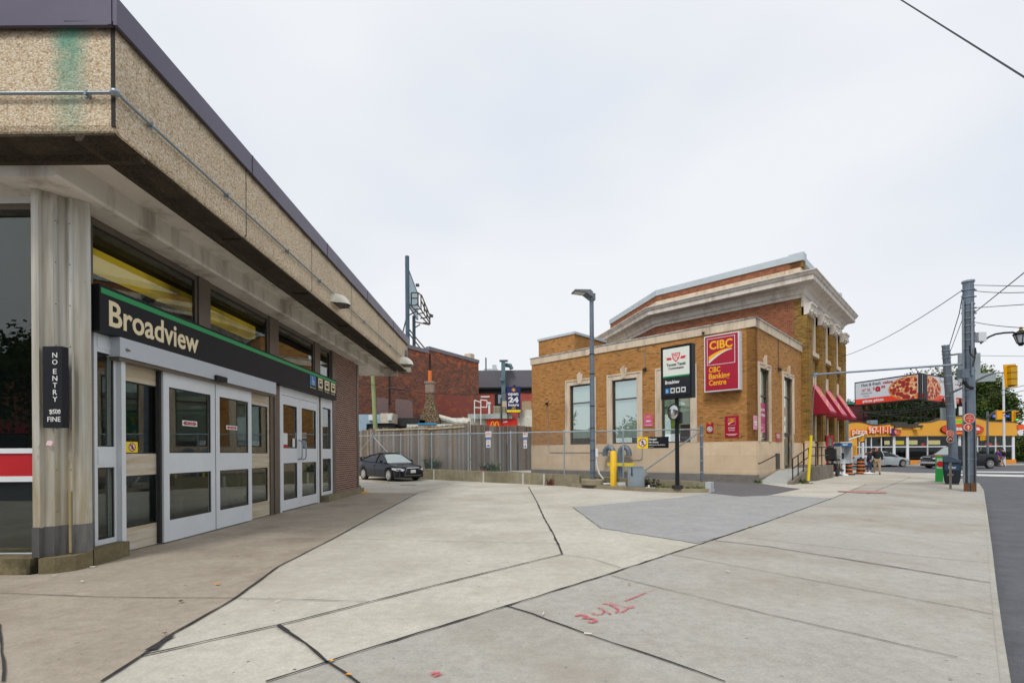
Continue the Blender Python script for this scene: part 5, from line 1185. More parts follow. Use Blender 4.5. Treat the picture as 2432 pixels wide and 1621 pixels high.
boards('wooden_fence', 'short brown board fence just beside the station brick corner', Vector((-12.2, 33.2, 0)), Qm + Vector((-.05, .08, 0)), .4, .45, 2.95, 3.0, 12)
# newer top boards stuck on
mb = MB(); mb.prism(Fw, [(.2, 2.9), (Lw * .62, 2.86), (Lw * .62, 2.95), (.2, 2.99)], .02, .06, 'd'); mb.prism(Fw, [(Lw * .62, 2.82), (Lw - .2, 2.86), (Lw - .2, 2.96), (Lw * .62, 2.92)], .02, .06, 'd'); obj('timber_rail', mb, plain('yellow_green_timber', hexc('#a8a083'), .8, 0, .2, 3), label='newer timber rail nailed along the top of the grey board fence', cat='timber')
Q1b = Q1 + Vector((.15, .1, 0))
boards('wooden_gate_fence', 'right grey board fence reaching from the green post to the bank corner', Q1b, Vector((1.25, 31.25, 0)), .36, .3, 3.0, 3.14, 13, .015)
mb = MB(); mb.tube([Q1 + Vector((.05, .02, .3)), Q1 + Vector((.05, .02, 3.2))], .07, 8); obj('fence_post', mb, plain('green_timber', hexc('#85827a'), .8, 0, .2, 3), label='greenish timber post between the two grey board fences', cat='post')
F3 = Frame(Q1b, (Vector((1.25, 31.25, 0)) - Q1b)[:2]); F3.y = -F3.y if F3.y.y > 0 else F3.y
for sx, dk in ((1187, 0), (1203, 1), (1229, 1)):
    s_, _z = F3.px(sx, 1060); mb = MB(); mb.box(F3, s_ - .05, s_ + .05, .015, .03, .35, 3.0 if not dk else 2.0); obj('gate_seam', mb, plain('gate_dark', hexc('#4c4440'), .8) if dk else plain('gate_pale', hexc('#a5a8a2'), .8), label=['pale metal stile on the right board fence', 'dark gap board beside the pale stile', 'dark gap board near the bank corner'][(1187, 1203, 1229).index(sx)], cat='gate stile')
# little notices wired to the chain link
for (x0, y0, x1, y1, lab) in ((1153, 1024, 1167, 1037, 'left'), (1242, 1027, 1253, 1037, 'right')):
    s0, z1_ = FF2.px(x0, y0, .03); s1, z0_ = FF2.px(x1, y1, .03)
    th = thing('fence_notice', FF2.p(s0, .03, z0_), 'white and blue paper notices wired to the fence, %s of the two pairs' % lab, 'notice', 'notices on the chain link fence')
    mb = MB(); mb.box(FF2, s0, s1, .03, .036, z0_, z1_); obj('upper_sheet', mb, M['white'], th)
    mb = MB(); text(mb, FF2, 'NOTICE', s0 + .03, z0_ + .08, s1 - .03, z0_ + .15, .037, .01); mb.box(FF2, s0 + .03, s1 - .03, .037, .039, z0_ + .19, z0_ + .21); obj('upper_lettering', mb, M['red'], th)
    sm = (s1 - s0) * .14; mb = MB(); mb.box(FF2, s0 + sm, s1 - sm, .03, .036, z0_ - .52, z0_ - .03); obj('lower_sheet', mb, M['white'], th)
    mb = MB(); mb.box(FF2, s0 + sm, s1 - sm, .037, .039, z0_ - .14, z0_ - .03); mb.box(FF2, s0 + sm + .05, s1 - sm - .05, .037, .039, z0_ - .48, z0_ - .38); obj('blue_band', mb, plain('notice_blue', hexc('#5d7db5'), .6), th)
    mb = MB(); c_ = (s0 + s1) / 2; ring(mb, FF2, c_, z0_ - .26, .05, .065, .037, .039, 14); stroke(mb, FF2, [(c_ - .04, z0_ - .22), (c_ + .04, z0_ - .3)], .012, .037, .039); obj('prohibition_mark', mb, M['red'], th)
# danger sign on the fence
s0, z1_ = FF2.px(1514, 1038, .05); s1, z0_ = FF2.px(1588, 1064, .05); sm = FF2.px(1539, 1050, .05)[0]
z1_ = FF2.px(1514, 1038, .05)[1]; z0_ = FF2.px(1514, 1064, .05)[1]
dg = thing('danger_sign', FF2.p(sm, .05, z0_), 'yellow and black Danger No Entry sign hung on the chain link fence', 'sign')
mb = MB(); mb.box(FF2, s0, sm, .04, .05, z0_, z1_); obj('yellow_panel', mb, M['yel'], dg); mb = MB(); mb.box(FF2, sm + .001, s1, .04, .05, z0_, z1_); obj('black_panel', mb, M['black'], dg)
no_walk(FF2, (s0 + sm) / 2, (z0_ + z1_) / 2, (sm - s0) * .38, .051, dg)
H_ = z1_ - z0_; W_ = s1 - sm
mb = MB(); text(mb, FF2, 'Danger', sm + W_ * .03, z0_ + H_ * .68, sm + W_ * .45, z0_ + H_ * .9, .051, .03); text(mb, FF2, 'No Entry', sm + W_ * .03, z0_ + H_ * .42, sm + W_ * .52, z0_ + H_ * .62, .051, .03)
text(mb, FF2, '$500 Fine for Illegal Entry', sm + W_ * .03, z0_ + H_ * .22, sm + W_ * .84, z0_ + H_ * .34, .051, .02); text(mb, FF2, 'TTC By-law No.1', sm + W_ * .03, z0_ + H_ * .08, sm + W_ * .28, z0_ + H_ * .14, .051, .01); obj('lettering', mb, M['white'], dg)
# ---- station pylon sign
PB = Vector((5.86, 17.15, .135)); FT = Frame((PB.x, PB.y, 0), A_, -B_)
FT = Frame((PB.x, PB.y, 0), (.70, -.714), (-.714, -.70))
ty = thing('station_pylon_sign', PB, 'black post sign with Toronto Transit Commission logo and Broadview below', 'sign')
mb = MB(); mb.lathe(PB, [(.19, 0), (.19, .11), (.17, .12), (0, .12)], 24); obj('base_plate', mb, M['blackm'], ty)
mb = MB(); mb.tube([PB + Vector((0, 0, .1)), PB + Vector((0, 0, 3.4))], .07, 16); obj('post', mb, M['black'], ty)
zt_, zb_ = FT.px(1571, 826, .08)[1], FT.px(1571, 947, .08)[1]
sL = FT.px(1571, 900, .08)[0]; sR = FT.px(1641, 900, .08)[0]
wd2 = sR - sL
mb = MB(); mb.box(FT, sL, sR + .05, -.16, .12, zb_ - .03, zt_); obj('sign_case', mb, M['black'], ty)
fx0, fx1 = sL + .09, sR - .03; hz_ = zt_ - zb_; sp_ = zb_ + hz_ * .40
mb = MB(); mb.box(FT, fx0, fx1, .12, .126, sp_ + .05, zt_ - .09); obj('white_face', mb, plain('ivory_face', hexc('#dfe5dc'), .35, 0, .03, 2), ty)
mb = MB(); mb.box(FT, fx0, fx1, .12, .127, sp_, sp_ + .049); obj('green_stripe', mb, M['green'], ty)
mb = MB(); mb.box(FT, fx0, fx1, .12, .125, zb_ + .1, sp_ - .001); obj('dark_face', mb, plain('charcoal_face', hexc('#23262c'), .3), ty)
cxx = (fx0 + fx1) / 2; Wf = fx1 - fx0; zc_ = zt_ - .09 - (zt_ - .09 - sp_) * .33
M['tred'] = plain('transit_red', hexc('#d8252e'), .4, 0, .04, 2)
mb = MB(); k = Wf / 1.0; q = .127
mb.prism(FT, [(cxx - .17 * k, zc_ + .16 * k), (cxx + .17 * k, zc_ + .16 * k), (cxx + .12 * k, zc_ - .05 * k), (cxx, zc_ - .17 * k), (cxx - .12 * k, zc_ - .05 * k)], q, q + .003, 'd')
mb.prism(FT, [(cxx - .40 * k, zc_ + .02 * k), (cxx - .19 * k, zc_ + .02 * k), (cxx - .16 * k, zc_ - .07 * k), (cxx - .37 * k, zc_ - .07 * k), (cxx - .33 * k, zc_ - .025 * k)], q, q + .003, 'd')
mb.prism(FT, [(cxx + .40 * k, zc_ + .02 * k), (cxx + .19 * k, zc_ + .02 * k), (cxx + .16 * k, zc_ - .07 * k), (cxx + .37 * k, zc_ - .07 * k), (cxx + .33 * k, zc_ - .025 * k)], q, q + .003, 'd'); obj('red_emblem', mb, M['tred'], ty)
mb = MB(); mb.prism(FT, [(cxx - .13 * k, zc_ + .13 * k), (cxx + .13 * k, zc_ + .13 * k), (cxx + .09 * k, zc_ - .03 * k), (cxx, zc_ - .12 * k), (cxx - .09 * k, zc_ - .03 * k)], q + .0035, q + .005, 'd'); obj('emblem_shield', mb, M['white'], ty)
mb = MB(); text(mb, FT, 'TTC', cxx - .10 * k, zc_ - .05 * k, cxx + .10 * k, zc_ + .11 * k, q + .0055, .03, th=.002); obj('emblem_monogram', mb, M['tred'], ty)
mb = MB(); text(mb, FT, 'Toronto Transit', cxx - .36 * k, zc_ - .30 * k, cxx + .36 * k, zc_ - .19 * k, q, .025); text(mb, FT, 'Commission', cxx - .29 * k, zc_ - .42 * k, cxx + .29 * k, zc_ - .33 * k, q, .025); obj('dark_lettering', mb, M['black'], ty)
mb = MB(); text(mb, FT, 'Broadview', fx0 + .08, sp_ - .24, fx0 + .08 + .52 * k * 1.05, sp_ - .11, .126, .03); obj('station_lettering', mb, M['white'], ty)
for i in range(4):
    a_ = fx0 + .08 + i * .205 * k; b_ = a_ + .16 * k; z0_, z1_ = zb_ + .17, zb_ + .35
    mb = MB(); mb.box(FT, a_, b_, .126, .129, z0_, z1_); obj('pictogram', mb, MATS['access_blue'] if i == 0 else M['white'], ty)
    mb = MB(); w_ = b_ - a_
    if i: mb.box(FT, a_ + w_ * .2, b_ - w_ * .2, .1295, .131, z0_ + .05, z1_ - .04); mb.box(FT, a_ + w_ * .27, a_ + w_ * .4, .1295, .131, z0_ + .025, z0_ + .049); mb.box(FT, b_ - w_ * .4, b_ - w_ * .27, .1295, .131, z0_ + .025, z0_ + .049); obj('vehicle_symbol', mb, M['black'], ty)
    else: ring(mb, FT, a_ + w_ * .45, z0_ + .06, .03, .042, .1295, .131, 12); stroke(mb, FT, [(a_ + w_ * .4, z1_ - .03), (a_ + w_ * .45, z0_ + .08), (a_ + w_ * .7, z0_ + .075)], .018, .1295, .131); obj('wheelchair_symbol', mb, M['white'], ty)
# convex mirror on the post
mr = thing('convex_mirror', PB + Vector((0, 0, 2.75)), 'round convex traffic mirror clamped to the black sign post', 'mirror')
mF = Frame((PB.x, PB.y, 0), (-.35, .94), (-.94, -.35)); zc2 = 1.45 + (1072 - 982) / 1148 * 17.1
mc = AT(1599, 978, 17.0)
mF = Frame((mc.x, mc.y, 0), (.32, .95), (-.95, .32)); mF = Frame((mc.x, mc.y, 0), (.38, -.925), (-.925, -.38))
mb = MB(); mb.lathe(mc, [(.0, .06), (.12, .05), (.22, .02), (.27, -.02)], 24, tuple(mF.y)); obj('mirror_face', mb, plain('mirror_steel', (.6, .6, .6), .06, 1.0, .02, 1), mr)
mb = MB(); mb.lathe(mc, [(.27, -.03), (.29, -.02), (.29, .015), (.27, .0)], 24, tuple(mF.y)); mb.tube([mc, PB + Vector((0, 0, mc.z - .135 + .05))], .02, 6); obj('mirror_rim', mb, M['blackm'], mr)
bx = AT(1619, 985, 17.1); mb = MB(); mb.box(FT, .07, .19, -.05, .05, bx.z - .3, bx.z + .1); obj('junction_box', mb, M['blackm'], label='small dark box on the side of the black sign post', cat='box')
# ---- lamp post
LPp = Vector((3.27, 19.62, .135)); lp_ = thing('lamp_post', LPp, 'tall galvanised lamp post on a round concrete foot with a flat lamp head', 'lamp post')
mb = MB(); mb.lathe(LPp, [(.47, 0), (.47, .19), (.44, .22), (0, .22)], 28); obj('foot', mb, M['kerbc'], lp_)
topz = AT(1409, 700, 19.62).z; mb = MB(); rr0, rr1 = .105, .085
mb.tube([LPp + Vector((0, 0, .2)), LPp + Vector((0, 0, .9)), LPp + Vector((0, 0, topz - .135))], [rr0 + .01, rr0, rr1], 12, smooth=False); obj('pole', mb, M['galvp'], lp_)
hp = Vector((LPp.x, LPp.y, topz))
FLh = Frame((hp.x, hp.y, 0), (-1, -.2)); zt2 = topz
mb = MB(); mb.prism(FLh, [(.05, zt2 - .15), (.3, zt2 + .02), (.78, zt2 + .06), (.78, zt2 + .11), (.12, zt2 + .14), (.02, zt2 + .05)], -.24, .24, 'd'); mb.box(FLh, -.14, .12, -.08, .08, zt2 - .22, zt2 + .05); obj('lamp_head', mb, plain('grey_lamp_head', hexc('#6f767c'), .5, .3), lp_)
mb = MB(); mb.prism(FLh, [(.32, zt2 + .005), (.74, zt2 + .045), (.74, zt2 + .052), (.32, zt2 + .015)], -.18, .18, 'd'); obj('lens', mb, M['white'], lp_)
mb = MB()
for z_ in (.6, 1.1, 1.5, 1.9, 2.4, 3.3, 4.6, 5.4): mb.tube([Vector((LPp.x, LPp.y, z_)), Vector((LPp.x, LPp.y, z_ + .025))], .114, 12)
obj('pole_band', mb, M['blackm'], lp_)
mb = MB(); mb.tube([LPp + Vector((.14, -.02, 1.3)), LPp + Vector((.15, -.02, .8)), LPp + Vector((.25, -.04, .45)), LPp + Vector((.42, -.05, .22))], .035, 8); mb.box(W0, LPp.x + .1, LPp.x + .2, LPp.y - .1, LPp.y, 1.25, 1.6); obj('cable_guard', mb, M['alu'], lp_)
# ---- bollard
bp_ = Vector((3.93, 18.75, .135)); zt2 = AT(1459, 1070, 18.75).z - .135
mb = MB(); mb.lathe(bp_, [(.125, 0), (.125, zt2 - .05), (.11, zt2 - .02), (.06, zt2), (0, zt2 + .005)], 20); obj('bollard', mb, plain('bollard_yellow', hexc('#f0c21c'), .45, 0, .05, 1.5, dirt=hexc('#b08a2a'), ds=1.2), label='bright yellow steel bollard on the kerb island', cat='bollard', base=bp_)
# ---- grey ticket cabinet
UB = AT(1514, 1150, 18.1); FU = Frame((UB.x, UB.y, 0), (1, -.25), (-.25, -1)); w0 = FU.px(1491, 1150)[0]; w1 = FU.px(1540, 1150)[0]
hT = FU.px(1500, 1107)[1]
ub = thing('utility_cabinet', (UB.x, UB.y, .135), 'grey slope-fronted steel utility cabinet with a padlock on the island', 'cabinet')
M['grn'] = plain('cabinet_grey', hexc('#87959f'), .5, .1, .08, 2, dirt=hexc('#77756c'), ds=1.2)
mb = MB(); mb.prism(FU, [(w0, .14), (w1 - .14, .14), (w1 - .14, .5), (w1, .62), (w1 - .19, hT - .03), (w0, hT - .03)], -.5, .0, 'd'); obj('cabinet_body', mb, M['grn'], ub)
mb = MB(); mb.box(FU, w0 - .015, w1 - .19, -.52, .02, hT - .03, hT); obj('lid', mb, M['grn'], ub)
mb = MB(); mb.box(FU, w0 + .13, w0 + .17, .0, .03, hT - .25, hT - .04); mb.box(FU, w0 + .12, w0 + .18, .01, .05, hT - .33, hT - .25); obj('padlock', mb, M['blackm'], ub)
mb = MB(); mb.box(FU, w0 - .04, w1 - .1, -.52, .03, .136, .142); obj('rubber_mat', mb, M['blackm'], ub)
# litter on island
random.seed(5)
c = AT(1553, 1150, 17.75); mb = MB()
for i in range(26): p = Vector((c.x + random.uniform(-.25, .22), c.y + random.uniform(-.1, .15), .14 + random.uniform(0, .28))); mb.face([p + Vector((random.uniform(-.1, .1), random.uniform(-.08, .08), random.uniform(-.09, .09))) for _ in range(4)])
obj('rubbish_bag', mb, M['black'], weld=False, label='torn black rubbish bag lying beside the grey cabinet', cat='bag')
mb = MB(); mb.lathe((c.x - .22, c.y - .12, .137), [(.03, 0), (.042, .1), (.045, .1)], 12); obj('paper_cup', mb, M['white'], label='white paper cup standing by the torn black bag', cat='cup')
mb = MB(); mb.box(W0, c.x - .75 + .4, c.x - .3 + .3, c.y - .16, c.y - .13, .137, .15); obj('white_stick', mb, M['white'], label='white plastic scrap lying in front of the grey cabinet', cat='litter')
mb = MB(); p = AT(1460, 1141, 19.0); mb.tube([Vector((p.x - .45, p.y, .2)), Vector((p.x + .1, p.y + .02, .19))], .035, 8); mb.box(W0, p.x + .05, p.x + .4, p.y - .1, p.y + .1, .14, .25); obj('buried_pipe', mb, M['alu'], label='short white pipe and box lying behind the bollard', cat='pipe')
# weeds
M['weed'] = NT('weed_leaf'); t = M['weed']; t.bsdf(.7); oi = t.noise(3, 3, .6, 'Object'); t.col(t.ramp(oi, [(.3, hexc('#3f5224')), (.55, hexc('#65743a')), (.75, hexc('#8d8a4e'))])); M['weed'] = t.m
def weeds(x0, y0, x1, y1, n, h, lab, mat=None, wd=.012, name='weeds', seed=1):
    random.seed(seed); mb = MB()
    for i in range(n):
        f = random.random(); p = Vector((x0 + (x1 - x0) * f + random.gauss(0, .06), y0 + (y1 - y0) * f + random.gauss(0, .06), (.13, .13)[0])) if len((x0,)) else None
        p.z = weeds.z; a = random.uniform(0, 6.28); l = h * random.uniform(.4, 1); b = Vector((math.cos(a), math.sin(a), 0)); n_ = Vector((-b.y, b.x, 0)) * wd * random.uniform(.7, 1.5)
        m1 = p + b * l * .25 + Vector((0, 0, l * .6)); m2 = p + b * l * .6 + Vector((0, 0, l * random.uniform(.6, 1.0)))
        mb.face([p - n_ * .6, p + n_ * .6, m1 + n_, m1 - n_]); mb.face([m1 - n_, m1 + n_, m2])
    obj(name, mb, mat or M['weed'], weld=False, label=lab, cat='weeds', kind='stuff')
weeds.z = .13
weeds(5.1, 17.75, 6.7, 17.0, 260, .14, 'low green weeds growing on the island behind the black post')
weeds(3.4, 19.6, 4.1, 19.2, 60, .18, 'weeds beside the lamp post foot')
weeds.z = .35
p = AT(1160, 1108, 25.5); weeds(-1.6, 25.9, -.7, 25.4, 170, .75, 'bushy green weeds at the foot of the right board fence', wd=.03)
p = AT(1022, 1090, 28); weeds(-4.9, 28.1, -4.5, 27.8, 120, 1.1, 'tall weeds growing between the fences near the car bonnet', wd=.04)
weeds.z = 0.0
weeds(11.0, 21.75, 11.15, 21.7, 50, .2, 'small tuft of weeds at the bank corner', wd=.02); p = FBk.p(.9, 1.65); weeds(p.x, p.y, p.x + .15, p.y + .1, 50, .28, 'weeds sprouting at the foot of the ramp wall', wd=.02)
p = FF2.p(s_lamp - 1.6, .26); weeds(p.x, p.y, p.x + .2, p.y - .2, 60, .45, 'reddish dried weeds against the retaining wall', plain('red_weed', hexc('#7a4a44'), .8), wd=.012)
mb = MB(); p = AT(1147, 1111, 25.2); mb.box(W0, p.x - .15, p.x + .15, 25.1, 25.2, .4, .55); obj('red_litter', mb, M['red'], label='red and white wrapper among the weeds by the board fence', cat='litter')
# manhole / drain strip
c = G(970, 1151); mb = MB(); mb.box(W0, c.x - .35, c.x + .35, c.y - .09, c.y + .09, .001, .012); obj('drain_grate', mb, M['bronze'], label='rusty drain strip set in the concrete in front of the car', cat='drain')
# yellow parking lines
mb = MB(); ribbon(mb, [G(848, 1138), G(880, 1140), G(925, 1146)], .12, z=.012, jit=.01); obj('parking_line', mb, plain('worn_yellow_line', hexc('#d7ae62'), .85, 0, .2, 6), weld=False, kind='structure')
# ================================================================ cars
def carpaint(name, c, rough=.12):
    if name in MATS: return MATS[name]
    t = NT(name); t.bsdf(rough + .08, .0, .3); t.col(t.ramp(t.noise(1.5, 2, .5, 'Object'), [(.3, sc_(c, .9)), (.7, sc_(c, 1.1))])); t.b.inputs['Coat Weight'].default_value = .08; t.b.inputs['Coat Roughness'].default_value = .04
    MATS[name] = t.m; return t.m
M['cglass'] = plain('dark_car_glass', (.008, .011, .012), .04, 0, .05, 1, spec=.35)
M['tyre'] = plain('tyre_rubber', (.018, .018, .019), .8, 0, .1, 6); M['chrome'] = plain('chrome', (.75, .75, .76), .12, 1, .03, 3); M['rim'] = plain('alloy_rim', (.62, .60, .58), .3, .7, .05, 4)
def interp(P, x):
    if x <= P[0][0]: return P[0][1]
    for (a, ya), (b, yb) in zip(P, P[1:]):
        if x <= b:
            t = (x - a) / (b - a); t = t * t * (3 - 2 * t) * .35 + t * .65; return ya + (yb - ya) * t
    return P[-1][1]
class CF:
    def __init__(s, pos, yaw): s.o = Vector(pos); s.x = Vector((math.cos(yaw), math.sin(yaw), 0)); s.y = Vector((-math.sin(yaw), math.cos(yaw), 0)); s.z = Vector((0, 0, 1))
    def p(s, a, d=0, z=0): return s.o + s.x * a + s.y * d + s.z * z
def loft(mb, F, secs, cap=True, smooth=True):
    for A, B in zip(secs, secs[1:]):
        for k in range(len(A) - 1): mb.face([F.p(*A[k]), F.p(*B[k]), F.p(*B[k + 1]), F.p(*A[k + 1])], None, smooth)
    if cap: mb.face([F.p(*q) for q in secs[0]]); mb.face([F.p(*q) for q in secs[-1]][::-1])
def mk_car(name, label, pos, yaw, L, W, top, gh, paint, wheels, rw, wtop=.8, roofw=.62, cat='car', spoiler=False, grille=True, bed=None, wid=None, belt=None):
    F = CF(pos, yaw); th = thing(name, pos, label, cat); h = W / 2
    wid = wid or [(-L / 2, .80), (-L / 2 + .25, .93), (-L / 2 + .8, .985), (0, 1), (L / 2 - .9, .985), (L / 2 - .35, .90), (L / 2 - .08, .74), (L / 2, .60)]
    clear = .2; ra = rw + .055
    xs = sorted(set([-L / 2 + L * i / 56 for i in range(57)] + [x + d for x in wheels for d in (-ra, -ra * .9, -ra * .7, ra * .7, ra * .9, ra)] + [L / 2 - .03, -L / 2 + .03]))
    secs = []
    for x in xs:
        w = h * interp(wid, x); zt = interp(top, x); e = min(x + L / 2, L / 2 - x)
        zb = clear + (.12 * (1 - e / .25) if e < .25 else 0)
        for xw in wheels:
            if abs(x - xw) < ra: zb = max(zb, rw + math.sqrt(ra * ra - (x - xw) ** 2))
        if e < .12: zt = zt - .10 * (1 - e / .12)
        zm = zb + (zt - .1 - zb) * .45; zs = max(zb + .05, zt - .16)
        half = [(w * .82, zb), (w * .975, zb + .01), (w, max(zm, zb + .02)), (w * .99, zs), (w * .95, zt - .04), (w * .86, zt), (w * .5, zt + .035), (0, zt + .045)]
        secs.append([(x, -y, z) for y, z in half] + [(x, y, z) for y, z in half[::-1][1:]])
    mb = MB(); loft(mb, F, secs); body = obj('body', mb, paint, th)
    mb = MB(); mb.box(F, -L / 2 + .12, L / 2 - .12, -h * .8, h * .8, clear + .0, .62); obj('underbody', mb, M['blackm'], th)
    # glasshouse
    gx = [p[0] for p in gh]; x0, x1 = gx[0], gx[-1]; secs = []; rs = []
    N = 26
    def gsec(x, off=0.0):
        zr = interp(gh, x) + off; b = interp(top, x) - .01; wb = h * .90 + off; tt = min(1, max(0, (zr - b) / .42)); wr = h * (.90 + (roofw - .90) * tt) + off
        half = [(wb, b), (wb + (wr - wb) * .55, b + (zr - b) * .55), (wr, b + (zr - b) * .90), (wr * .86, zr), (wr * .4, zr + .022 * tt), (0, zr + .028 * tt)]
        return [(x, -y, z) for y, z in half] + [(x, y, z) for y, z in half[::-1][1:]]
    mb = MB(); loft(mb, F, [gsec(x0 + (x1 - x0) * i / N) for i in range(N + 1)]); obj('windows', mb, M['cglass'], th)
    mb = MB(); xw_ = gx[-2] + .03; secs = [gsec(xw_ + (x1 - .03 - xw_) * i / 8, .006)[2:-2] for i in range(9)]; loft(mb, F, secs, False); obj('windscreen', mb, plain('windscreen_sky_tint', (.30, .36, .35), .05, 0, .05, 1, spec=1.0), th)  # pale base colour paints in the sky reflected by the windscreen
    # roof skin, pillars
    zmax = max(p[1] for p in gh); rx = [p[0] for p in gh if p[1] > zmax - .07]; ra0, ra1 = min(rx), max(rx)
    mb = MB(); secs = [gsec(ra0 - .04 + (ra1 - ra0 + .08) * i / 10, .012)[2:-2] for i in range(11)]; loft(mb, F, secs, False); obj('roof', mb, paint, th)
    def surf(x, k, off=.012): q = gsec(x, off); return F.p(*q[k])
    mb = MB()
    for sgn in (0, 1):
        kk = (lambda k: k) if not sgn else (lambda k: 10 - k)
        for (xa, xb) in ((gx[1], x0 + .02), (gx[-2], x1 - .02)):
            mb.tube([surf(xa, kk(2)), surf((xa + xb) / 2, kk(2)), surf(xb, kk(1))], .035, 6)
        xm = (ra0 + ra1) / 2 + .05
        mb.tube([surf(xm, kk(0)), surf(xm, kk(1)), surf(xm, kk(2))], .03, 6)
    obj('pillar', mb, paint if not bed else paint, th)
    for xw in wheels:
        for sgn in (-1, 1):
            c = F.p(xw, sgn * (h - .11), rw); ax = F.y * sgn; mb = MB()
            mb.lathe(c - ax * .09, [(rw * .55, 0), (rw * .95, .0), (rw, .03), (rw, .17), (rw * .94, .205), (rw * .68, .2), (rw * .66, .15), (0.0, .12)], 26, tuple(ax)); wh = obj('wheel', mb, M['tyre'], th)
            mb = MB(); mb.lathe(c - ax * .09, [(rw * .64, .17), (rw * .68, .204), (rw * .62, .206), (rw * .58, .17)], 26, tuple(ax)); u = F.x; v = Vector((0, 0, 1))
            for k in range(10):
                a = k * math.pi / 5; dr = u * math.cos(a) + v * math.sin(a); tn = (-u * math.sin(a) + v * math.cos(a)) * .016; q = c + ax * .10
                mb.face([q + dr * .03 - tn, q + dr * rw * .63 - tn * 1.5, q + dr * rw * .63 + tn * 1.5, q + dr * .03 + tn]); mb.face([q + dr * .03 - tn - ax * .02, q + dr * rw * .63 - tn * 1.5 - ax * .02, q + dr * rw * .63 - tn * 1.5, q + dr * .03 - tn])
            mb.lathe(c + ax * .075, [(.05, 0), (.05, .03), (0, .035)], 10, tuple(ax)); obj('rim', mb, M['rim'], wh)
    for sgn in (-1, 1):
        xm = gx[-2] + .0 if True else 0
        xm = x1 - .42; mb = MB(); mb.ellipsoid((xm, sgn * (h * .98 + .06), interp(top, xm) + .08), .07, .11, .075, 10, 6, F); obj('mirror', mb, paint, th)
    zl = interp(top, L / 2 - .35)
    for sgn in (-1, 1):
        mb = MB(); wq = h * interp(wid, L / 2 - .3)
        P = [F.p(L / 2 - .62, sgn * (h * .985 + .004), zl - .10), F.p(L / 2 - .62, sgn * (h * .985 + .004), zl - .17), F.p(L / 2 - .30, sgn * (wq * 1.0 + .0), zl - .24), F.p(L / 2 - .06, sgn * (h * .66), zl - .26), F.p(L / 2 - .03, sgn * h * .52, zl - .18), F.p(L / 2 - .15, sgn * h * .72, zl - .115)]
        o_ = F.y * sgn * .03 + F.x * .04; mb.face([p + o_ for p in P]); mb.face([p - o_ * 2 for p in P][::-1])
        for i in range(6): j = (i + 1) % 6; mb.face([P[i] + o_, P[j] + o_, P[j] - o_ * 2, P[i] - o_ * 2])
        obj('headlight', mb, plain('headlight_lens', (.75, .75, .78), .1, .3, .3, 12), th)
        mb = MB(); zr_2 = interp(top, -L / 2 + .3); mb.box(F, -L / 2 - .015, -L / 2 + .18, sgn * h * .50, sgn * h * .86, zr_2 - .26, zr_2 - .12); obj('tail_light', mb, plain('tail_red', (.45, .01, .01), .2), th)
    if grille:
        gz0, gz1 = .33, zl - .10; gp = [(-.50, gz0), (.50, gz0), (.36, gz1), (-.36, gz1)]
        def q(y, z, o=0): return F.p(L / 2 - .005 + o - abs(y) * .10, y, z)
        mb = MB(); mb.face([q(y, z, .012) for y, z in gp]); mb.face([q(y, z, -.1) for y, z in gp][::-1]); 
        for i in range(4): j = (i + 1) % 4; mb.face([q(*gp[i], .012), q(*gp[j], .012), q(*gp[j], -.1), q(*gp[i], -.1)])
        obj('grille', mb, M['blackm'], th)
        mb = MB(); mb.tube([q(*p, .025) for p in gp + gp[:1]], .03, 6); obj('grille_surround', mb, M['chrome'], th)
    zp = .52; mb = MB(); mb.box(F, L / 2 + .01, L / 2 + .03, -.15, .15, zp - .08, zp + .08); mb.box(F, -L / 2 - .03, -L / 2 - .01, -.16, .16, .62, .76); obj('licence_plate', mb, M['white'], th)
    if spoiler:
        zr_2 = interp(top, -L / 2 + .2); mb = MB(); mb.box(F, -L / 2 + .02, -L / 2 + .25, -h * .78, h * .78, zr_2 + .16, zr_2 + .20); mb.box(F, -L / 2 + .06, -L / 2 + .2, -h * .7, -h * .62, zr_2 - .02, zr_2 + .16); mb.box(F, -L / 2 + .06, -L / 2 + .2, h * .62, h * .7, zr_2 - .02, zr_2 + .16); obj('spoiler', mb, paint, th)
    mb = MB()
    for sgn in (-1, 1):
        for xm in ((ra0 + ra1) / 2 + .05,): mb.box(F, xm - .006, xm + .006, sgn * (h * .995), sgn * (h + .003), .33, interp(top, xm) - .12)
        mb.box(F, (ra0 + ra1) / 2 - .15, (ra0 + ra1) / 2 + .0, sgn * h * .99, sgn * (h + .02), interp(top, 0) - .2, interp(top, 0) - .17)
    obj('door_handle', mb, M['blackm'], th)
    return th, F
L_ = 4.55
mk_car('parked_car', 'black sedan with chrome framed grille and rear spoiler parked by the retaining wall', (-6.72, 26.55, .0), R(-45), L_, 1.76,
       [(-L_/2, .92), (-L_/2 + .1, 1.05), (-1.5, 1.06), (-.4, 1.0), (.75, .96), (1.3, .90), (1.9, .80), (L_/2, .66)],
       [(-1.75, 1.06), (-1.0, 1.40), (-.35, 1.475), (.1, 1.45), (.35, 1.38), (1.1, .93)], carpaint('midnight_paint', (.008, .011, .02)), (-1.32, 1.32), .325, spoiler=True)
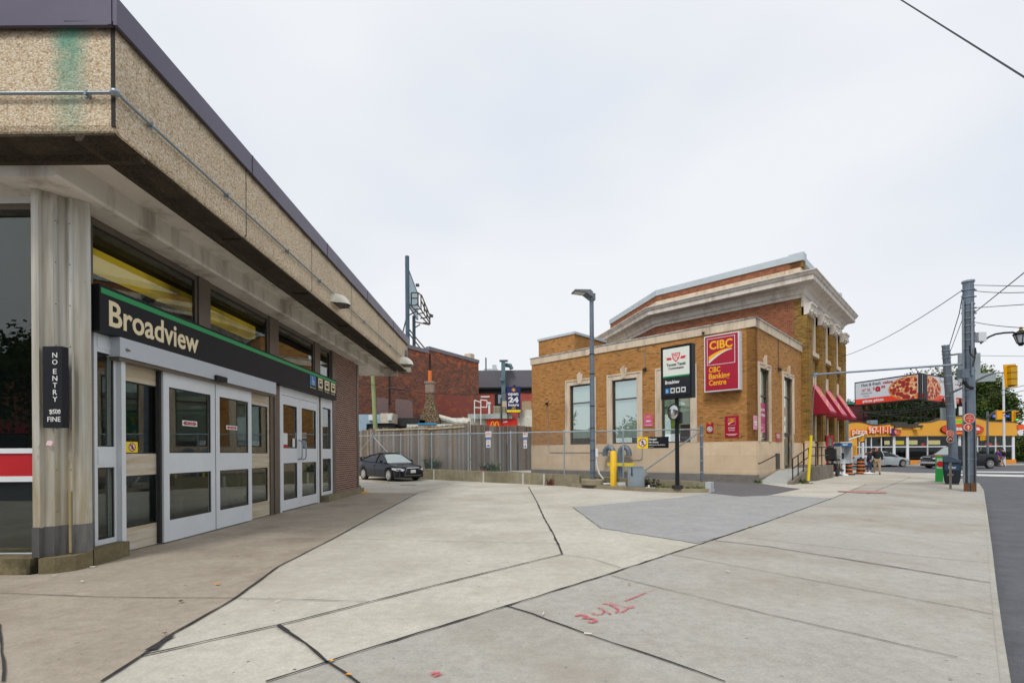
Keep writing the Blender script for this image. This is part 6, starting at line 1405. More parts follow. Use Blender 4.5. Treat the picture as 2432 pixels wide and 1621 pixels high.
# silver saloon and dark pickup in the cross street
px_ = AT(2084, 1080, 46.5)
mk_car('silver_car', 'silver sedan driving along the cross street behind the two pedestrians', (px_.x, 46.0, -.13), R(2), 4.6, 1.78,
       [(-2.3, .92), (-2.2, 1.05), (-1.5, 1.06), (-.4, 1.0), (.75, .96), (1.3, .90), (1.9, .80), (2.3, .66)],
       [(-1.75, 1.06), (-1.0, 1.40), (-.35, 1.45), (.1, 1.43), (.35, 1.36), (1.1, .93)], carpaint('silver_paint', (.36, .40, .42), .25), (-1.35, 1.35), .32)
px_ = AT(2282, 1080, 41.0)
pk, F = mk_car('pickup_truck', 'dark grey pickup truck with a chrome rear bumper passing behind the litter bin', (px_.x - .2, 41.0, -.13), R(180), 5.4, 1.95,
       [(-2.7, 1.10), (-2.65, 1.16), (-.9, 1.16), (0, 1.17), (1.0, 1.16), (1.6, 1.14), (2.4, 1.05), (2.7, .85)],
       [(-.95, 1.17), (-.78, 1.80), (-.3, 1.88), (.5, 1.88), (.75, 1.80), (1.45, 1.16)], carpaint('gunmetal_paint', (.012, .014, .018), .2), (-1.75, 1.75), .39, cat='truck', bed=True)
mb = MB(); mb.box(F, -2.6, -1.1, -.78, .78, 1.17, 1.215); obj('truck_bed', mb, M['blackm'], pk)
for q in ((-2.82, -2.7, .5), (2.64, 2.78, .42)): mb = MB(); mb.box(F, q[0], q[1], -.9, .9, q[2], q[2] + .18); obj('bumper', mb, M['chrome'], pk)

# ================================================================ background behind the lot
M['rb'] = None
def big(t, c):
    sp = t.n.new('ShaderNodeSeparateXYZ'); t.link(t.tc.outputs['UV'], sp.inputs[0]); u, v = sp.outputs[0], sp.outputs[1]
    n = t.noise(.8, 4, .6); nv = t.math('MULTIPLY', t.math('SUBTRACT', n, .5), 1.6)
    # lower part painted red toward the right end
    low = t.math('LESS_THAN', t.math('ADD', v, nv), 7.2); rt = t.math('GREATER_THAN', t.math('ADD', u, nv), 8.2)
    c = t.mix(t.math('MULTIPLY', t.math('MULTIPLY', low, rt), .85), c, hexc('#9c4a46'))
    # spalled orange patches near the top
    top = t.n.new('ShaderNodeMapRange'); top.inputs[1].default_value = 9.7; top.inputs[2].default_value = 10.6; t.link(t.math('ADD', v, nv), top.inputs[0])
    sp2 = t.ramp(t.noise(1.1, 5, .7, stretch=(1, 2.2, 1)), [(.52, (0, 0, 0)), (.56, (1, 1, 1))])
    c = t.mix(t.math('MULTIPLY', sp2, top.outputs[0]), c, hexc('#d8703f'))
    c = t.mix(t.ramp(t.noise(.9, 6, .7, stretch=(1, 2, 1)), [(.54, (0, 0, 0)), (.58, (.7, .7, .7))]), c, hexc('#b8683c'))
    # grey painted-out rectangles
    g1 = t.math('MULTIPLY', t.math('GREATER_THAN', t.math('ADD', u, t.math('MULTIPLY', nv, .25)), 5.0), t.math('LESS_THAN', t.math('ADD', u, t.math('MULTIPLY', nv, .25)), 7.1))
    g2 = t.math('MULTIPLY', t.math('GREATER_THAN', t.math('ADD', u, t.math('MULTIPLY', nv, .25)), 2.9), t.math('LESS_THAN', t.math('ADD', u, t.math('MULTIPLY', nv, .25)), 4.2))
    gz = t.math('LESS_THAN', t.math('ADD', v, t.math('MULTIPLY', nv, .4)), 6.1)
    return t.mix(t.math('MULTIPLY', t.math('MULTIPLY', t.math('ADD', g1, g2), gz), .8), c, hexc('#a39494'))
M['rb'] = brick('old_red_brick', [(0, hexc('#65443b')), (.4, hexc('#7f5446')), (.7, hexc('#94604e')), (1, hexc('#4a3631'))], hexc('#6e5549'), .25, .085, .012, var=.3, big=big, soot=None)
K_ = 1.15; a0 = Vector((-10.9 * K_, 32.2 * K_, 0)); a1 = Vector((-6.62 * K_, 39.2 * K_, 0)); a2 = Vector((-3.06 * K_, 45 * K_, 0))
FB1 = Frame(a0, (a2 - a0)[:2], (.85, -.52)); FB1.y = Vector((FB1.x.y, -FB1.x.x, 0)); l1 = (a1 - a0).dot(FB1.x); l2 = (a2 - a0).dot(FB1.x)
zt1 = FB1.px(1080, 847)[1]
ob_ = thing('old_brick_building', a1, 'old dark red brick building with painted patches rising behind the wooden fence', 'building')
mb = MB(); mb.box(FB1, -3, l1, -12, 0, 0, zt1 - .35); mb.box(FB1, l1 + .001, l2, -12, .001, 0, zt1); obj('brick_wall', mb, M['rb'], ob_)
mb = MB(); mb.box(FB1, -3, l1 - .15, -.4, .08, zt1 - .349, zt1 - .0); mb.box(FB1, l1 - .14, l2 + .05, -.4, .08, zt1 + .001, zt1 + .33); obj('roof_flashing', mb, plain('grey_flashing', hexc('#76747c'), .5, .2, .1, 1), ob_)
mb = MB(); mb.box(FB1, l2 - .9, l2 - .2, -1.2, -.4, zt1, zt1 + .95); obj('roof_chimney', mb, M['bstone'] if False else M['trim'], ob_)
mb = MB(); mb.box(FB1, l1 - .1, l1 + .1, .001, .06, 5.5, zt1 - .4); mb.box(FB1, l1 - 5.2, l1 - 5.05, .001, .05, 5.5, zt1 - 1.4); obj('drain_seam', mb, plain('black_seam', hexc('#2e2422'), .8), ob_)
# grey roofed building beyond
gb = thing('grey_roof_building', (0, 57, 0), 'red brick building under a deep charcoal metal cornice left of the bank', 'building')
z9 = AT(1200, 880, 57).z
FG2 = Frame((-5.5, 57, 0), (1, -.02), (0, -1))
M['pbr'] = brick('painted_red_brick', [(0, hexc('#a04f46')), (.5, hexc('#b35c50')), (1, hexc('#93443e'))], hexc('#8a4a42'), .25, .09, .006, var=.3, bumps=.2)
mb = MB(); mb.box(FG2, 0, 14, -9, 0, 0, z9 - 2.6); obj('brick_wall', mb, M['pbr'], gb)
mb = MB(); mb.box(FG2, -.1, 14.1, -9, .25, z9 - 2.0, z9); obj('metal_fascia', mb, plain('charcoal_metal', hexc('#66656c'), .5, .2, .06, .8), gb)
mb = MB(); mb.box(FG2, 0, 14, -.5, .12, z9 - 2.6, z9 - 2.001); mb.box(FG2, 0, 14, .12, .4, z9 - 2.2, z9 - 2.001); obj('dark_gutter', mb, M['black'], gb)
def wn(sx0, sy0, sx1, sy1, mat, d0=0, d1=.05, nm='window'):
    s0, z1_ = FG2.px(sx0, sy0); s1, z0_ = FG2.px(sx1, sy1); mb = MB(); mb.box(FG2, s0, s1, d0, d1, z0_, z1_); return obj(nm, mb, mat, gb)
wn(1144, 944, 1160, 990, M['pbr'], .001, .04, 'blind_arch'); wn(1142, 940, 1163, 944, M['white'], .001, .1, 'arch_head')
wf_ = wn(1175, 935, 1198, 985, M['black'], .001, .05); wn(1183, 937, 1191, 958, plain('pale_pane', hexc('#8fa3ad'), .2), .051, .06, 'pane')
# ducts
M['duct'] = plain('duct_metal', hexc('#5f7880'), .45, .4, .12, 1.5)
dk = thing('exhaust_duct', AT(1198, 1000, 55), 'tall grey square exhaust duct rising over the charcoal cornice', 'duct')
c0_, c1_ = AT(1190.5, 858, 55.5), AT(1200.5, 950, 55.5)
mb = MB(); mb.box(W0, c0_.x, c1_.x, 55.2, 55.7, 3, c0_.z); mb.box(W0, c0_.x - .2, c1_.x + .3, 55.1, 55.8, c0_.z, c0_.z + .12); p = AT(1187, 897, 55.3); mb.box(W0, p.x, p.x + .5, 54.9, 55.2, p.z - .4, p.z); obj('duct_shaft', mb, M['duct'], dk)
mb = MB(); q = AT(1206, 866, 56); mb.tube([q + Vector((-.3, 0, 0)), q + Vector((.3, 0, -.1)), q + Vector((.45, 0, -.5))], .25, 10); obj('duct_elbow', mb, M['duct'], dk)
mb = MB(); p = AT(1149, 870, 62); q = AT(1182, 880, 62); mb.box(W0, p.x, q.x, 62, 66, 5, p.z - .3); mb.box(W0, AT(1163, 0, 62).x, q.x - .2, 62.5, 65, p.z - .3, p.z + .3); obj('rooftop_unit', mb, plain('pale_unit', hexc('#b8c2c6'), .6), label='pale rooftop unit behind the charcoal cornice', cat='rooftop unit')
mb = MB(); p = AT(1154, 849, 60); mb.tube([Vector((p.x, 60, 5)), p], .09, 8); obj('vent_stack', mb, M['duct'], label='thin dark vent stack rising beside the rooftop unit', cat='vent pipe')
# white low building
wb_ = thing('white_shed', AT(1200, 1010, 43), 'white painted low building behind the wooden fence at the bank corner', 'building')
M['wsh'] = plain('off_white_wall', hexc('#d3d3c8'), .8, 0, .08, .8, dirt=hexc('#97937f'), ds=.7)
mb = MB(); p0, p1 = AT(1113, 992, 43), AT(1300, 985, 43); mb.box(W0, p0.x, p1.x, 43, 50, 0, p0.z); mb.box(W0, AT(1228, 0, 43).x, p1.x, 43.2, 50, p0.z, AT(1240, 972, 43).z); obj('wall', mb, M['wsh'], wb_)
mb = MB(); p = AT(1112, 988, 42.9); q = AT(1216, 983, 42.9); mb.box(W0, p.x, q.x, 42.6, 43.2, p.z - .25, p.z + .18); obj('roof_gutter', mb, plain('pale_gutter', hexc('#a9b5b2'), .5, .1), wb_)
FMc = Frame((0, 42.9, 0), (1, 0), (0, -1))
s0, z1_ = FMc.px(1156, 994); s1, z0_ = FMc.px(1228, 1016)
rs = thing('red_restaurant_sign', (s0 + 1.3, 42.9, z0_), 'red sign with yellow arches and the words Just Around behind the board fence', 'sign')
mb = MB(); mb.box(FMc, s0, s1, 0.0, .12, z0_ - .3, z1_); obj('sign_board', mb, plain('signal_red', hexc('#d42a16'), .4), rs)
def arches(mb, F, c, z, w, h, d):
    for sg in (-1, 1):
        pts = [(c + sg * w * .5 - w * .46 * math.cos(math.pi * k / 10) , z + h * math.sin(math.pi * k / 10) ** .75) for k in range(11)]; stroke(mb, F, pts, w * .2, d, d + .02)
mb = MB(); c_ = FMc.px(1175, 1000)[0]; arches(mb, FMc, c_, z0_ - .35, .38, .95, .121); obj('arches', mb, M['gold'], rs)
mb = MB(); a = FMc.px(1193, 1005)[0]; b = FMc.px(1216, 1005)[0]; text(mb, FMc, 'Just', a, z1_ - .42, a + .42, z1_ - .12, .121, .02, shear=.2); text(mb, FMc, 'AROUND', a + .15, z0_ - .12, b, z0_ + .16, .121, .03); obj('lettering', mb, M['white'], rs)
s0, z1_ = FMc.px(1203, 918, .5); s1, z0_ = FMc.px(1236.5, 979, .5)
os_ = thing('open_hours_sign', (s0, 42.4, z0_), 'navy open 24 hours sign with a sun mark standing on the white building', 'sign')
mb = MB(); mb.box(FMc, s0, s1, .4, .62, z0_, z1_); obj('sign_board', mb, plain('navy_sign', hexc('#16205c'), .35), os_)
H_ = z1_ - z0_; W_ = s1 - s0
mb = MB(); mb.box(FMc, s0 + .02, s1 - .02, .621, .63, z0_ + .02, z0_ + H_ * .1); arches(mb, FMc, (s0 + s1) / 2, z0_ + H_ * .1, W_ * .12, H_ * .1, .621); obj('yellow_band', mb, M['yel'], os_)
mb = MB(); cs, cz = (s0 + s1) / 2, z0_ + H_ * .87; disc(mb, FMc, cs, cz, .1, .621, .63, 14)
for k in range(8): a = k * math.pi / 4; stroke(mb, FMc, [(cs + .12 * math.cos(a), cz + .12 * math.sin(a)), (cs + .19 * math.cos(a), cz + .19 * math.sin(a))], .03, .621, .63)
obj('sun_mark', mb, M['gold'], os_)
mb = MB(); text(mb, FMc, 'open', s0 + W_ * .1, z0_ + H_ * .62, s1 - W_ * .16, z0_ + H_ * .75, .621, .04); text(mb, FMc, '24', s0 + W_ * .12, z0_ + H_ * .38, s1 - W_ * .14, z0_ + H_ * .6, .621, .05); text(mb, FMc, 'hours', s0 + W_ * .12, z0_ + H_ * .24, s1 - W_ * .12, z0_ + H_ * .35, .621, .04); obj('lettering', mb, M['white'], os_)
mb = MB()
for sx in (1206, 1233): p = FMc.px(sx, 980, .5)[0]; mb.box(FMc, p - .04, p + .04, .4, .5, z0_ - .5, z0_)
mb.box(FMc, (s0 + s1) / 2 - .05, (s0 + s1) / 2 + .2, .45, .6, z1_, z1_ + .14); obj('sign_bracket', mb, M['blackm'], os_)
# condenser with slats
cd_ = thing('roof_condenser', AT(1186, 980, 43.6), 'beige slatted condenser unit on the white building roof', 'air conditioner')
p, q = AT(1171, 964, 43.6), AT(1202, 981, 43.6); mb = MB(); mb.box(W0, p.x, q.x, 43.6, 44.4, q.z, p.z); obj('casing', mb, plain('beige_casing', hexc('#c9bfa4'), .6), cd_)
mb = MB()
for i in range(9): x = p.x + (q.x - p.x) * (i + .5) / 9; mb.box(W0, x - .03, x + .03, 43.57, 43.6, q.z + .05, p.z - .05)
obj('grille_slats', mb, M['wframe'], cd_)
p, q = AT(1193, 952, 44.5), AT(1203, 964, 44.5); mb = MB(); mb.box(W0, p.x, q.x + .2, 44.5, 45, q.z - .3, p.z); obj('electrical_box', mb, plain('beige_box', hexc('#bfb496'), .7), label='beige box standing behind the slatted condenser', cat='box')
p, q = AT(1240, 952, 45), AT(1262, 975, 45); mb = MB(); mb.box(W0, p.x, q.x, 45, 46, q.z - .5, p.z); obj('brown_unit', mb, plain('brown_unit', hexc('#a08f72'), .7), label='brown roof unit right of the navy sign', cat='rooftop unit')
mb = MB(); p = AT(1162, 958, 43.3); mb.tube([Vector((p.x, 43.3, 4)), p], .1, 10); mb.lathe(p, [(.16, -.05), (.16, .1), (0, .16)], 12); obj('flue_pipe', mb, M['white'], label='white capped flue pipe left of the condenser', cat='flue')
mb = MB(); p = AT(1190, 944, 42.5); mb.tube([Vector((p.x, 42.5, 4)), p], .07, 8); obj('dark_pipe', mb, M['wframe'], label='dark vertical pipe in front of the condenser', cat='pipe')
# white ladder frame
lad = MB()
for (a, b) in (((1127, 950), (1127, 1012)), ((1142, 948), (1142, 1012)), ((1127, 950), (1142, 955)), ((1127, 967), (1142, 968)), ((1142, 949), (1157, 951)), ((1157, 951), (1156, 967)), ((1142, 966), (1156, 967))): lad.tube([AT(*a, 42), AT(*b, 42)], .05, 6)
obj('roof_ladder', lad, M['white'], label='white pipe roof ladder frame above the board fence', cat='ladder')
mb = MB(); p = AT(1100, 1000, 41); mb.lathe((p.x, 41, p.z - .3), [(.36, 0), (.36, .3), (.28, .5), (.1, .62), (0, .64)], 16); mb.box(W0, p.x - .45, p.x + .45, 40.7, 41.3, p.z - .5, p.z - .3); obj('roof_fan', mb, M['white'], label='white domed roof fan right of the stone chimney', cat='vent')
# low roofs with junk between
mb = MB(); p, q = AT(1040, 992, 38.5), AT(1118, 1016, 38.5); mb.box(W0, p.x, q.x, 38.5, 42, 0, p.z); mb.tube([AT(1042, 990, 38.4), AT(1085, 1002, 38.4), AT(1112, 1004, 38.4)], .22, 8); obj('white_parapet', mb, M['wsh'], label='lumpy white roof parapet right of the stone chimney', cat='roof')
mb = MB(); p, q = AT(930, 992, 38), AT(1045, 1030, 38); mb.box(W0, -14, q.x, 38, 42, 0, p.z); mb.box(W0, AT(905, 0, 37.8).x, AT(1005, 0, 37.8).x, 37.5, 38, AT(950, 1013, 38).z, AT(950, 998, 38).z); obj('dark_low_roof', mb, M['blackm'], label='black low roof between the air handling unit and the stone chimney', cat='roof')
mb = MB(); p, q = AT(970, 1008, 34.5), AT(1112, 1014, 34.5); mb.box(W0, p.x, q.x, 34, 35.5, p.z - .3, p.z); obj('flat_roof_edge', mb, M['wsh'], label='thin white flat roof edge just above the board fence', cat='roof')
mb = MB(); p, q = AT(992, 1004, 33.9), AT(1036, 1008, 33.9); mb.box(W0, p.x, q.x, 33.9, 34, q.z + .02, p.z); obj('blue_ladder', mb, plain('sky_blue', hexc('#2f8fc4'), .4), label='bright blue strip lying on the flat roof edge', cat='roof trim')
# air handling unit
ah = thing('air_handling_unit', AT(880, 1015, 36), 'pale air handling unit with a rounded blue end above the fence', 'rooftop unit')
p, q = AT(865, 981, 36), AT(933, 1004, 36); mb = MB(); mb.box(W0, p.x + 1.2, q.x, 36, 37.5, q.z, p.z); obj('beige_casing', mb, plain('pale_beige_unit', hexc('#c4bba8'), .6), ah)
mb = MB(); p1_ = AT(845, 982, 36); zt3 = p1_.z
pr_ = [(p1_.x - 1.2, 3.1)] + [(p1_.x - .1 - 1.0 * math.cos(k * math.pi / 12), zt3 - 1.2 + 1.15 * math.sin(k * math.pi / 12)) for k in range(7)] + [(p.x + 1.19, zt3 - .05), (p.x + 1.19, q.z), (p1_.x + .8, q.z - .05), (p1_.x + .7, 2.6)]
mb.prism(W0, pr_, 36.001, 37.4, 'd'); obj('blue_duct', mb, plain('pale_blue_unit', hexc('#93adbb'), .5, .1), ah)
for sx in (881, 926): p = AT(sx, 988, 35.9); mb = MB(); mb.box(W0, p.x - .15, p.x + .15, 35.8, 36, p.z - .3, p.z + .1); obj('meter_box', mb, M['alu'], ah)
mb = MB(); mb.box(W0, AT(866, 0, 36).x, AT(925, 0, 36).x, 36.2, 37.2, 2.4, AT(870, 1000, 36).z - .02); obj('steel_frame', mb, M['blackm'], ah)
# leaning pole
mb = MB(); a, b = AT(896, 1030, 33.5), AT(885, 890, 33.5); mb.tube([a - Vector((0, 0, 2.6)), b], [.17, .13], 10); obj('wooden_pole', mb, plain('green_treated_timber', hexc('#8f9a6a'), .85, 0, .15, 2), label='leaning green tinted wooden utility pole beside the air handling unit', cat='utility pole')
mb = MB(); pts = [AT(845, 912, 33), AT(890, 913, 33.3), AT(930, 920, 33.4), AT(1010, 934, 34), AT(1100, 937, 36), AT(1150, 937, 38), AT(1300, 925, 42)]; mb.tube(pts, .018, 5); mb.tube([AT(925, 921, 33.35), AT(962, 926, 33.5)], .06, 6); obj('overhead_cable', mb, M['blackm'], label='sagging black cable crossing in front of the old brick wall', cat='cable')
mb = MB(); mb.tube([AT(845, 905, 33), AT(886, 895, 33.5)], .012, 5); mb.tube([AT(848, 950, 33), AT(886, 893, 33.5)], .012, 5); obj('overhead_cable', mb, M['blackm'], label='thin cables running left from the leaning wooden pole', cat='cable')
# stone chimney
ch = thing('stone_chimney', AT(1022, 1000, 38), 'flared stone chimney with an orange clay flue', 'chimney')
def stripes():
    t = NT('layered_stone'); t.bsdf(.9, 0, .2); v = t.n.new('ShaderNodeTexVoronoi'); mpn = t.n.new('ShaderNodeMapping'); mpn.inputs['Scale'].default_value = (3.2, 9, 1); t.link(t.tc.outputs['UV'], mpn.inputs[0]); t.link(mpn.outputs[0], v.inputs['Vector'])
    s = t.n.new('ShaderNodeSeparateColor'); t.link(v.outputs['Color'], s.inputs[0]); t.col(t.ramp(s.outputs[0], [(0, hexc('#2c2622')), (.4, hexc('#54463a')), (.65, hexc('#8a7458')), (.82, hexc('#b8a582')), (1, hexc('#3b342f'))])); t.bump(t.math('MULTIPLY', v.outputs['Distance'], -1), .9, .03); return t.m
c = AT(1022, 1000, 38); zz3 = lambda y: AT(1022, y, 38).z
def rect(hw, hd, z, cx=0): return [(c.x + cx - hw, 38 - hd, z), (c.x + cx + hw, 38 - hd, z), (c.x + cx + hw, 38 + hd, z), (c.x + cx - hw, 38 + hd, z)]
mb = MB(); lv = [(.78, .5, zz3(1016)), (.72, .5, zz3(992)), (.5, .45, zz3(972)), (.34, .36, zz3(957)), (.31, .33, zz3(932))]
rows = [rect(*l) for l in lv]
for A, B in zip(rows, rows[1:]):
    for k in range(4):
        l = (k + 1) % 4; mb.face([A[k], A[l], B[l], B[k]], [(A[k][0] + A[k][1], A[k][2]), (A[l][0] + A[l][1], A[l][2]), (B[l][0] + B[l][1], B[l][2]), (B[k][0] + B[k][1], B[k][2])])
obj('stone_stack', mb, stripes(), ch)
mb = MB(); rows = [rect(.33, .34, zz3(932)), rect(.33, .34, zz3(912)), rect(.40, .4, zz3(911)), rect(.40, .4, zz3(907)), rect(.3, .3, zz3(906))]
for A, B in zip(rows, rows[1:]):
    for k in range(4): l = (k + 1) % 4; mb.face([A[k], A[l], B[l], B[k]])
mb.face(rows[-1]); obj('cap', mb, plain('chimney_cap', hexc('#8f7c70'), .9, 0, .15, 5), ch)
mb = MB(); mb.tube([Vector((c.x, 38, zz3(907))), Vector((c.x, 38, zz3(880)))], .16, 14, smooth=True); obj('flue', mb, plain('orange_clay', hexc('#d9732e'), .7, 0, .1, 4), ch)
# side-on billboard on the roof
bb = thing('roof_billboard', AT(990, 880, 50), 'tall billboard seen edge on with a steel catwalk above the old brick building', 'billboard')
p1, p2 = AT(970, 640, 50.5), AT(993, 700, 62)
b_lo1, b_lo2 = AT(971, 722, 50.5), AT(994, 760, 62)
mb = MB(); e_ = Vector((-.22, -.03, 0))
for q in ([p1, p2, b_lo2, b_lo1],):
    P = list(q); Q = [v + e_ for v in P]; mb.face(P); mb.face(Q[::-1])
    for i in range(4): j = (i + 1) % 4; mb.face([P[i], P[j], Q[j], Q[i]])
obj('advert_panel', mb, plain('pale_advert', hexc('#a3c0c8'), .5, 0, .25, .6), bb)
mb = MB()
mb.tube([p1 + Vector((-.1, 0, .3)), b_lo1 + Vector((-.1, 0, 0))], .14, 6); mb.tube([p1, p2], .07, 6)
mb.tube([b_lo1 + Vector((-.15, 0, 5.0)), Vector((b_lo1.x - .15, 50.5, 9))], .22, 8); a = AT(983, 750, 52); mb.tube([a, Vector((a.x, 52, 9))], .18, 8)
obj('steel_post', mb, plain('blue_grey_steel', hexc('#4e6472'), .6, .3, .2, 1), bb)
mb = MB()
g = lambda x, y, Y=51: AT(x, y, Y)
for a, b in (((973, 722), (1018, 770)), ((990, 720), (1022, 768)), ((975, 725), (995, 724)), ((982, 735), (1002, 733)), ((990, 745), (1008, 743)), ((998, 756), (1014, 754)), ((1005, 766), (1022, 768)),
             ((977, 695), (977, 722)), ((993, 695), (993, 722)), ((977, 695), (993, 695)), ((977, 708), (993, 708)), ((993, 695), (1001, 702)), ((1001, 700), (1019, 745)), ((1000, 702), (1000, 730)), ((1008, 716), (1008, 740)), ((1014, 730), (1014, 755)), ((1021, 746), (1021, 770)), ((1019, 745), (1026, 748)), ((1001, 715), (1020, 758)),
             ((970, 735), (955, 797)), ((970, 780), (1013, 832)), ((970, 790), (1003, 832)), ((985, 778), (998, 770)), ((985, 764), (1020, 771)), ((972, 748), (990, 738))):
    mb.tube([g(*a), g(*b)], .07, 5)
obj('catwalk', mb, M['wframe'], bb)
for sx, sy in ((966, 628), (991, 677), (1024, 750)): 
    mb = MB(); p = g(sx, sy, 50.5 if sx < 980 else 52); mb.box(W0, p.x - .15, p.x + .2, p.y - .15, p.y + .15, p.z - .12, p.z + .12); obj('floodlight', mb, M['wframe'], bb)
# ================================================================ right side
ZG = -.13
# big street pole
BPx = G(2304, 1166); bpo = Vector((BPx.x, BPx.y, 0)); YB = bpo.y
bg = thing('utility_pole', bpo, 'thick grey steel utility pole with strapped conduits nearest the road', 'utility pole')
top = AT(2301, 671, YB); mb = MB(); mb.tube([bpo, Vector((bpo.x - .0, YB, 1.2)), Vector((bpo.x - .02, YB, top.z))], [.165, .162, .15], 16, smooth=False); obj('pole', mb, M['galvp'], bg)
mb = MB(); mb.lathe((bpo.x - .02, YB, top.z), [(.18, 0), (.18, .06), (0, .09)], 16); obj('pole_cap', mb, M['galv'], bg)
for y in [690 + i * 17 for i in range(8)] + [830, 880, 925, 985, 1040, 1090, 1125]: z = AT(2301, y, YB).z; mb = MB(); mb.tube([Vector((bpo.x - .015, YB, z)), Vector((bpo.x - .015, YB, z + .03))], .178, 14); obj('steel_band', mb, M['galv'], bg)
for y in (690, 705, 732, 745): z = AT(2301, y, YB).z; mb = MB(); mb.box(W0, bpo.x - .25, bpo.x + .25, YB - .03, YB + .03, z, z + .04); obj('cross_bolt', mb, M['galv'], bg)
mb = MB(); FQ = Frame(bpo, (.73, -.68), (-.68, -.73)); mb.box(FQ, -.16, -.02, .13, .23, 0, .28); mb.box(FQ, .02, .15, .13, .22, 0, .3); obj('rusty_shoe', mb, plain('rusty_brown', hexc('#6b4a2c'), .8, .2, .3, 6), bg)
PD = lambda l, o: Vector((.73 * l - .68 * o, -.68 * l - .73 * o, 0))
for dx, z0, z1, r_, mt in ((-.15, .3, AT(0, 730, YB).z, .035, 'cond'), (-.1, .3, 3.1, .022, 'blackm'), (-.03, .3, 2.6, .03, 'cond'), (.07, 4.0, AT(0, 735, YB).z, .03, 'cond'), (.12, .3, 2.4, .018, 'blackm')):
    mb = MB(); o_ = PD(dx, .178); mb.tube([bpo + o_ + Vector((0, 0, z0)), bpo + o_ + Vector((0, 0, z1))], r_, 8); obj('conduit_pipe', mb, M[mt], bg)
p = AT(2288, 890, YB - .3); mb = MB(); mb.box(W0, p.x - .18, p.x + .06, YB - .45, YB - .24, p.z - .12, p.z + .18); obj('control_box', mb, M['galvp'], bg)
mb = MB(); q = lambda x, y: AT(x, y, YB - .3); mb.tube([q(2288, 900), q(2286, 912), q(2279, 918), q(2283, 908)], .02, 6); mb.tube([q(2290, 905), q(2298, 918), q(2310, 921)], .06, 8); mb.tube([q(2316, 830), q(2315, 850), q(2310, 870)], .025, 6); mb.tube([q(2303, 820), q(2304, 838), q(2312, 848), q(2318, 838), q(2316, 825)], .022, 6); obj('loop_cable', mb, M['blackm'], bg)
p = AT(2321, 816, YB); mb = MB(); mb.box(W0, bpo.x + .19, bpo.x + .46, YB - .15, YB + .1, AT(0, 827, YB).z, AT(0, 806, YB).z); obj('arm_box', mb, M['alu'], bg)
# strut out to the guy wire
mb = MB(); sa = AT(2290, 864, YB); mb.tube([sa, sp_end], .038, 8); mb.box(W0, sp_end.x - .08, sp_end.x + .06, sp_end.y - .05, sp_end.y + .05, sp_end.z - .1, sp_end.z + .08); obj('guy_strut', mb, M['galv'], label='long level steel strut from the big pole toward the bank', cat='strut')
# street lantern on a curved arm
ln = thing('street_lantern', AT(2425, 800, 17.3), 'black lantern with a gold finial on a curved black arm from the big pole', 'street lamp')
mb = MB(); mb.tube([AT(x, y, 17.1) for x, y in ((2329, 815), (2338, 807), (2350, 799), (2365, 793), (2385, 790), (2405, 789), (2415, 792))], .032, 8); obj('arm', mb, M['black'], ln)
c = AT(2425, 806, 17.2); 
mb = MB(); mb.lathe(c, [(.05, -.22), (.11, -.12), (.05, -.1)], 12); mb.lathe(c, [(.21, .16), (.23, .2), (.10, .30), (.06, .33)], 12)
for k in range(6): a = k * math.pi / 3; mb.tube([c + Vector((.11 * math.cos(a), .11 * math.sin(a), -.12)), c + Vector((.20 * math.cos(a), .20 * math.sin(a), .17))], .012, 5)
obj('cage', mb, M['black'], ln); mb = MB(); mb.lathe(c, [(.10, -.12), (.185, .16)], 12); obj('lantern_glass', mb, plain('frosted_lantern', (.55, .58, .62), .2, 0, .05, 4), ln)
mb = MB(); mb.lathe(c, [(.06, .33), (.04, .38), (.05, .41), (0, .47)], 10); obj('finial', mb, plain('gilt', hexc('#9a7b2a'), .4, .6), ln)
# second pole leaning
b2 = G(2262, 1135); b2 = Vector((20.1, 22.0, 0)); t2 = AT(2246, 822, 22)
p2o = thing('leaning_pole', b2, 'thinner grey leaning pole behind the big utility pole', 'utility pole')
base2 = AT(2263, 1060, 22); base2b = Vector((base2.x + .03, 22, 0)); mb = MB(); mb.tube([base2b, base2, t2], [.17, .165, .14], 12, smooth=False); obj('pole', mb, M['galvp'], p2o)
mb = MB(); mb.lathe(t2, [(.16, 0), (.15, .05), (0, .07)], 12); obj('pole_cap', mb, M['galv'], p2o)
for f in [.05, .08, .12, .2, .3, .38, .5, .58, .7]: c = t2.lerp(base2, f); mb = MB(); mb.tube([c, c + Vector((0, 0, .04))], .165, 12); obj('steel_band', mb, M['galv'], p2o)
a = t2.lerp(base2, .3) + Vector((.06, -.2, 0)); b = t2.lerp(base2, .62) + Vector((.06, -.2, 0)); mb = MB(); mb.tube([a, b], .04, 8); obj('conduit_pipe', mb, M['alu'], p2o)
mb = MB(); mb.tube([AT(2256, 843, 22), AT(2278, 840, 22.2)], .04, 6); obj('bracket', mb, M['wframe'], p2o)
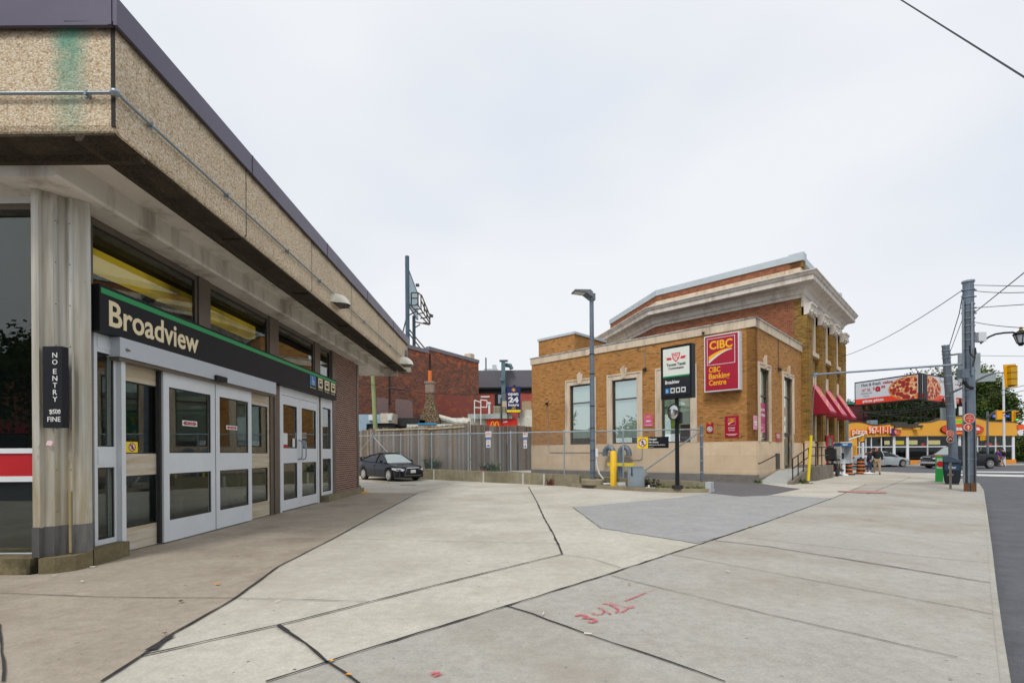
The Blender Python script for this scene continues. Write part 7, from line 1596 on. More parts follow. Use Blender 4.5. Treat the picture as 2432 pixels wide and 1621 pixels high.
# signal arm + backs of signs
def back_sign(x0, y0, x1, y1, Y, lab, tilt=0, mat=None):
    p, q = AT(x0, y0, Y), AT(x1, y1, Y); mb = MB(); mb.prism(W0, [(p.x, q.z), (q.x, q.z + tilt), (q.x, p.z + tilt), (p.x, p.z)], Y, Y + .03, 'd'); return obj('road_sign_back', mb, mat or M['galvb'], label=lab, cat='road sign')
M['galvb'] = plain('bare_sign_back', '#a2abad', .5, .3, .06, 1.5)
back_sign(2276, 838, 2329, 888, 17.6, 'large bare metal back of a sign behind the big pole')
back_sign(2276, 889, 2365, 909, 24, 'wide grey back of a street name board behind the big pole', .1)
back_sign(2234, 968, 2269, 998, 22.3, 'square sign back clamped to the leaning pole')
back_sign(2278, 965, 2293, 985, 22.6, 'small white sign back beside the big pole', mat=M['white'])
mb = MB(); arm = [AT(2258, 933, 21.8), AT(2300, 914, 20.5), AT(2340, 893, 19.5), AT(2362, 885, 19), AT(2410, 884, 18.6)]
mb.tube(arm, [.05, .045, .04, .035, .03], 8); obj('bent_mast', mb, M['galv'], label='bent steel arm from the leaning pole carrying the big yellow signal', cat='signal arm')
# traffic signals
M['sy'] = plain('signal_yellow', hexc('#f0a800'), .4, 0, .05, 2)
def signal_back(Y):
    th = thing('traffic_signal', AT(2400, 920, Y), 'large traffic signal seen from behind on a yellow backboard', 'traffic light')
    F = Frame((0, Y, 0), (1, 0), (0, -1)); s0, z1 = F.px(2385, 865); s1, z0 = F.px(2415, 920)
    mb = MB(); mb.prism(F, [(s0 + .05, z0), (s1 + .03, z0 + .03), (s1 - .03, z1 + .02), (s0 - .03, z1 - .01)], -.02, .0, 'd'); obj('backboard', mb, M['sy'], th)
    c = (s0 + s1) / 2; w_ = (s1 - s0) * .26; mb = MB(); hh = (z1 - z0)
    for k in range(3): zz_ = z0 + hh * (.1 + .27 * k); mb.box(F, c - w_, c + w_, .001, .14, zz_, zz_ + hh * .25)
    obj('signal_housing', mb, plain('signal_dull_yellow', hexc('#c99a00'), .5), th)
    mb = MB()
    for k in range(4): zz_ = z0 + hh * (.1 + .27 * k) - .01; mb.box(F, c - w_ * 1.08, c + w_ * 1.08, .0, .15, zz_, zz_ + .012)
    obj('housing_joint', mb, M['blackm'], th)
signal_back(18.6)
def signal(x0, y0, x1, y1, Y, lab, yaw=0, lit=None, board=True):
    c = AT((x0 + x1) / 2, (y0 + y1) / 2, Y); h = AT(0, y0, Y).z - AT(0, y1, Y).z; wf = (AT(x1, 0, Y).x - AT(x0, 0, Y).x)
    th = thing('traffic_signal', c, lab, 'traffic light'); F = Frame((c.x, c.y, c.z), (math.cos(yaw), math.sin(yaw)), (math.sin(yaw), -math.cos(yaw)))
    w_ = wf / 2 if yaw == 0 else h * .28
    if board: mb = MB(); mb.box(F, -w_, w_, -.03, 0, -h / 2, h / 2); obj('backboard', mb, M['sy'], th)
    bw = w_ * .55; mb = MB(); mb.box(F, -bw, bw, -.16 if not board else .001, .12, -h * .42, h * .42); obj('signal_housing', mb, M['sy'] if not board else MATS['signal_dull_yellow'], th)
    for k, nm in enumerate(('green', 'amber', 'red')):
        z = -h * .27 + k * h * .27; mb = MB(); disc(mb, F, 0, z, h * .105, .121, .14, 16)
        obj('lens', mb, emit('signal_green', (.02, .9, .35), 1.6) if (lit == nm) else plain('unlit_lens', (.03, .02, .015), .3), th)
        mb = MB()
        for i in range(9):
            a0_ = math.pi * (-.05 + 1.1 * i / 9); a1_ = math.pi * (-.05 + 1.1 * (i + 1) / 9); r0, r1 = h * .11, h * .125
            mb.prism(F, [(r0 * math.cos(a0_), z + r0 * math.sin(a0_)), (r1 * math.cos(a0_), z + r1 * math.sin(a0_)), (r1 * math.cos(a1_), z + r1 * math.sin(a1_)), (r0 * math.cos(a1_), z + r0 * math.sin(a1_))], .12, .12 + h * .2, 'd')
        obj('visor', mb, M['blackm'] if board else M['sy'], th)
signal(2403.5, 975, 2420, 1000, 43, 'traffic signal showing a green light over the far corner', lit='green')
signal(2366, 972, 2380, 998, 36, 'yellow traffic signal seen from the side beside the blue street name sign', R(65), board=False)
signal(2330.5, 1031, 2338, 1047, 44, 'small signal hanging in front of the restaurant windows', R(20), board=False)
signal(2041, 1034, 2050, 1049, 40, 'small yellow signal beside the orange pizza sign', R(50), board=False)
def pole(pts, r, lab, cat='pole', mat=None, name='signal_pole'):
    mb = MB(); mb.tube(pts, r, 8); return obj(name, mb, mat or M['galvp'], label=lab, cat=cat)
b_ = AT(2346, 1092, 44); pole([Vector((b_.x, 44, ZG)), AT(2345, 976, 44)], [.085, .075], 'grey signal pole in front of the pizza restaurant right half'); 
b_ = AT(2385, 1092, 46); pole([Vector((b_.x, 46, ZG)), AT(2383, 886, 46)], [.10, .08], 'tall pale pole carrying the green signal at the far corner', mat=M['alu'])
pole([AT(2344, 990, 44), AT(2368, 974, 36.5)], .08, 'short bracket arm of the side-on yellow signal', 'signal bracket', name='side_bracket'); pole([AT(2383, 980, 46), AT(2395, 975, 44), AT(2412, 974, 43)], .06, 'curved bracket arm of the green signal', 'signal bracket', name='side_bracket')
b_ = AT(2049, 1095, 40); pole([Vector((b_.x, 40, ZG)), AT(2049, 1050, 40)], .1, 'white pole of the small signal near the silver car', mat=M['white'])
pole([AT(2051, 1032, 40), AT(2013, 1044, 38.5)], .06, 'white bracket arm reaching left over the pizza phone sign', 'signal arm', mat=M['white'], name='side_bracket')
p_ = AT(2012, 1050, 38.2); pole([Vector((p_.x, 38.2, 0)), AT(2011, 965, 38.2)], .11, 'grey pole just right of the bank street corner')
# street name sign
FSn = Frame((0, 43.5, 0), (1, 0), (0, -1)); s0, z1 = FSn.px(2357, 984); s1, z0 = FSn.px(2399, 991)
ss = thing('street_name_sign', FSn.p((s0 + s1) / 2, 0, z0), 'blue street name sign partly behind the yellow signal', 'street sign'); mb = MB(); mb.box(FSn, s0, s1, -.02, .01, z0, z1); obj('blue_plate', mb, plain('street_blue', hexc('#1550b8'), .4), ss)
mb = MB(); text(mb, FSn, 'Danforth', s0 + .1, z0 + .07, s0 + (s1 - s0) * .68, z1 - .05, .011, .02); text(mb, FSn, 'Ave', s0 + (s1 - s0) * .75, z0 + .1, s1 - .1, z1 - .08, .011, .01); obj('lettering', mb, M['white'], ss)
# round red transit stop discs on both poles
def stop_disc(x, y, rx, Y, lab, dark=False, arrow=False):
    c = AT(x, y, Y); F = Frame((c.x, c.y, c.z), (1, 0), (0, -1)); r = rx / 1148 * Y; th = thing('stop_disc', c, lab, 'transit sign', 'round red transit discs on the poles')
    mb = MB(); disc(mb, F, 0, 0, r, 0, .02, 24, rz=r * .92); obj('disc_plate', mb, plain('disc_cream', hexc('#e4c3ae'), .5), th)
    mb = MB(); disc(mb, F, 0, 0, r * .88, .021, .025, 24, rz=r * .81); obj('disc_face', mb, plain('disc_dark', hexc('#5d1f1c'), .5) if dark else plain('disc_red', hexc('#c2493a'), .5), th)
    mb = MB()
    if arrow: mb.prism(F, [(-r * .15, -r * .55), (r * .15, -r * .55), (r * .15, 0), (r * .4, 0), (0, r * .5), (-r * .4, 0), (-r * .15, 0)], .026, .03, 'd')
    elif dark: stroke(mb, F, [(-r * .4, -r * .3), (-r * .4, r * .2), (0, r * .35), (r * .35, 0), (r * .5, -r * .1)], r * .2, .026, .03)
    else: text(mb, F, 'STREETCAR', -r * .65, -r * .1, r * .65, r * .12, .026, .01); text(mb, F, 'STOP', -r * .3, r * .25, r * .3, r * .5, .026, .01); stroke(mb, F, [(0, -r * .3), (0, -r * .6)], r * .2, .026, .03)
    obj('disc_marks', mb, MATS['disc_cream'], th)
stop_disc(2301, 993, 13, YB - .26, 'upper red stop disc on the big pole'); stop_disc(2298, 1014, 10, YB - .26, 'lower disc with an up arrow on the big pole', arrow=True)
stop_disc(2256, 1029, 8.5, 21.75, 'upper red disc on the leaning pole'); stop_disc(2256, 1043, 8.5, 21.75, 'lower dark disc with a hooked arrow on the leaning pole', dark=True)
# litter bin, newspaper box, short post
LB_ = G(2262, 1150); FBn = Frame((LB_.x, LB_.y + .3, 0), (.74, -.67), (-.67, -.74))
x = lambda sx, d=0: FBn.px(sx, 1100, d)[0]
lb = thing('litter_bin', (LB_.x, LB_.y + .3, 0), 'dark blue bulging litter bin with a slanted lid beside the big pole', 'litter bin')
zt = FBn.px(2250, 1094, .3)[1]
bl = plain('bin_navy', hexc('#18222e'), .45, 0, .1, 2)
mb = MB(); x0, x1 = x(2239, .1), x(2283, .1)
m_ = (x0 + x1) / 2; hw = (x1 - x0) / 2
def rr(hw, hd, z, sh=0): hd *= .72; return [FBn.p(m_ + hw * cx, -.05 + hd * cy, z) for cx, cy in ((-1, -.7), (-.7, -1), (.7, -1), (1, -.7), (1, .7), (.7, 1), (-.7, 1), (-1, .7))]
lv = [rr(hw * .80, .30, .07), rr(hw * .92, .38, .25), rr(hw, .42, .7), rr(hw, .42, .92), rr(hw * .97, .41, zt)]
for A, B in zip(lv, lv[1:]):
    for k in range(8): l = (k + 1) % 8; mb.face([A[k], A[l], B[l], B[k]], None, True)
mb.face(lv[0]); mb.face(lv[-1]); obj('bin_body', mb, bl, lb)
mb = MB(); mb.prism(FBn, [(-.52, zt - .05), (.5, zt - .02), (.5, zt + .03), (.0, zt + .12), (-.52, zt + .2)], m_ - hw * 1.02, m_ + hw * 1.02, 's')
mb = MB(); mb.prism(FBn, [(m_ - hw * 1.1, zt + .22), (m_ - hw * .2, zt + .2), (m_ + hw * 1.05, zt + .0), (m_ + hw * 1.0, zt - .06), (m_ - hw * .8, zt - .05)], -.36, .3, 'd'); obj('slanted_lid', mb, plain('lid_slate', hexc('#3d5060'), .35, 0, .08, 2), lb)
mb = MB(); mb.box(FBn, m_ - hw * .75, m_ + hw * .75, -.3, .2, .0, .07); obj('foot', mb, M['blackm'], lb)
mb = MB(); text(mb, FBn, 'Litter', m_ - hw * .35, .66, m_ + hw * .45, .78, .267, .01); obj('lettering', mb, M['white'], lb); mb = MB(); mb.box(FBn, m_ - hw * .8, m_ + hw * .8, .24, .266, .6, .84); obj('label_band', mb, plain('band_navy', hexc('#1f3f5c'), .4), lb)
NB = G(2230, 1144); FNb = Frame((NB.x, NB.y, 0), (.77, -.64), (-.64, -.77)); gx0, gx1 = FNb.px(2221, 1100)[0], FNb.px(2240, 1100)[0]; zt = FNb.px(2230, 1081)[1]
nb = thing('newspaper_box', (NB.x, NB.y, 0), 'bright green newspaper box beside the litter bin', 'newspaper box')
mb = MB(); mb.prism(FNb, [(gx0, .0), (gx1, .0), (gx1, zt), (gx0 + .02, zt - .02)], -.3, 0, 'd'); obj('box_body', mb, plain('news_green', hexc('#1d8a3a'), .4, 0, .06, 2), nb)
mb = MB(); mb.box(FNb, gx0 + .05, gx1 - .03, .001, .02, zt * .5, zt * .9); obj('paper_window', mb, plain('window_green', hexc('#8fb59a'), .3), nb); mb = MB(); disc(mb, FNb, (gx0 + gx1) / 2 + .04, zt * .68, .13, .021, .03, 16); obj('red_swirl', mb, M['red'], nb)
mb = MB(); mb.box(FNb, gx0, gx1, -.29, -.01, zt + .001, zt + .035); obj('top_flap', mb, plain('orange_flap', hexc('#d3602c'), .5), nb)
p_ = G(2257.5, 1161); z_ = AT(2257, 1098, p_.y).z; mb = MB(); mb.tube([p_, Vector((p_.x, p_.y, z_))], .036, 12); mb.tube([Vector((p_.x, p_.y, .48)), Vector((p_.x, p_.y, .58))], .055, 12); mb.box(W0, p_.x - .09, p_.x + .09, p_.y - .03, p_.y + .03, .5, .56); obj('bike_post', mb, plain('steel_post_mat', hexc('#8c8578'), .5, .3, .15, 3), label='short steel bicycle post with a ring in front of the litter bin', cat='bike post')

# ---- construction drums
M['dor'] = plain('drum_orange', hexc('#e8731c'), .5, 0, .06, 3)
def drum(x, y, lab):
    p = G(x, y); th = thing('construction_drum', p, lab, 'traffic drum', 'orange and black drums by the phone booths')
    prof = [(.235, .06), (.235, .1)]; h = 1.0
    seg = [(.07, .15, 1), (.15, .3, 0), (.3, .37, 1), (.37, .51, 0), (.51, .58, 1), (.58, .71, 0), (.71, .78, 1), (.78, .91, 0)]
    mo, mk = MB(), MB()
    for a, b, k in seg:
        ra, rb = .235 - .055 * a, .235 - .055 * b; m_ = mo if k else mk
        m_.lathe(p, [(ra, a), (ra + .004, a + .01), (rb + .004, b - .012), (rb - .004, b)], 20)
    obj('orange_bands', mo, M['dor'], th); mk.lathe(p, [(.185, .9), (.17, .95), (.06, .97), (.05, 1.04), (0, 1.05)], 20); obj('black_bands', mk, M['blackm'], th)
    mb = MB(); mb.lathe(p, [(.36, 0), (.36, .04), (.28, .07), (0, .07)], 20); obj('rubber_base', mb, M['blackm'], th)
drum(2014, 1127, 'orange and black construction drum nearer the phone booth'); drum(2044.5, 1125, 'orange and black construction drum nearer the two pedestrians')
p = G(2062, 1126); mb = MB(); mb.ellipsoid((p.x, p.y, .06), .28, .16, .09, 12, 6); mb.ellipsoid((p.x + .3, p.y + .05, .04), .2, .12, .05, 10, 6); obj('white_bag', mb, M['white'], label='white plastic bag lying on the pavement by the drum', cat='bag')
# ---- phone booths
M['bbl'] = plain('booth_blue', hexc('#1c5f96'), .4, 0, .05, 2)
def booth(x, y, lab, sc=1):
    p = G(x, y); th = thing('phone_booth', p, lab, 'phone booth', 'open phone booths by the bank street wall'); F = Frame((p.x, p.y, 0), (1, -.05), (-.05, -1)); w_ = .32
    mb = MB(); mb.box(F, -w_, w_, -.3, .3, 1.68, 1.88); obj('blue_header', mb, M['bbl'], th)
    mb = MB(); mb.box(F, -w_ - .02, w_ + .02, -.32, .32, 1.88, 1.93); mb.box(F, -w_, -w_ + .03, -.3, .3, .72, 1.68); mb.box(F, w_ - .03, w_, -.3, .3, .72, 1.68); mb.box(F, -w_ + .03, w_ - .03, -.3, -.27, .72, 1.68); mb.box(F, -w_, w_, -.3, .1, .70, .72); mb.box(F, -.08, .08, -.1, .06, .08, .7); mb.lathe(p, [(.26, 0), (.24, .06), (.1, .12), (0, .12)], 14); obj('booth_frame', mb, M['alu'], th)
    mb = MB(); mb.box(F, -.12, .12, -.26, -.12, .95, 1.5); obj('telephone', mb, M['blackm'], th)
    mb = MB(); text(mb, F, 'Bell', -.2, 1.73, .05, 1.84, .301, .02); mb.box(F, -.15, .1, -.115, -.11, 1.3, 1.6); obj('lettering', mb, M['white'], th)
booth(2003, 1128, 'phone booth with a blue header nearest the orange drums'); booth(1986, 1123, 'phone booth with a blue header nearer the red poster stand')
# red poster stand
p = G(1970, 1124); F = Frame((p.x, p.y, 0), (1, -.3), (-.3, -1)); ps_ = thing('poster_stand', p, 'red framed poster stand by the bank street wall', 'poster stand')
mb = MB(); z1 = F.px(1968, 1034)[1]; s0, s1 = F.px(1962, 1060)[0], F.px(1979, 1060)[0]
for q in ((s0, s0 + .14, .1, z1), (s1 - .06, s1, .1, z1), (s0 + .14, s1 - .06, z1 - .1, z1), (s0 + .14, s1 - .06, .1, .5)): mb.box(F, q[0], q[1], -.2, 0, q[2], q[3])
obj('red_frame', mb, plain('kiosk_red', hexc('#c9203c'), .4, 0, .05, 2), ps_); mb = MB(); mb.box(F, s0 + .14, s1 - .06, -.06, -.03, .5, z1 - .1); obj('poster_glass', mb, plain('poster_pale', hexc('#7f8a72'), .2, 0, .3, 3), ps_)
# mobility scooter
p = Vector((18.35, 27.55, 0)); F = CF(p, R(40)); ms = thing('mobility_scooter', p, 'black mobility scooter parked behind the ramp railing', 'scooter')
mb = MB(); mb.prism(F, [(-.5, .5), (.15, .45), (.55, .35), (.7, .35), (.7, .25), (-.55, .25)], -.28, .28, 'd'); mb.prism(F, [(-.55, .5), (-.1, .5), (-.15, .72), (-.5, .72)], -.26, .26, 'd'); obj('scooter_body', mb, M['black'], ms)
mb = MB(); mb.prism(F, [(-.5, .85), (.05, .85), (.08, .97), (-.48, .99)], -.27, .27, 'd'); mb.prism(F, [(-.58, .95), (-.42, .95), (-.5, 1.55), (-.64, 1.52)], -.27, .27, 'd'); mb.ellipsoid((-.58, 0, 1.6), .08, .2, .12, 10, 6, F); obj('seat', mb, M['blackm'], ms)
mb = MB(); mb.tube([F.p(.6, 0, .35), F.p(.48, 0, 1.1)], .035, 8); mb.tube([F.p(.46, -.28, 1.1), F.p(.46, .28, 1.1)], .02, 8); mb.box(F, -.3, -.2, -.06, .06, .72, .85); mb.box(F, -.35, .0, -.34, -.28, 1.1, 1.15); mb.box(F, -.35, 0, .28, .34, 1.1, 1.15); obj('tiller', mb, M['galv'], ms)
for a, b in ((-.42, -.28), (-.42, .28), (.62, 0)): mb = MB(); mb.lathe(F.p(a, b - .05, .2), [(.1, 0), (.2, .0), (.2, .1), (.1, .1), (0, .08)], 18, tuple(F.y)); obj('wheel', mb, M['tyre'], ms)
mb = MB(); mb.box(F, -.62, -.56, -.2, .2, .4, .47); obj('tail_light', mb, MATS['tail_red'], ms)

# ---- pizza restaurant
YP = 50.0; FP_ = Frame((0, YP, ZG), (1, 0), (0, -1))
pz = lambda x, y, d=0: FP_.px(x, y, d)
pr = thing('pizza_restaurant', AT(2220, 1100, YP), 'single storey restaurant with a wavy mustard fascia and large windows', 'building')
pr.location = (AT(2220, 1100, YP).x, YP, ZG); LOC[pr.name] = Vector(pr.location)
M['must'] = plain('mustard_stucco', hexc('#e0a33c'), .8, 0, .06, .5, .1)
# outline of the wavy fascia
top_px = [(2008, 1012), (2012, 1006), (2022, 1003), (2038, 1002), (2052, 1004), (2068, 1009), (2082, 1010), (2100, 1008), (2114, 1006), (2116, 1010), (2180, 1008), (2183, 1004), (2200, 1003), (2216, 1001), (2240, 993), (2262, 989), (2285, 988), (2310, 990), (2330, 995), (2350, 1000), (2375, 1001), (2405, 1002), (2416, 1004)]
bot_l, bot_r = 1039, 1034
out = [pz(x, y) for x, y in top_px] + [pz(2416, 1034), pz(2200, 1034.5), pz(2100, 1036), pz(2036, 1038), pz(2008, 1039)]
mb = MB(); mb.prism(FP_, [(a, b - ZG) for a, b in out], -.5, .0, 'd'); obj('wavy_fascia', mb, M['must'], pr)
mb = MB()
for (x, y), (x2, y2) in zip(top_px, top_px[1:]): a, b = pz(x, y), pz(x2, y2); mb.prism(FP_, [(a[0], a[1] - ZG), (b[0], b[1] - ZG), (b[0], b[1] - ZG + .1), (a[0], a[1] - ZG + .1)], -.52, .05, 'd')
obj('fascia_cap', mb, M['wframe'], pr)
X0, X1 = pz(2010, 1070)[0], pz(2412, 1070)[0]; xw0 = pz(2037, 1070)[0]
mb = MB(); mb.box(FP_, X0, xw0, -.45, -.05, 0, 2.9); mb.box(FP_, X0, X1, -12, -11.8, 0, 3.2); obj('stucco_wall', mb, M['must'], pr)
mb = MB(); mb.box(FP_, xw0, X1, -.45, .05, 0, .52); obj('base_wall', mb, plain('orange_base', hexc('#d8892a'), .8, 0, .12, 1.5), pr)
mb = MB(); mb.box(FP_, pz(2016, 0)[0], pz(2027, 0)[0], -.05, -.02, 0, 2.05); obj('side_door', mb, plain('ochre_door', hexc('#b8842a'), .6), pr)
zhd = pz(2200, 1034)[1] - ZG; ztr = pz(2200, 1060)[1] - ZG
wx = [pz(x, 0)[0] for x in (2037, 2052, 2065, 2089, 2119, 2151, 2199, 2275, 2318, 2361, 2403)]
fr = MB()
for i, x in enumerate(wx): ww = .13 if i in (4, 5, 7, 10) else .035; fr.box(FP_, x - ww, x + ww, -.3, -.12, .52, zhd)
fr.box(FP_, xw0, X1, -.28, -.14, ztr - .05, ztr + .05); fr.box(FP_, xw0, X1, -.28, -.14, zhd - .04, zhd + .1); wfr = obj('window_frame', fr, M['alu'], pr)
M['pglass'] = glass('restaurant_glass', (.6, .62, .6), .03)
for i in range(len(wx) - 1): mb = MB(); mb.box(FP_, wx[i] + .06, wx[i + 1] - .06, -.2, -.19, .53, zhd - .03); obj('pane', mb, M['pglass'], wfr)
mb = MB(); mb.box(FP_, X0, X1, -5, -4.8, 0, 3.1); mb.box(FP_, X0, X1, -5, -.31, 3.0, 3.1); mb.box(FP_, X0, X1, -4.8, -.46, .0, .1); obj('interior_wall', mb, M['dark'], pr)
mb = MB(); mb.box(FP_, wx[0] + .1, wx[2] + 1, -2.6, -2.5, .5, 2.8); obj('pale_blind', mb, plain('green_grey_blind', hexc('#7f8d80'), .8), pr)
M['menu'] = emit('menu_board', (1, .85, .4), 1.0); M['menu2'] = emit('menu_board_yellow', (1, .75, .05), 1.0)
for j, (a, b, c_, d_) in enumerate(((2102, 2113, 1046, 1055), (2120, 2125, 1046, 1055), (2127, 2147, 1046, 1055), (2155, 2163, 1045, 1055), (2165, 2179, 1045, 1055), (2206, 2219, 1045, 1055), (2220, 2233, 1045, 1055))):
    s0, z1 = pz(a, c_, -4.5); s1, z0 = pz(b, d_, -4.5); mb = MB(); mb.box(FP_, s0, s1, -4.6, -4.5, z0 - ZG, z1 - ZG); obj('menu_panel', mb, M['menu2'] if j in (1, 2) else M['menu'], pr)
mb = MB()
for x in (2140, 2158, 2175): p = pz(x, 1085, -2)[0]; mb.box(FP_, p - .5, p + .5, -2.4, -1.6, .7, .75)
obj('tables', mb, plain('yellow_table', hexc('#d6a92c'), .5), pr); mb = MB(); 
for x in (2192, 2344, 2352, 2366): s_, z_ = pz(x, 1055, -1); mb.ellipsoid((s_, -1, z_ - ZG), .16, .16, .16, 8, 6, FP_)
obj('red_lamp', mb, emit('red_neon', (.9, .03, .02), .9), pr)
mb = MB(); mb.box(FP_, pz(2116, 0)[0], pz(2182, 0)[0], -.3, .2, 4.0 - .1, 4.12); mb.box(FP_, pz(2126, 0)[0], pz(2160, 0)[0], -1.5, -.6, 4.1, 4.5); obj('roof_edge_unit', mb, M['wframe'], pr)
for x in (2128, 2171): s_ = pz(x, 1010)[0]; mb = MB(); mb.box(FP_, s_ - .22, s_ + .22, .05, .5, 3.65, 3.85); obj('fascia_lamp', mb, plain('lamp_mustard', hexc('#e0b04a'), .6), pr)
mb = MB(); s_, z_ = pz(2076, 1005, -1.5); mb.box(FP_, s_ - .45, s_ + .3, -2, -1.4, 4, z_ - ZG + .35); obj('roof_vent', mb, M['galv'], pr)
# orange phone-number sign
s0, z1 = pz(2013, 1018, .2); s1, z0 = pz(2105, 1031, .2); zq = lambda y: pz(2050, y, .2)[1] - ZG
sg = thing('phone_number_sign', FP_.p((s0 + s1) / 2, .1, z0 - ZG), 'orange channel letters reading pizza 967-11-11 on the mustard fascia', 'sign')
M['or'] = plain('letter_orange', hexc('#ee5a1a'), .4, 0, .04, 2)
mb = MB(); text(mb, FP_, 'pizza', pz(2013, 0)[0], zq(1035), pz(2050, 0)[0], zq(1017.5), .1, .10, th=.1); text(mb, FP_, '967-11-11', pz(2052, 0)[0], zq(1030), pz(2106, 0)[0], zq(1011.5), .1, .10, th=.1); obj('orange_letters', mb, M['or'], sg)
mb = MB(); text(mb, FP_, 'pizza', pz(2014, 0)[0], zq(1034), pz(2049.5, 0)[0], zq(1018.5), .205, .02, th=.02); text(mb, FP_, '967-11-11', pz(2053, 0)[0], zq(1029), pz(2105.5, 0)[0], zq(1012.5), .205, .02, th=.02); obj('white_letters', mb, plain('pale_letter', hexc('#f2d9c6'), .5), sg)
# round badge
s_, z_ = pz(2124, 1025); th = thing('round_badge_sign', FP_.p(s_, .1, z_ - ZG), 'round orange and purple badge sign on the mustard fascia', 'sign'); mb = MB(); disc(mb, FP_, s_ - .15, z_ - ZG, .38, .05, .2, 20); obj('purple_disc', mb, plain('badge_purple', hexc('#4a2a6a'), .4), th)
mb = MB(); disc(mb, FP_, s_ + .1, z_ - ZG, .3, .201, .26, 20); mb.box(FP_, s_ + .15, s_ + .5, .05, .25, z_ - ZG - .27, z_ - ZG + .3); obj('orange_disc', mb, M['or'], th); mb = MB(); text(mb, FP_, 'pizza', s_ - .15, z_ - ZG, s_ + .3, z_ - ZG + .12, .262, .02); text(mb, FP_, 'pizza', s_ - .15, z_ - ZG - .14, s_ + .3, z_ - ZG - .02, .262, .02); obj('lettering', mb, M['white'], th)
# oval pizza sign
c_, zc_ = pz(2283, 1019); zc_ -= ZG - .08; hw = (pz(2333, 0)[0] - pz(2233, 0)[0]) / 2
th = thing('oval_pizza_sign', FP_.p(c_, .1, zc_), 'red oval sign with a green top reading pizza pizza, half hidden by the big pole', 'sign')
mb = MB(); disc(mb, FP_, c_, zc_ + .28, hw * .62, .04, .12, 28, rz=.62); obj('green_oval', mb, plain('lime', hexc('#7ac82c'), .4), th)
mb = MB(); disc(mb, FP_, c_, zc_ - .08, hw, .121, .2, 32, rz=.58); obj('red_oval', mb, plain('oval_red', hexc('#d8421c'), .4), th)
mb = MB(); disc(mb, FP_, c_, zc_ - .08, hw * 1.04, .08, .119, 32, rz=.63); obj('dark_rim', mb, M['blackm'], th)
mb = MB(); text(mb, FP_, 'pizza pizza', c_ - hw * .78, zc_ - .32, c_ + hw * .78, zc_ + .2, .201, .06, th=.05); obj('white_letters', mb, M['white'], th)
mb = MB(); text(mb, FP_, 'Hot - Fresh', c_ - hw * .42, zc_ + .38, c_ + hw * .42, zc_ + .62, .121, .05); text(mb, FP_, 'Canadas #1 Pizza', c_ - hw * .5, zc_ - .5, c_ + hw * .5, zc_ - .38, .201, .02); obj('yellow_letters', mb, M['yel'], th)
# little signs at right end
s_, z_ = pz(2417, 1022); mb = MB(); mb.box(FP_, s_ - .1, s_ + .7, -.3, .0, z_ - ZG + .1, z_ - ZG + .6); obj('corner_sign', mb, M['or'], label='small orange projecting sign at the right end of the restaurant', cat='sign'); mb = MB(); disc(mb, FP_, s_ + .3, z_ - ZG - .2, .3, -.2, 0, 16); obj('corner_disc_sign', mb, M['white'], label='small round white and red sign under the orange projecting sign', cat='sign')

# ---- billboard on the restaurant roof (two faces in a V)
def panel(a, b, ztop, zbot, lab):
    F = Frame((a.x, a.y, 0), (b - a)[:2]); F.y = F.y if F.y.dot(Vector((-a.x, -a.y, 0))) > 0 else -F.y; L = Vector((b.x - a.x, b.y - a.y, 0)).length
    th = thing('pizza_billboard', F.p(L / 2, 0, zbot), lab, 'billboard'); mb = MB(); mb.box(F, -.15, L + .15, -.4, -.02, zbot - .15, ztop + .15); obj('dark_frame', mb, M['blackm'], th)
    H = ztop - zbot; mb = MB(); mb.box(F, 0, L, -.02, .02, zbot + H * .25, ztop); obj('pale_face', mb, plain('billboard_white', hexc('#d6dade'), .5, 0, .03, 1), th)
    mb = MB(); mb.box(F, 0, L, -.02, .021, zbot, zbot + H * .249); obj('red_strip', mb, plain('billboard_red', hexc('#ee3a14'), .45, 0, .04, 1), th)
    return F, L, H, th
def pizza_mat():
    t = NT('pepperoni_pizza'); t.bsdf(.5); v = t.n.new('ShaderNodeTexVoronoi'); v.inputs['Scale'].default_value = 2.3; v.inputs['Randomness'].default_value = .75; t.link(t.tc.outputs['UV'], v.inputs['Vector'])
    ch = t.ramp(t.noise(3, 4, .7), [(.35, hexc('#c8401c')), (.5, hexc('#e8a868')), (.66, hexc('#f2dcb4'))])
    t.col(t.mix(t.ramp(v.outputs['Distance'], [(.54, (1, 1, 1)), (.58, (0, 0, 0))]), ch, hexc('#a01c12'))); return t.m
M['pizza'] = pizza_mat(); M['crust'] = plain('crust', hexc('#d98b3e'), .6, 0, .2, 3)
def half_pizza(F, th, c, r, zc, rz, lo, hi, zlo, zhi):
    def blob(k, d0, d1, nm, mt):
        pts = [(min(hi, max(lo, c + r * k * math.cos(t_))), min(zhi, max(zlo, zc + rz * k * math.sin(t_)))) for t_ in [2 * math.pi * i / 40 for i in range(40)]]
        P = [pts[0]] + [q for p_, q in zip(pts, pts[1:]) if math.dist(p_, q) > 1e-4]
        mb = MB(); mb.prism(F, P, d0, d1, 'd'); obj(nm, mb, mt, th)
    blob(1.0, .022, .03, 'pizza_crust', M['crust']); blob(.93, .031, .036, 'pizza_picture', M['pizza'])
a, b = AT(2032, 912, 57.4), AT(2180, 889, 50.8); zt = AT(2180, 889, 50.8).z; zb = AT(2180, 946, 50.8).z
F, L, H, th = panel(a, b, zt, zb, 'left billboard panel advertising a hot and fresh 9.99 pepperoni pizza')
S = lambda px_: F.px(px_, 900)[0]
half_pizza(F, th, S(2168), S(2168) - S(2110), zb + H * .50, H * .52, 0, L - .05, zb + .03, zt - .03)
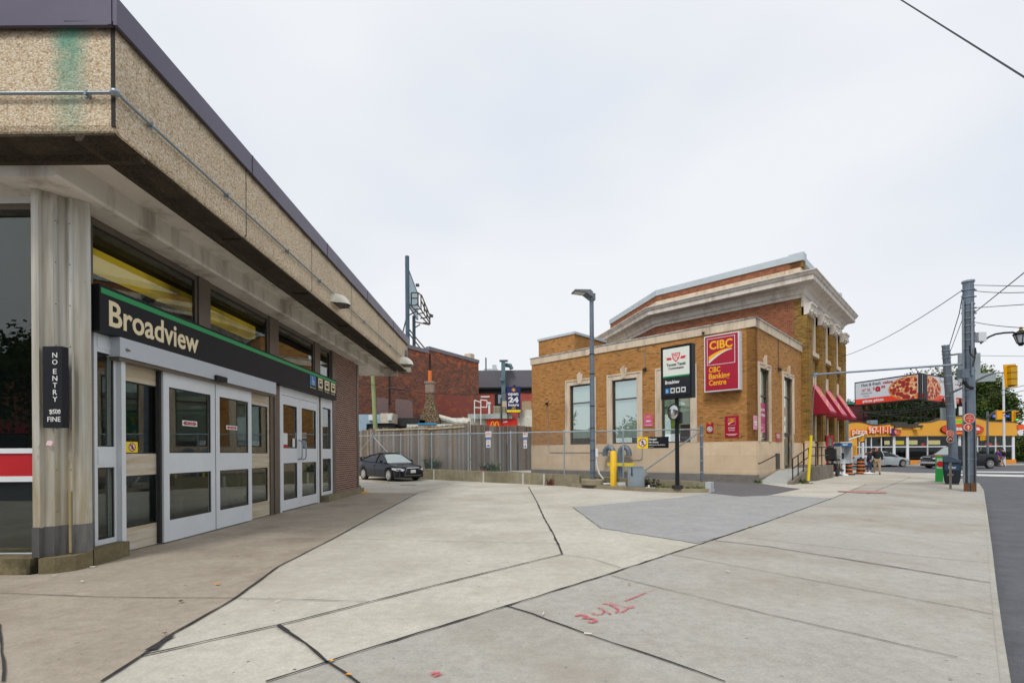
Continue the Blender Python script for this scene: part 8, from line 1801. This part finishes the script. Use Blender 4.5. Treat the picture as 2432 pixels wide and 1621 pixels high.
mb = MB(); text(mb, F, 'Hot & fresh', S(2046), zb + H * .80, S(2092), zb + H * .94, .021, .03); text(mb, F, 'PEPPERONI', S(2045), zb + H * .44, S(2071), zb + H * .51, .021, .0); text(mb, F, 'PIZZA', S(2051), zb + H * .32, S(2065), zb + H * .39, .021, 0); obj('grey_lettering', mb, plain('slate_letter', hexc('#4a5058'), .5), th)
mb = MB(); text(mb, F, 'value.', S(2096), zb + H * .80, S(2123), zb + H * .93, .021, .04); text(mb, F, '16" XL', S(2047), zb + H * .56, S(2069), zb + H * .70, .021, .03); text(mb, F, '$', S(2073.5), zb + H * .58, S(2077.5), zb + H * .74, .021, .04); text(mb, F, '9', S(2078.5), zb + H * .33, S(2091.5), zb + H * .74, .021, .06); text(mb, F, '99', S(2092.5), zb + H * .60, S(2102.5), zb + H * .74, .021, .04); obj('red_lettering', mb, MATS['oval_red'] if False else M['red'], th)
mb = MB(); text(mb, F, 'pizza pizza', S(2049), zb + H * .03, S(2099), zb + H * .19, .022, .05); obj('white_lettering', mb, M['white'], th)
a, b = AT(2191, 889, 50.8), AT(2287, 895, 56)
F, L, H, th = panel(a, b, zt, zb - .1, 'right billboard panel with a pepperoni pizza partly behind the grey poles')
S = lambda px_: F.px(px_, 900)[0]; zb2 = zb - .1
mb = MB(); mb.box(F, .0, S(2199.5), .02, .1, zb2, zt); obj('dark_edge', mb, M['blackm'], th)
half_pizza(F, th, S(2203), S(2234) - S(2203), zb2 + H * .50, H * .5, S(2200), L, zb2 + .03, zt - .03)
mb = MB(); text(mb, F, 'Order', S(2231), zb2 + H * .78, S(2247), zb2 + H * .92, .021, .01); obj('grey_lettering', mb, MATS['slate_letter'], th)
mb = MB(); text(mb, F, 'made easy', S(2256), zb2 + H * .74, S(2282), zb2 + H * .87, .021, .03); mb.box(F, S(2255), S(2270), .022, .03, zb2 + H * .60, zb2 + H * .63); mb.box(F, S(2255), S(2270), .022, .03, zb2 + H * .35, zb2 + H * .37); obj('red_lettering', mb, M['red'], th)
mb = MB(); text(mb, F, 'pizza pizza', S(2236), zb2 + H * .05, S(2276), zb2 + H * .19, .022, .05); obj('white_lettering', mb, M['white'], th)
sf = MB()
for i in range(9):
    x = 2050 + i * 17; Y = 57.4 - (x - 2032) / 148 * 6.6 + .5; sf.tube([AT(x, 955, Y), AT(x, 1000, Y + 1)], .09, 5); sf.tube([AT(x, 960, Y), AT(x + 18, 1000, Y + 1)], .06, 5)
for i in range(5): x = 2200 + i * 20; sf.tube([AT(x, 945, 53), AT(x, 992, 54)], .09, 5); sf.tube([AT(x, 950, 53), AT(x + 18, 992, 54)], .06, 5)
sf.tube([AT(2035, 962, 57.4), AT(2182, 950, 51.2)], .1, 5); obj('billboard_scaffold', sf, M['wframe'], label='dark steel scaffold carrying the pizza billboards on the roof', cat='scaffold')
# maroon building behind
mb = MB(); p, q = AT(1990, 960, 66), AT(2105, 1010, 66); mb.box(W0, p.x, q.x, 66, 78, 0, p.z); mr_ = thing('maroon_building', (p.x + 3, 66, 0), 'plain maroon brick building between the bank and the pizza billboard', 'building'); obj('brick_wall', mb, brick('maroon_brick', [(0, hexc('#6b3236')), (1, hexc('#7c3c40'))], hexc('#5b2c30'), .3, .1, .01, var=.2, bumps=.2), mr_)
mb = MB(); mb.box(W0, p.x - .1, q.x + .1, 65.8, 66.1, p.z, p.z + .25); obj('roof_edge', mb, plain('teal_edge', hexc('#3f8f7c'), .5), mr_)

# ---- trees
def leafmat(name, cs):
    t = NT(name); t.bsdf(.8, 0, .1); n = t.noise(.55, 3, .6, 'Object'); n2 = t.noise(6, 2, .6, 'Object'); f = t.math('ADD', t.math('MULTIPLY', n, .7), t.math('MULTIPLY', n2, .3))
    t.col(t.ramp(f, [(.35, hexc(cs[0])), (.5, hexc(cs[1])), (.65, hexc(cs[2]))])); return t.m
LM1 = leafmat('autumn_green_leaves', ('#2c3d1d', '#465a28', '#6c7038')); LM2 = leafmat('dark_green_leaves', ('#23351b', '#344a24', '#4d5e2d'))
M['bark'] = plain('bark', hexc('#5a4c3e'), .9, 0, .25, 4, .5)
def tree(x, y, h, r, seed, lab, lm, n=22000, leaf=.38, trunk_h=None, squash=.85, z0=ZG, clumps=26):
    random.seed(seed); th = thing('broadleaf_tree', (x, y, z0), lab, 'tree'); trunk_h = trunk_h or h * .35
    C = Vector((x, y, z0 + h - r * squash)); mb = MB(); mb.tube([Vector((x, y, z0)), Vector((x + .1, y, z0 + trunk_h)), Vector((x - .1, y + .1, z0 + h * .7))], [h * .028, h * .02, h * .008], 8)
    cl = []
    for i in range(clumps):
        while True:
            v = Vector((random.uniform(-1, 1), random.uniform(-1, 1), random.uniform(-1, 1)))
            if .25 < v.length < 1: break
        c = C + Vector((v.x * r * .78, v.y * r * .78, v.z * r * squash * .8)); cl.append((c, r * random.uniform(.24, .46)))
        if i % 2 == 0: st_ = Vector((x, y, z0 + trunk_h + random.uniform(0, h * .25))); mb.tube([st_, st_.lerp(c, .5) + Vector((0, 0, .3)), c], [h * .01, h * .006, h * .002], 5)
    obj('trunk', mb, M['bark'], th); mb = MB()
    for i in range(n):
        c, rr = cl[i % clumps]; d = Vector((random.gauss(0, 1), random.gauss(0, 1), random.gauss(0, .8))).normalized() * rr * (random.random() ** .4) * random.uniform(.8, 1.25)
        p = c + d; a = Vector((random.gauss(0, 1), random.gauss(0, 1), random.gauss(0, .6))).normalized(); b = a.cross(Vector((random.gauss(0, 1), random.gauss(0, 1), random.gauss(0, 1)))).normalized(); s = leaf * random.uniform(.5, 1)
        mb.face([p - a * s * .5, p + b * s * .35, p + a * s * .5, p - b * s * .35])
    obj('crown', mb, lm, th, weld=False)
def T(sx, ytop, Y, r, seed, lab, lm, **k):
    p = AT(sx, ytop, Y); tree(p.x, Y, p.z - ZG, r, seed, lab, lm, **k)
T(2145, 925, 62, 5.2, 1, 'dark green tree behind the left pizza billboard', LM2); T(2185, 890, 66, 5.5, 2, 'green tree showing between the two billboards', LM2)
T(2232, 872, 63, 5.4, 3, 'tall olive tree above the right billboard', LM1, n=17000); T(2298, 880, 61, 4.9, 4, 'yellowing green tree right of the big pole', LM1, n=26000)
T(2258, 940, 60, 4.6, 9, 'dark tree low behind the leaning pole', LM2)
T(2335, 935, 62, 3.6, 5, 'small green tree tapering down to the restaurant roof', LM1)
T(2452, 1010, 62, 4.6, 6, 'green tree beyond the right end of the restaurant', LM1); T(2430, 1040, 70, 4, 7, 'low yellow green tree at the far right edge', LM1, n=9000); T(2395, 1015, 75, 4, 8, 'dark green tree far behind the restaurant corner', LM2, n=9000)
p_ = AT(2017, 953, 78); T(2018, 951, 78, 1.6, 12, 'tiny tree top over the maroon building', LM1, n=900)
# trees and houses across the road behind the viewer, seen mirrored in the glass
tree(30, -6, 10, 4.6, 21, 'green tree across the road, mirrored in the bank windows', LM1, n=5000, leaf=.4); tree(20, -14, 11, 5, 22, 'second green tree across the road, mirrored in the bank windows', LM2, n=5000, leaf=.4); tree(-9, -20, 11, 4.5, 23, 'green tree behind the viewer, mirrored in the station front glass', LM2, n=5000, leaf=.4)
tree(4, -24, 9, 5, 24, 'broad green tree behind the viewer across the road', LM1, n=4500, leaf=.4)

tree(-34, 15, 6.5, 4, 25, 'green tree beyond the station, mirrored in the bank windows', LM1, n=4000, leaf=.45); tree(-33, 26, 8, 3.6, 26, 'second green tree beyond the station, mirrored in the bank windows', LM2, n=4000, leaf=.45)
tree(-31, -19, 10, 4.5, 27, 'green tree far behind the viewer, mirrored in the station corner glass', LM2, n=4000, leaf=.45)
for i, (x0, x1, hh) in enumerate(((-62, -40, 8.5), (-24, -10, 8), (-8, 12, 9))):
    th = thing('shop_building', ((x0 + x1) / 2, -28, ZG), ('long', 'narrow', 'tall')[i] + ' brick shop building across the road behind the viewer', 'building'); mb = MB(); mb.box(W0, x0, x1, -36, -28, ZG, hh); obj('brick_wall', mb, M['mbrick'], th)
    for k in range(int((x1 - x0) / 3.4)): mb = MB(); mb.box(W0, x0 + 1 + k * 3.4, x0 + 2.4 + k * 3.4, -28.0, -27.95, 4.6, 6.6); obj('window', mb, M['cglass'], th)
    mb = MB(); mb.box(W0, x0 + .3, x1 - .3, -28, -27.94, .4, 3.2); obj('shop_window', mb, M['cglass'], th); mb = MB(); mb.box(W0, x0, x1, -28, -27.5, 3.3, 3.9); obj('shop_fascia', mb, M['crim'], th)
# ---- wires
M['wire'] = plain('dark_wire', (.03, .035, .045), .6, 0, .1, 2)
def wire(pts, r, lab, sag=0.0):
    out = []
    for (a, b) in zip(pts, pts[1:]):
        for i in range(9): t_ = i / 8; q = a.lerp(b, t_); q = q - Vector((0, 0, sag * 4 * t_ * (1 - t_))); out.append(q)
    o = [out[0]] + [q for p_, q in zip(out, out[1:]) if (q - p_).length > 1e-4]; mb = MB(); mb.tube(o, r, 5); obj('overhead_wire', mb, M['wire'], label=lab, cat='wire')
wire([AT(2140, 0, 11.5) + (AT(2140, 0, 11.5) - AT(2432, 183, 8)) * .5, AT(2432, 183, 8), AT(2432, 183, 8) + (AT(2432, 183, 8) - AT(2140, 0, 11.5)) * .6], .014, 'thick black wire crossing the top right corner of the sky')
A1 = AT(2290, 686, YB); wire([A1, AT(2005, 845, 30.5)], .014, 'thin wire slanting from the big pole top to the bank corner', .25)
Q = AT(2312, 680, YB)
for i, (y0, x1, y1, Y1, s_) in enumerate(((677, 2470, 680, 12, .0), (690, 2470, 692, 12, .05), (731, 2470, 720, 12, 0), (764, 2470, 779, 12, .05))):
    wire([AT(2312, y0, YB), AT(x1, y1, Y1)], .011, ['topmost', 'second', 'third', 'lowest'][i] + ' of the four span wires leaving the big pole to the right', s_)
wire([AT(2312, 744, YB), AT(2460, 625, 12)], .014, 'steep wire rising from the big pole to the right edge')
wire([AT(2316, 844, 22), AT(2460, 846, 25)], .01, 'fine level wire right of the lantern arm')
for i, (a, b) in enumerate((((2010, 982), (2470, 906)), ((2010, 992), (2470, 918)), ((2015, 978), (2300, 946)), ((2020, 970), (2320, 990)))):
    wire([AT(*a, 44), AT(*b, 30)], .018, ['upper', 'second', 'third', 'lowest'][i] + ' tram wire over the crossing below the billboards', .35)
wire([AT(2286, 700, YB), AT(2278, 745, YB + 2), AT(2255, 820, 22)], .015, 'slack wire from the big pole down to the leaning pole')
wire([AT(2285, 760, YB), AT(2232, 900, 26)], .01, 'fine guy wire behind the big pole')

# ================================================================ people
def skinned(name, verts, edges, radii, mat, parent, sub=2, root=0):
    b = LOC[parent.name]; me = bpy.data.meshes.new(name); me.from_pydata([Vector(v) - b for v in verts], edges, []); o = bpy.data.objects.new(name, me); col.objects.link(o)
    m = o.modifiers.new('s', 'SKIN'); m.use_smooth_shade = True; 
    for i, r in enumerate(radii): sv_ = me.skin_vertices[0].data[i]; sv_.radius = (r, r) if not isinstance(r, tuple) else r; sv_.use_root = (i == root)
    m2 = o.modifiers.new('u', 'SUBSURF'); m2.levels = sub; m2.render_levels = sub
    dg = bpy.context.evaluated_depsgraph_get(); nm = bpy.data.meshes.new_from_object(o.evaluated_get(dg)); bpy.data.objects.remove(o)
    nm.name = name; nm.materials.clear(); nm.materials.append(mat); o = bpy.data.objects.new(name, nm); col.objects.link(o); o.parent = parent; LOC[o.name] = b; return o
SK = plain('skin', hexc('#c08a72'), .6, 0, .05, 5)
def person(pos, yaw, H, lab, top, trou, hair, stride=.15, lean=0, arms='down', shoe=None, bare_leg=False, hat=None, armmat=None):
    k = H / 1.75; F = CF(pos, yaw); th = thing('person', pos, lab, 'person')    # F.x forward
    def P(f, l, z): return F.p((f + lean * max(0, z - .95) / .8) * k, l * k, z * k)
    hip, ch, nk, hd = P(0, 0, .95), P(.0, 0, 1.28), P(.0, 0, 1.47), P(.03, 0, 1.62)
    sL, sR = P(0, .19, 1.40), P(0, -.19, 1.40)
    if arms == 'down': eL, hL, eR, hR = P(-.06, .26, 1.12), P(.05, .27, .88), P(-.02, -.26, 1.12), P(.1, -.27, .88)
    else: eL, hL, eR, hR = P(-.06, .26, 1.12), P(.05, .27, .88), P(.16, -.27, 1.2), P(.2, -.10, 1.52)
    lL, kL, fL = P(0, .09, .90), P(stride * .8, .10, .50), P(stride, .10, .09); lR, kR, fR = P(0, -.09, .90), P(-stride * .2, -.10, .50), P(-stride * 1.3, -.10, .10)
    tL, tR = P(stride + .15, .11, .04), P(-stride * 1.3 + .14, -.11, .04)
    V = [hip, ch, nk, P(.02, 0, 1.55), hd, P(.03, 0, 1.70), sL, eL, hL, sR, eR, hR, lL, kL, fL, lR, kR, fR, tL, tR]
    E = [(0, 1), (1, 2), (2, 3), (3, 4), (4, 5), (1, 6), (6, 7), (7, 8), (1, 9), (9, 10), (10, 11), (0, 12), (12, 13), (13, 14), (0, 15), (15, 16), (16, 17), (14, 18), (17, 19)]
    rr = [.12, .13, .065, .055, .09, .06, .065, .045, .035, .065, .045, .035, .085, .058, .036, .085, .058, .036, .022, .022]
    # hands: five fingers each
    for hi, (h_, e_) in ((8, (hL, eL)), (11, (hR, eR))):
        d = (h_ - e_).normalized(); sd = F.y if hi == 8 else -F.y; fw = F.x
        for j in range(5):
            q0 = h_ + d * .05 * k + fw * (.035 - .018 * j) * k if j else h_ + fw * .04 * k
            q1 = q0 + d * (.07 - .006 * abs(j - 2)) * k + (fw * .03 * k if j == 0 else Vector())
            n = len(V); V += [q0, q1]; E += [(hi, n), (n, n + 1)]; rr += [.011, .008]
    body = skinned('body', V, E, [r * k for r in rr], SK, th)
    # nose, ears, eyes
    mb = MB(); hc = P(.035, 0, 1.63); mb.ellipsoid((.13 + lean * .85, 0, 1.615), .022, .014, .03, 8, 6, type('Q', (), {'p': lambda s, a, d=0, z=0: P(a - lean * 0.0 - lean * .85, d, z)})())
    for s_ in (-1, 1): mb.ellipsoid((.03, s_ * .088, 1.625), .02, .012, .035, 8, 6, type('Q', (), {'p': lambda s, a, d=0, z=0: P(a, d, z)})())
    obj('face_features', mb, SK, th)
    mb = MB(); QF = type('Q', (), {'p': lambda s, a, d=0, z=0: P(a, d, z)})()
    for s_ in (-1, 1): mb.ellipsoid((.108, s_ * .032, 1.645), .012, .012, .009, 6, 4, QF)
    mb.ellipsoid((.108, 0, 1.572), .01, .026, .006, 6, 4, QF); obj('eyes_and_mouth', mb, plain('dark_feature', (.05, .02, .02), .5), th)
    if hair:
        mb = MB(); mb.ellipsoid((.0, 0, 1.665), .105, .10, .095, 12, 8, QF); mb.ellipsoid((-.035, 0, 1.62), .085, .095, .09, 10, 6, QF); obj('hair', mb, hair, th)
    cl = .028
    skinned('jacket', [hip + Vector((0, 0, -.03 * k)), ch, P(0, 0, 1.44), sL, eL, e_s(eL, hL), sR, eR, e_s(eR, hR)], [(0, 1), (1, 2), (1, 3), (3, 4), (4, 5), (1, 6), (6, 7), (7, 8)], [r * k for r in (.165, .17, .085, .09, .068, .055, .09, .068, .055)], top, th)
    skinned('shorts' if bare_leg else 'trousers', [P(0, 0, .93), lL, kL, e_s(kL, fL, .85 if not bare_leg else .1), lR, kR, e_s(kR, fR, .85 if not bare_leg else .1)], [(0, 1), (1, 2), (2, 3), (0, 4), (4, 5), (5, 6)], [r * k for r in (.145, .11, .082, .066, .11, .082, .066)], trou, th)
    for a, b in ((fL, tL), (fR, tR)): skinned('shoe', [a + Vector((0, 0, -.02 * k)) - F.x * .03 * k, a.lerp(b, .5) - Vector((0, 0, .01 * k)), b], [(0, 1), (1, 2)], [.065 * k, .06 * k, .05 * k], shoe or M['blackm'], th, 1)
    return th
def e_s(a, b, f=.88): return a.lerp(b, f)
fab = lambda n, h_: plain(n, hexc(h_), .9, 0, .12, 6)
p = G(2083, 1126); person((p.x, p.y, 0), R(-118), 1.66, 'walking man in a black jacket and khaki trousers holding a phone to his ear', fab('black_jacket', '#1c1d22'), fab('khaki', '#a08c70'), None, .18, 0, 'phone', fab('brown_shoe', '#3a2a20'))
p = G(2064, 1121); person((p.x, p.y, 0), R(-40), 1.55, 'stooped pedestrian in a dark navy jacket and jeans beside the man on the phone', fab('navy_jacket', '#20283a'), fab('dark_jeans', '#2a3850'), fab('dark_cap', '#1d1f26'), .1, .12)
p = AT(2371, 1105, 44.5); person((p.x, 44.5, ZG), R(170), 1.6, 'far pedestrian in a purple top in front of the restaurant', fab('purple_top', '#4a2a7a'), fab('black_trousers', '#1c1c20'), fab('brown_hair', '#3a2a20'), .16)
p = AT(2386, 1105, 44.5); person((p.x, 44.7, ZG), R(170), 1.68, 'far pedestrian in a dark top and grey shorts beside the one in purple', fab('dark_top', '#1a1c26'), fab('grey_shorts', '#7d8088'), fab('dark_hair', '#1a1512'), .2, bare_leg=True)
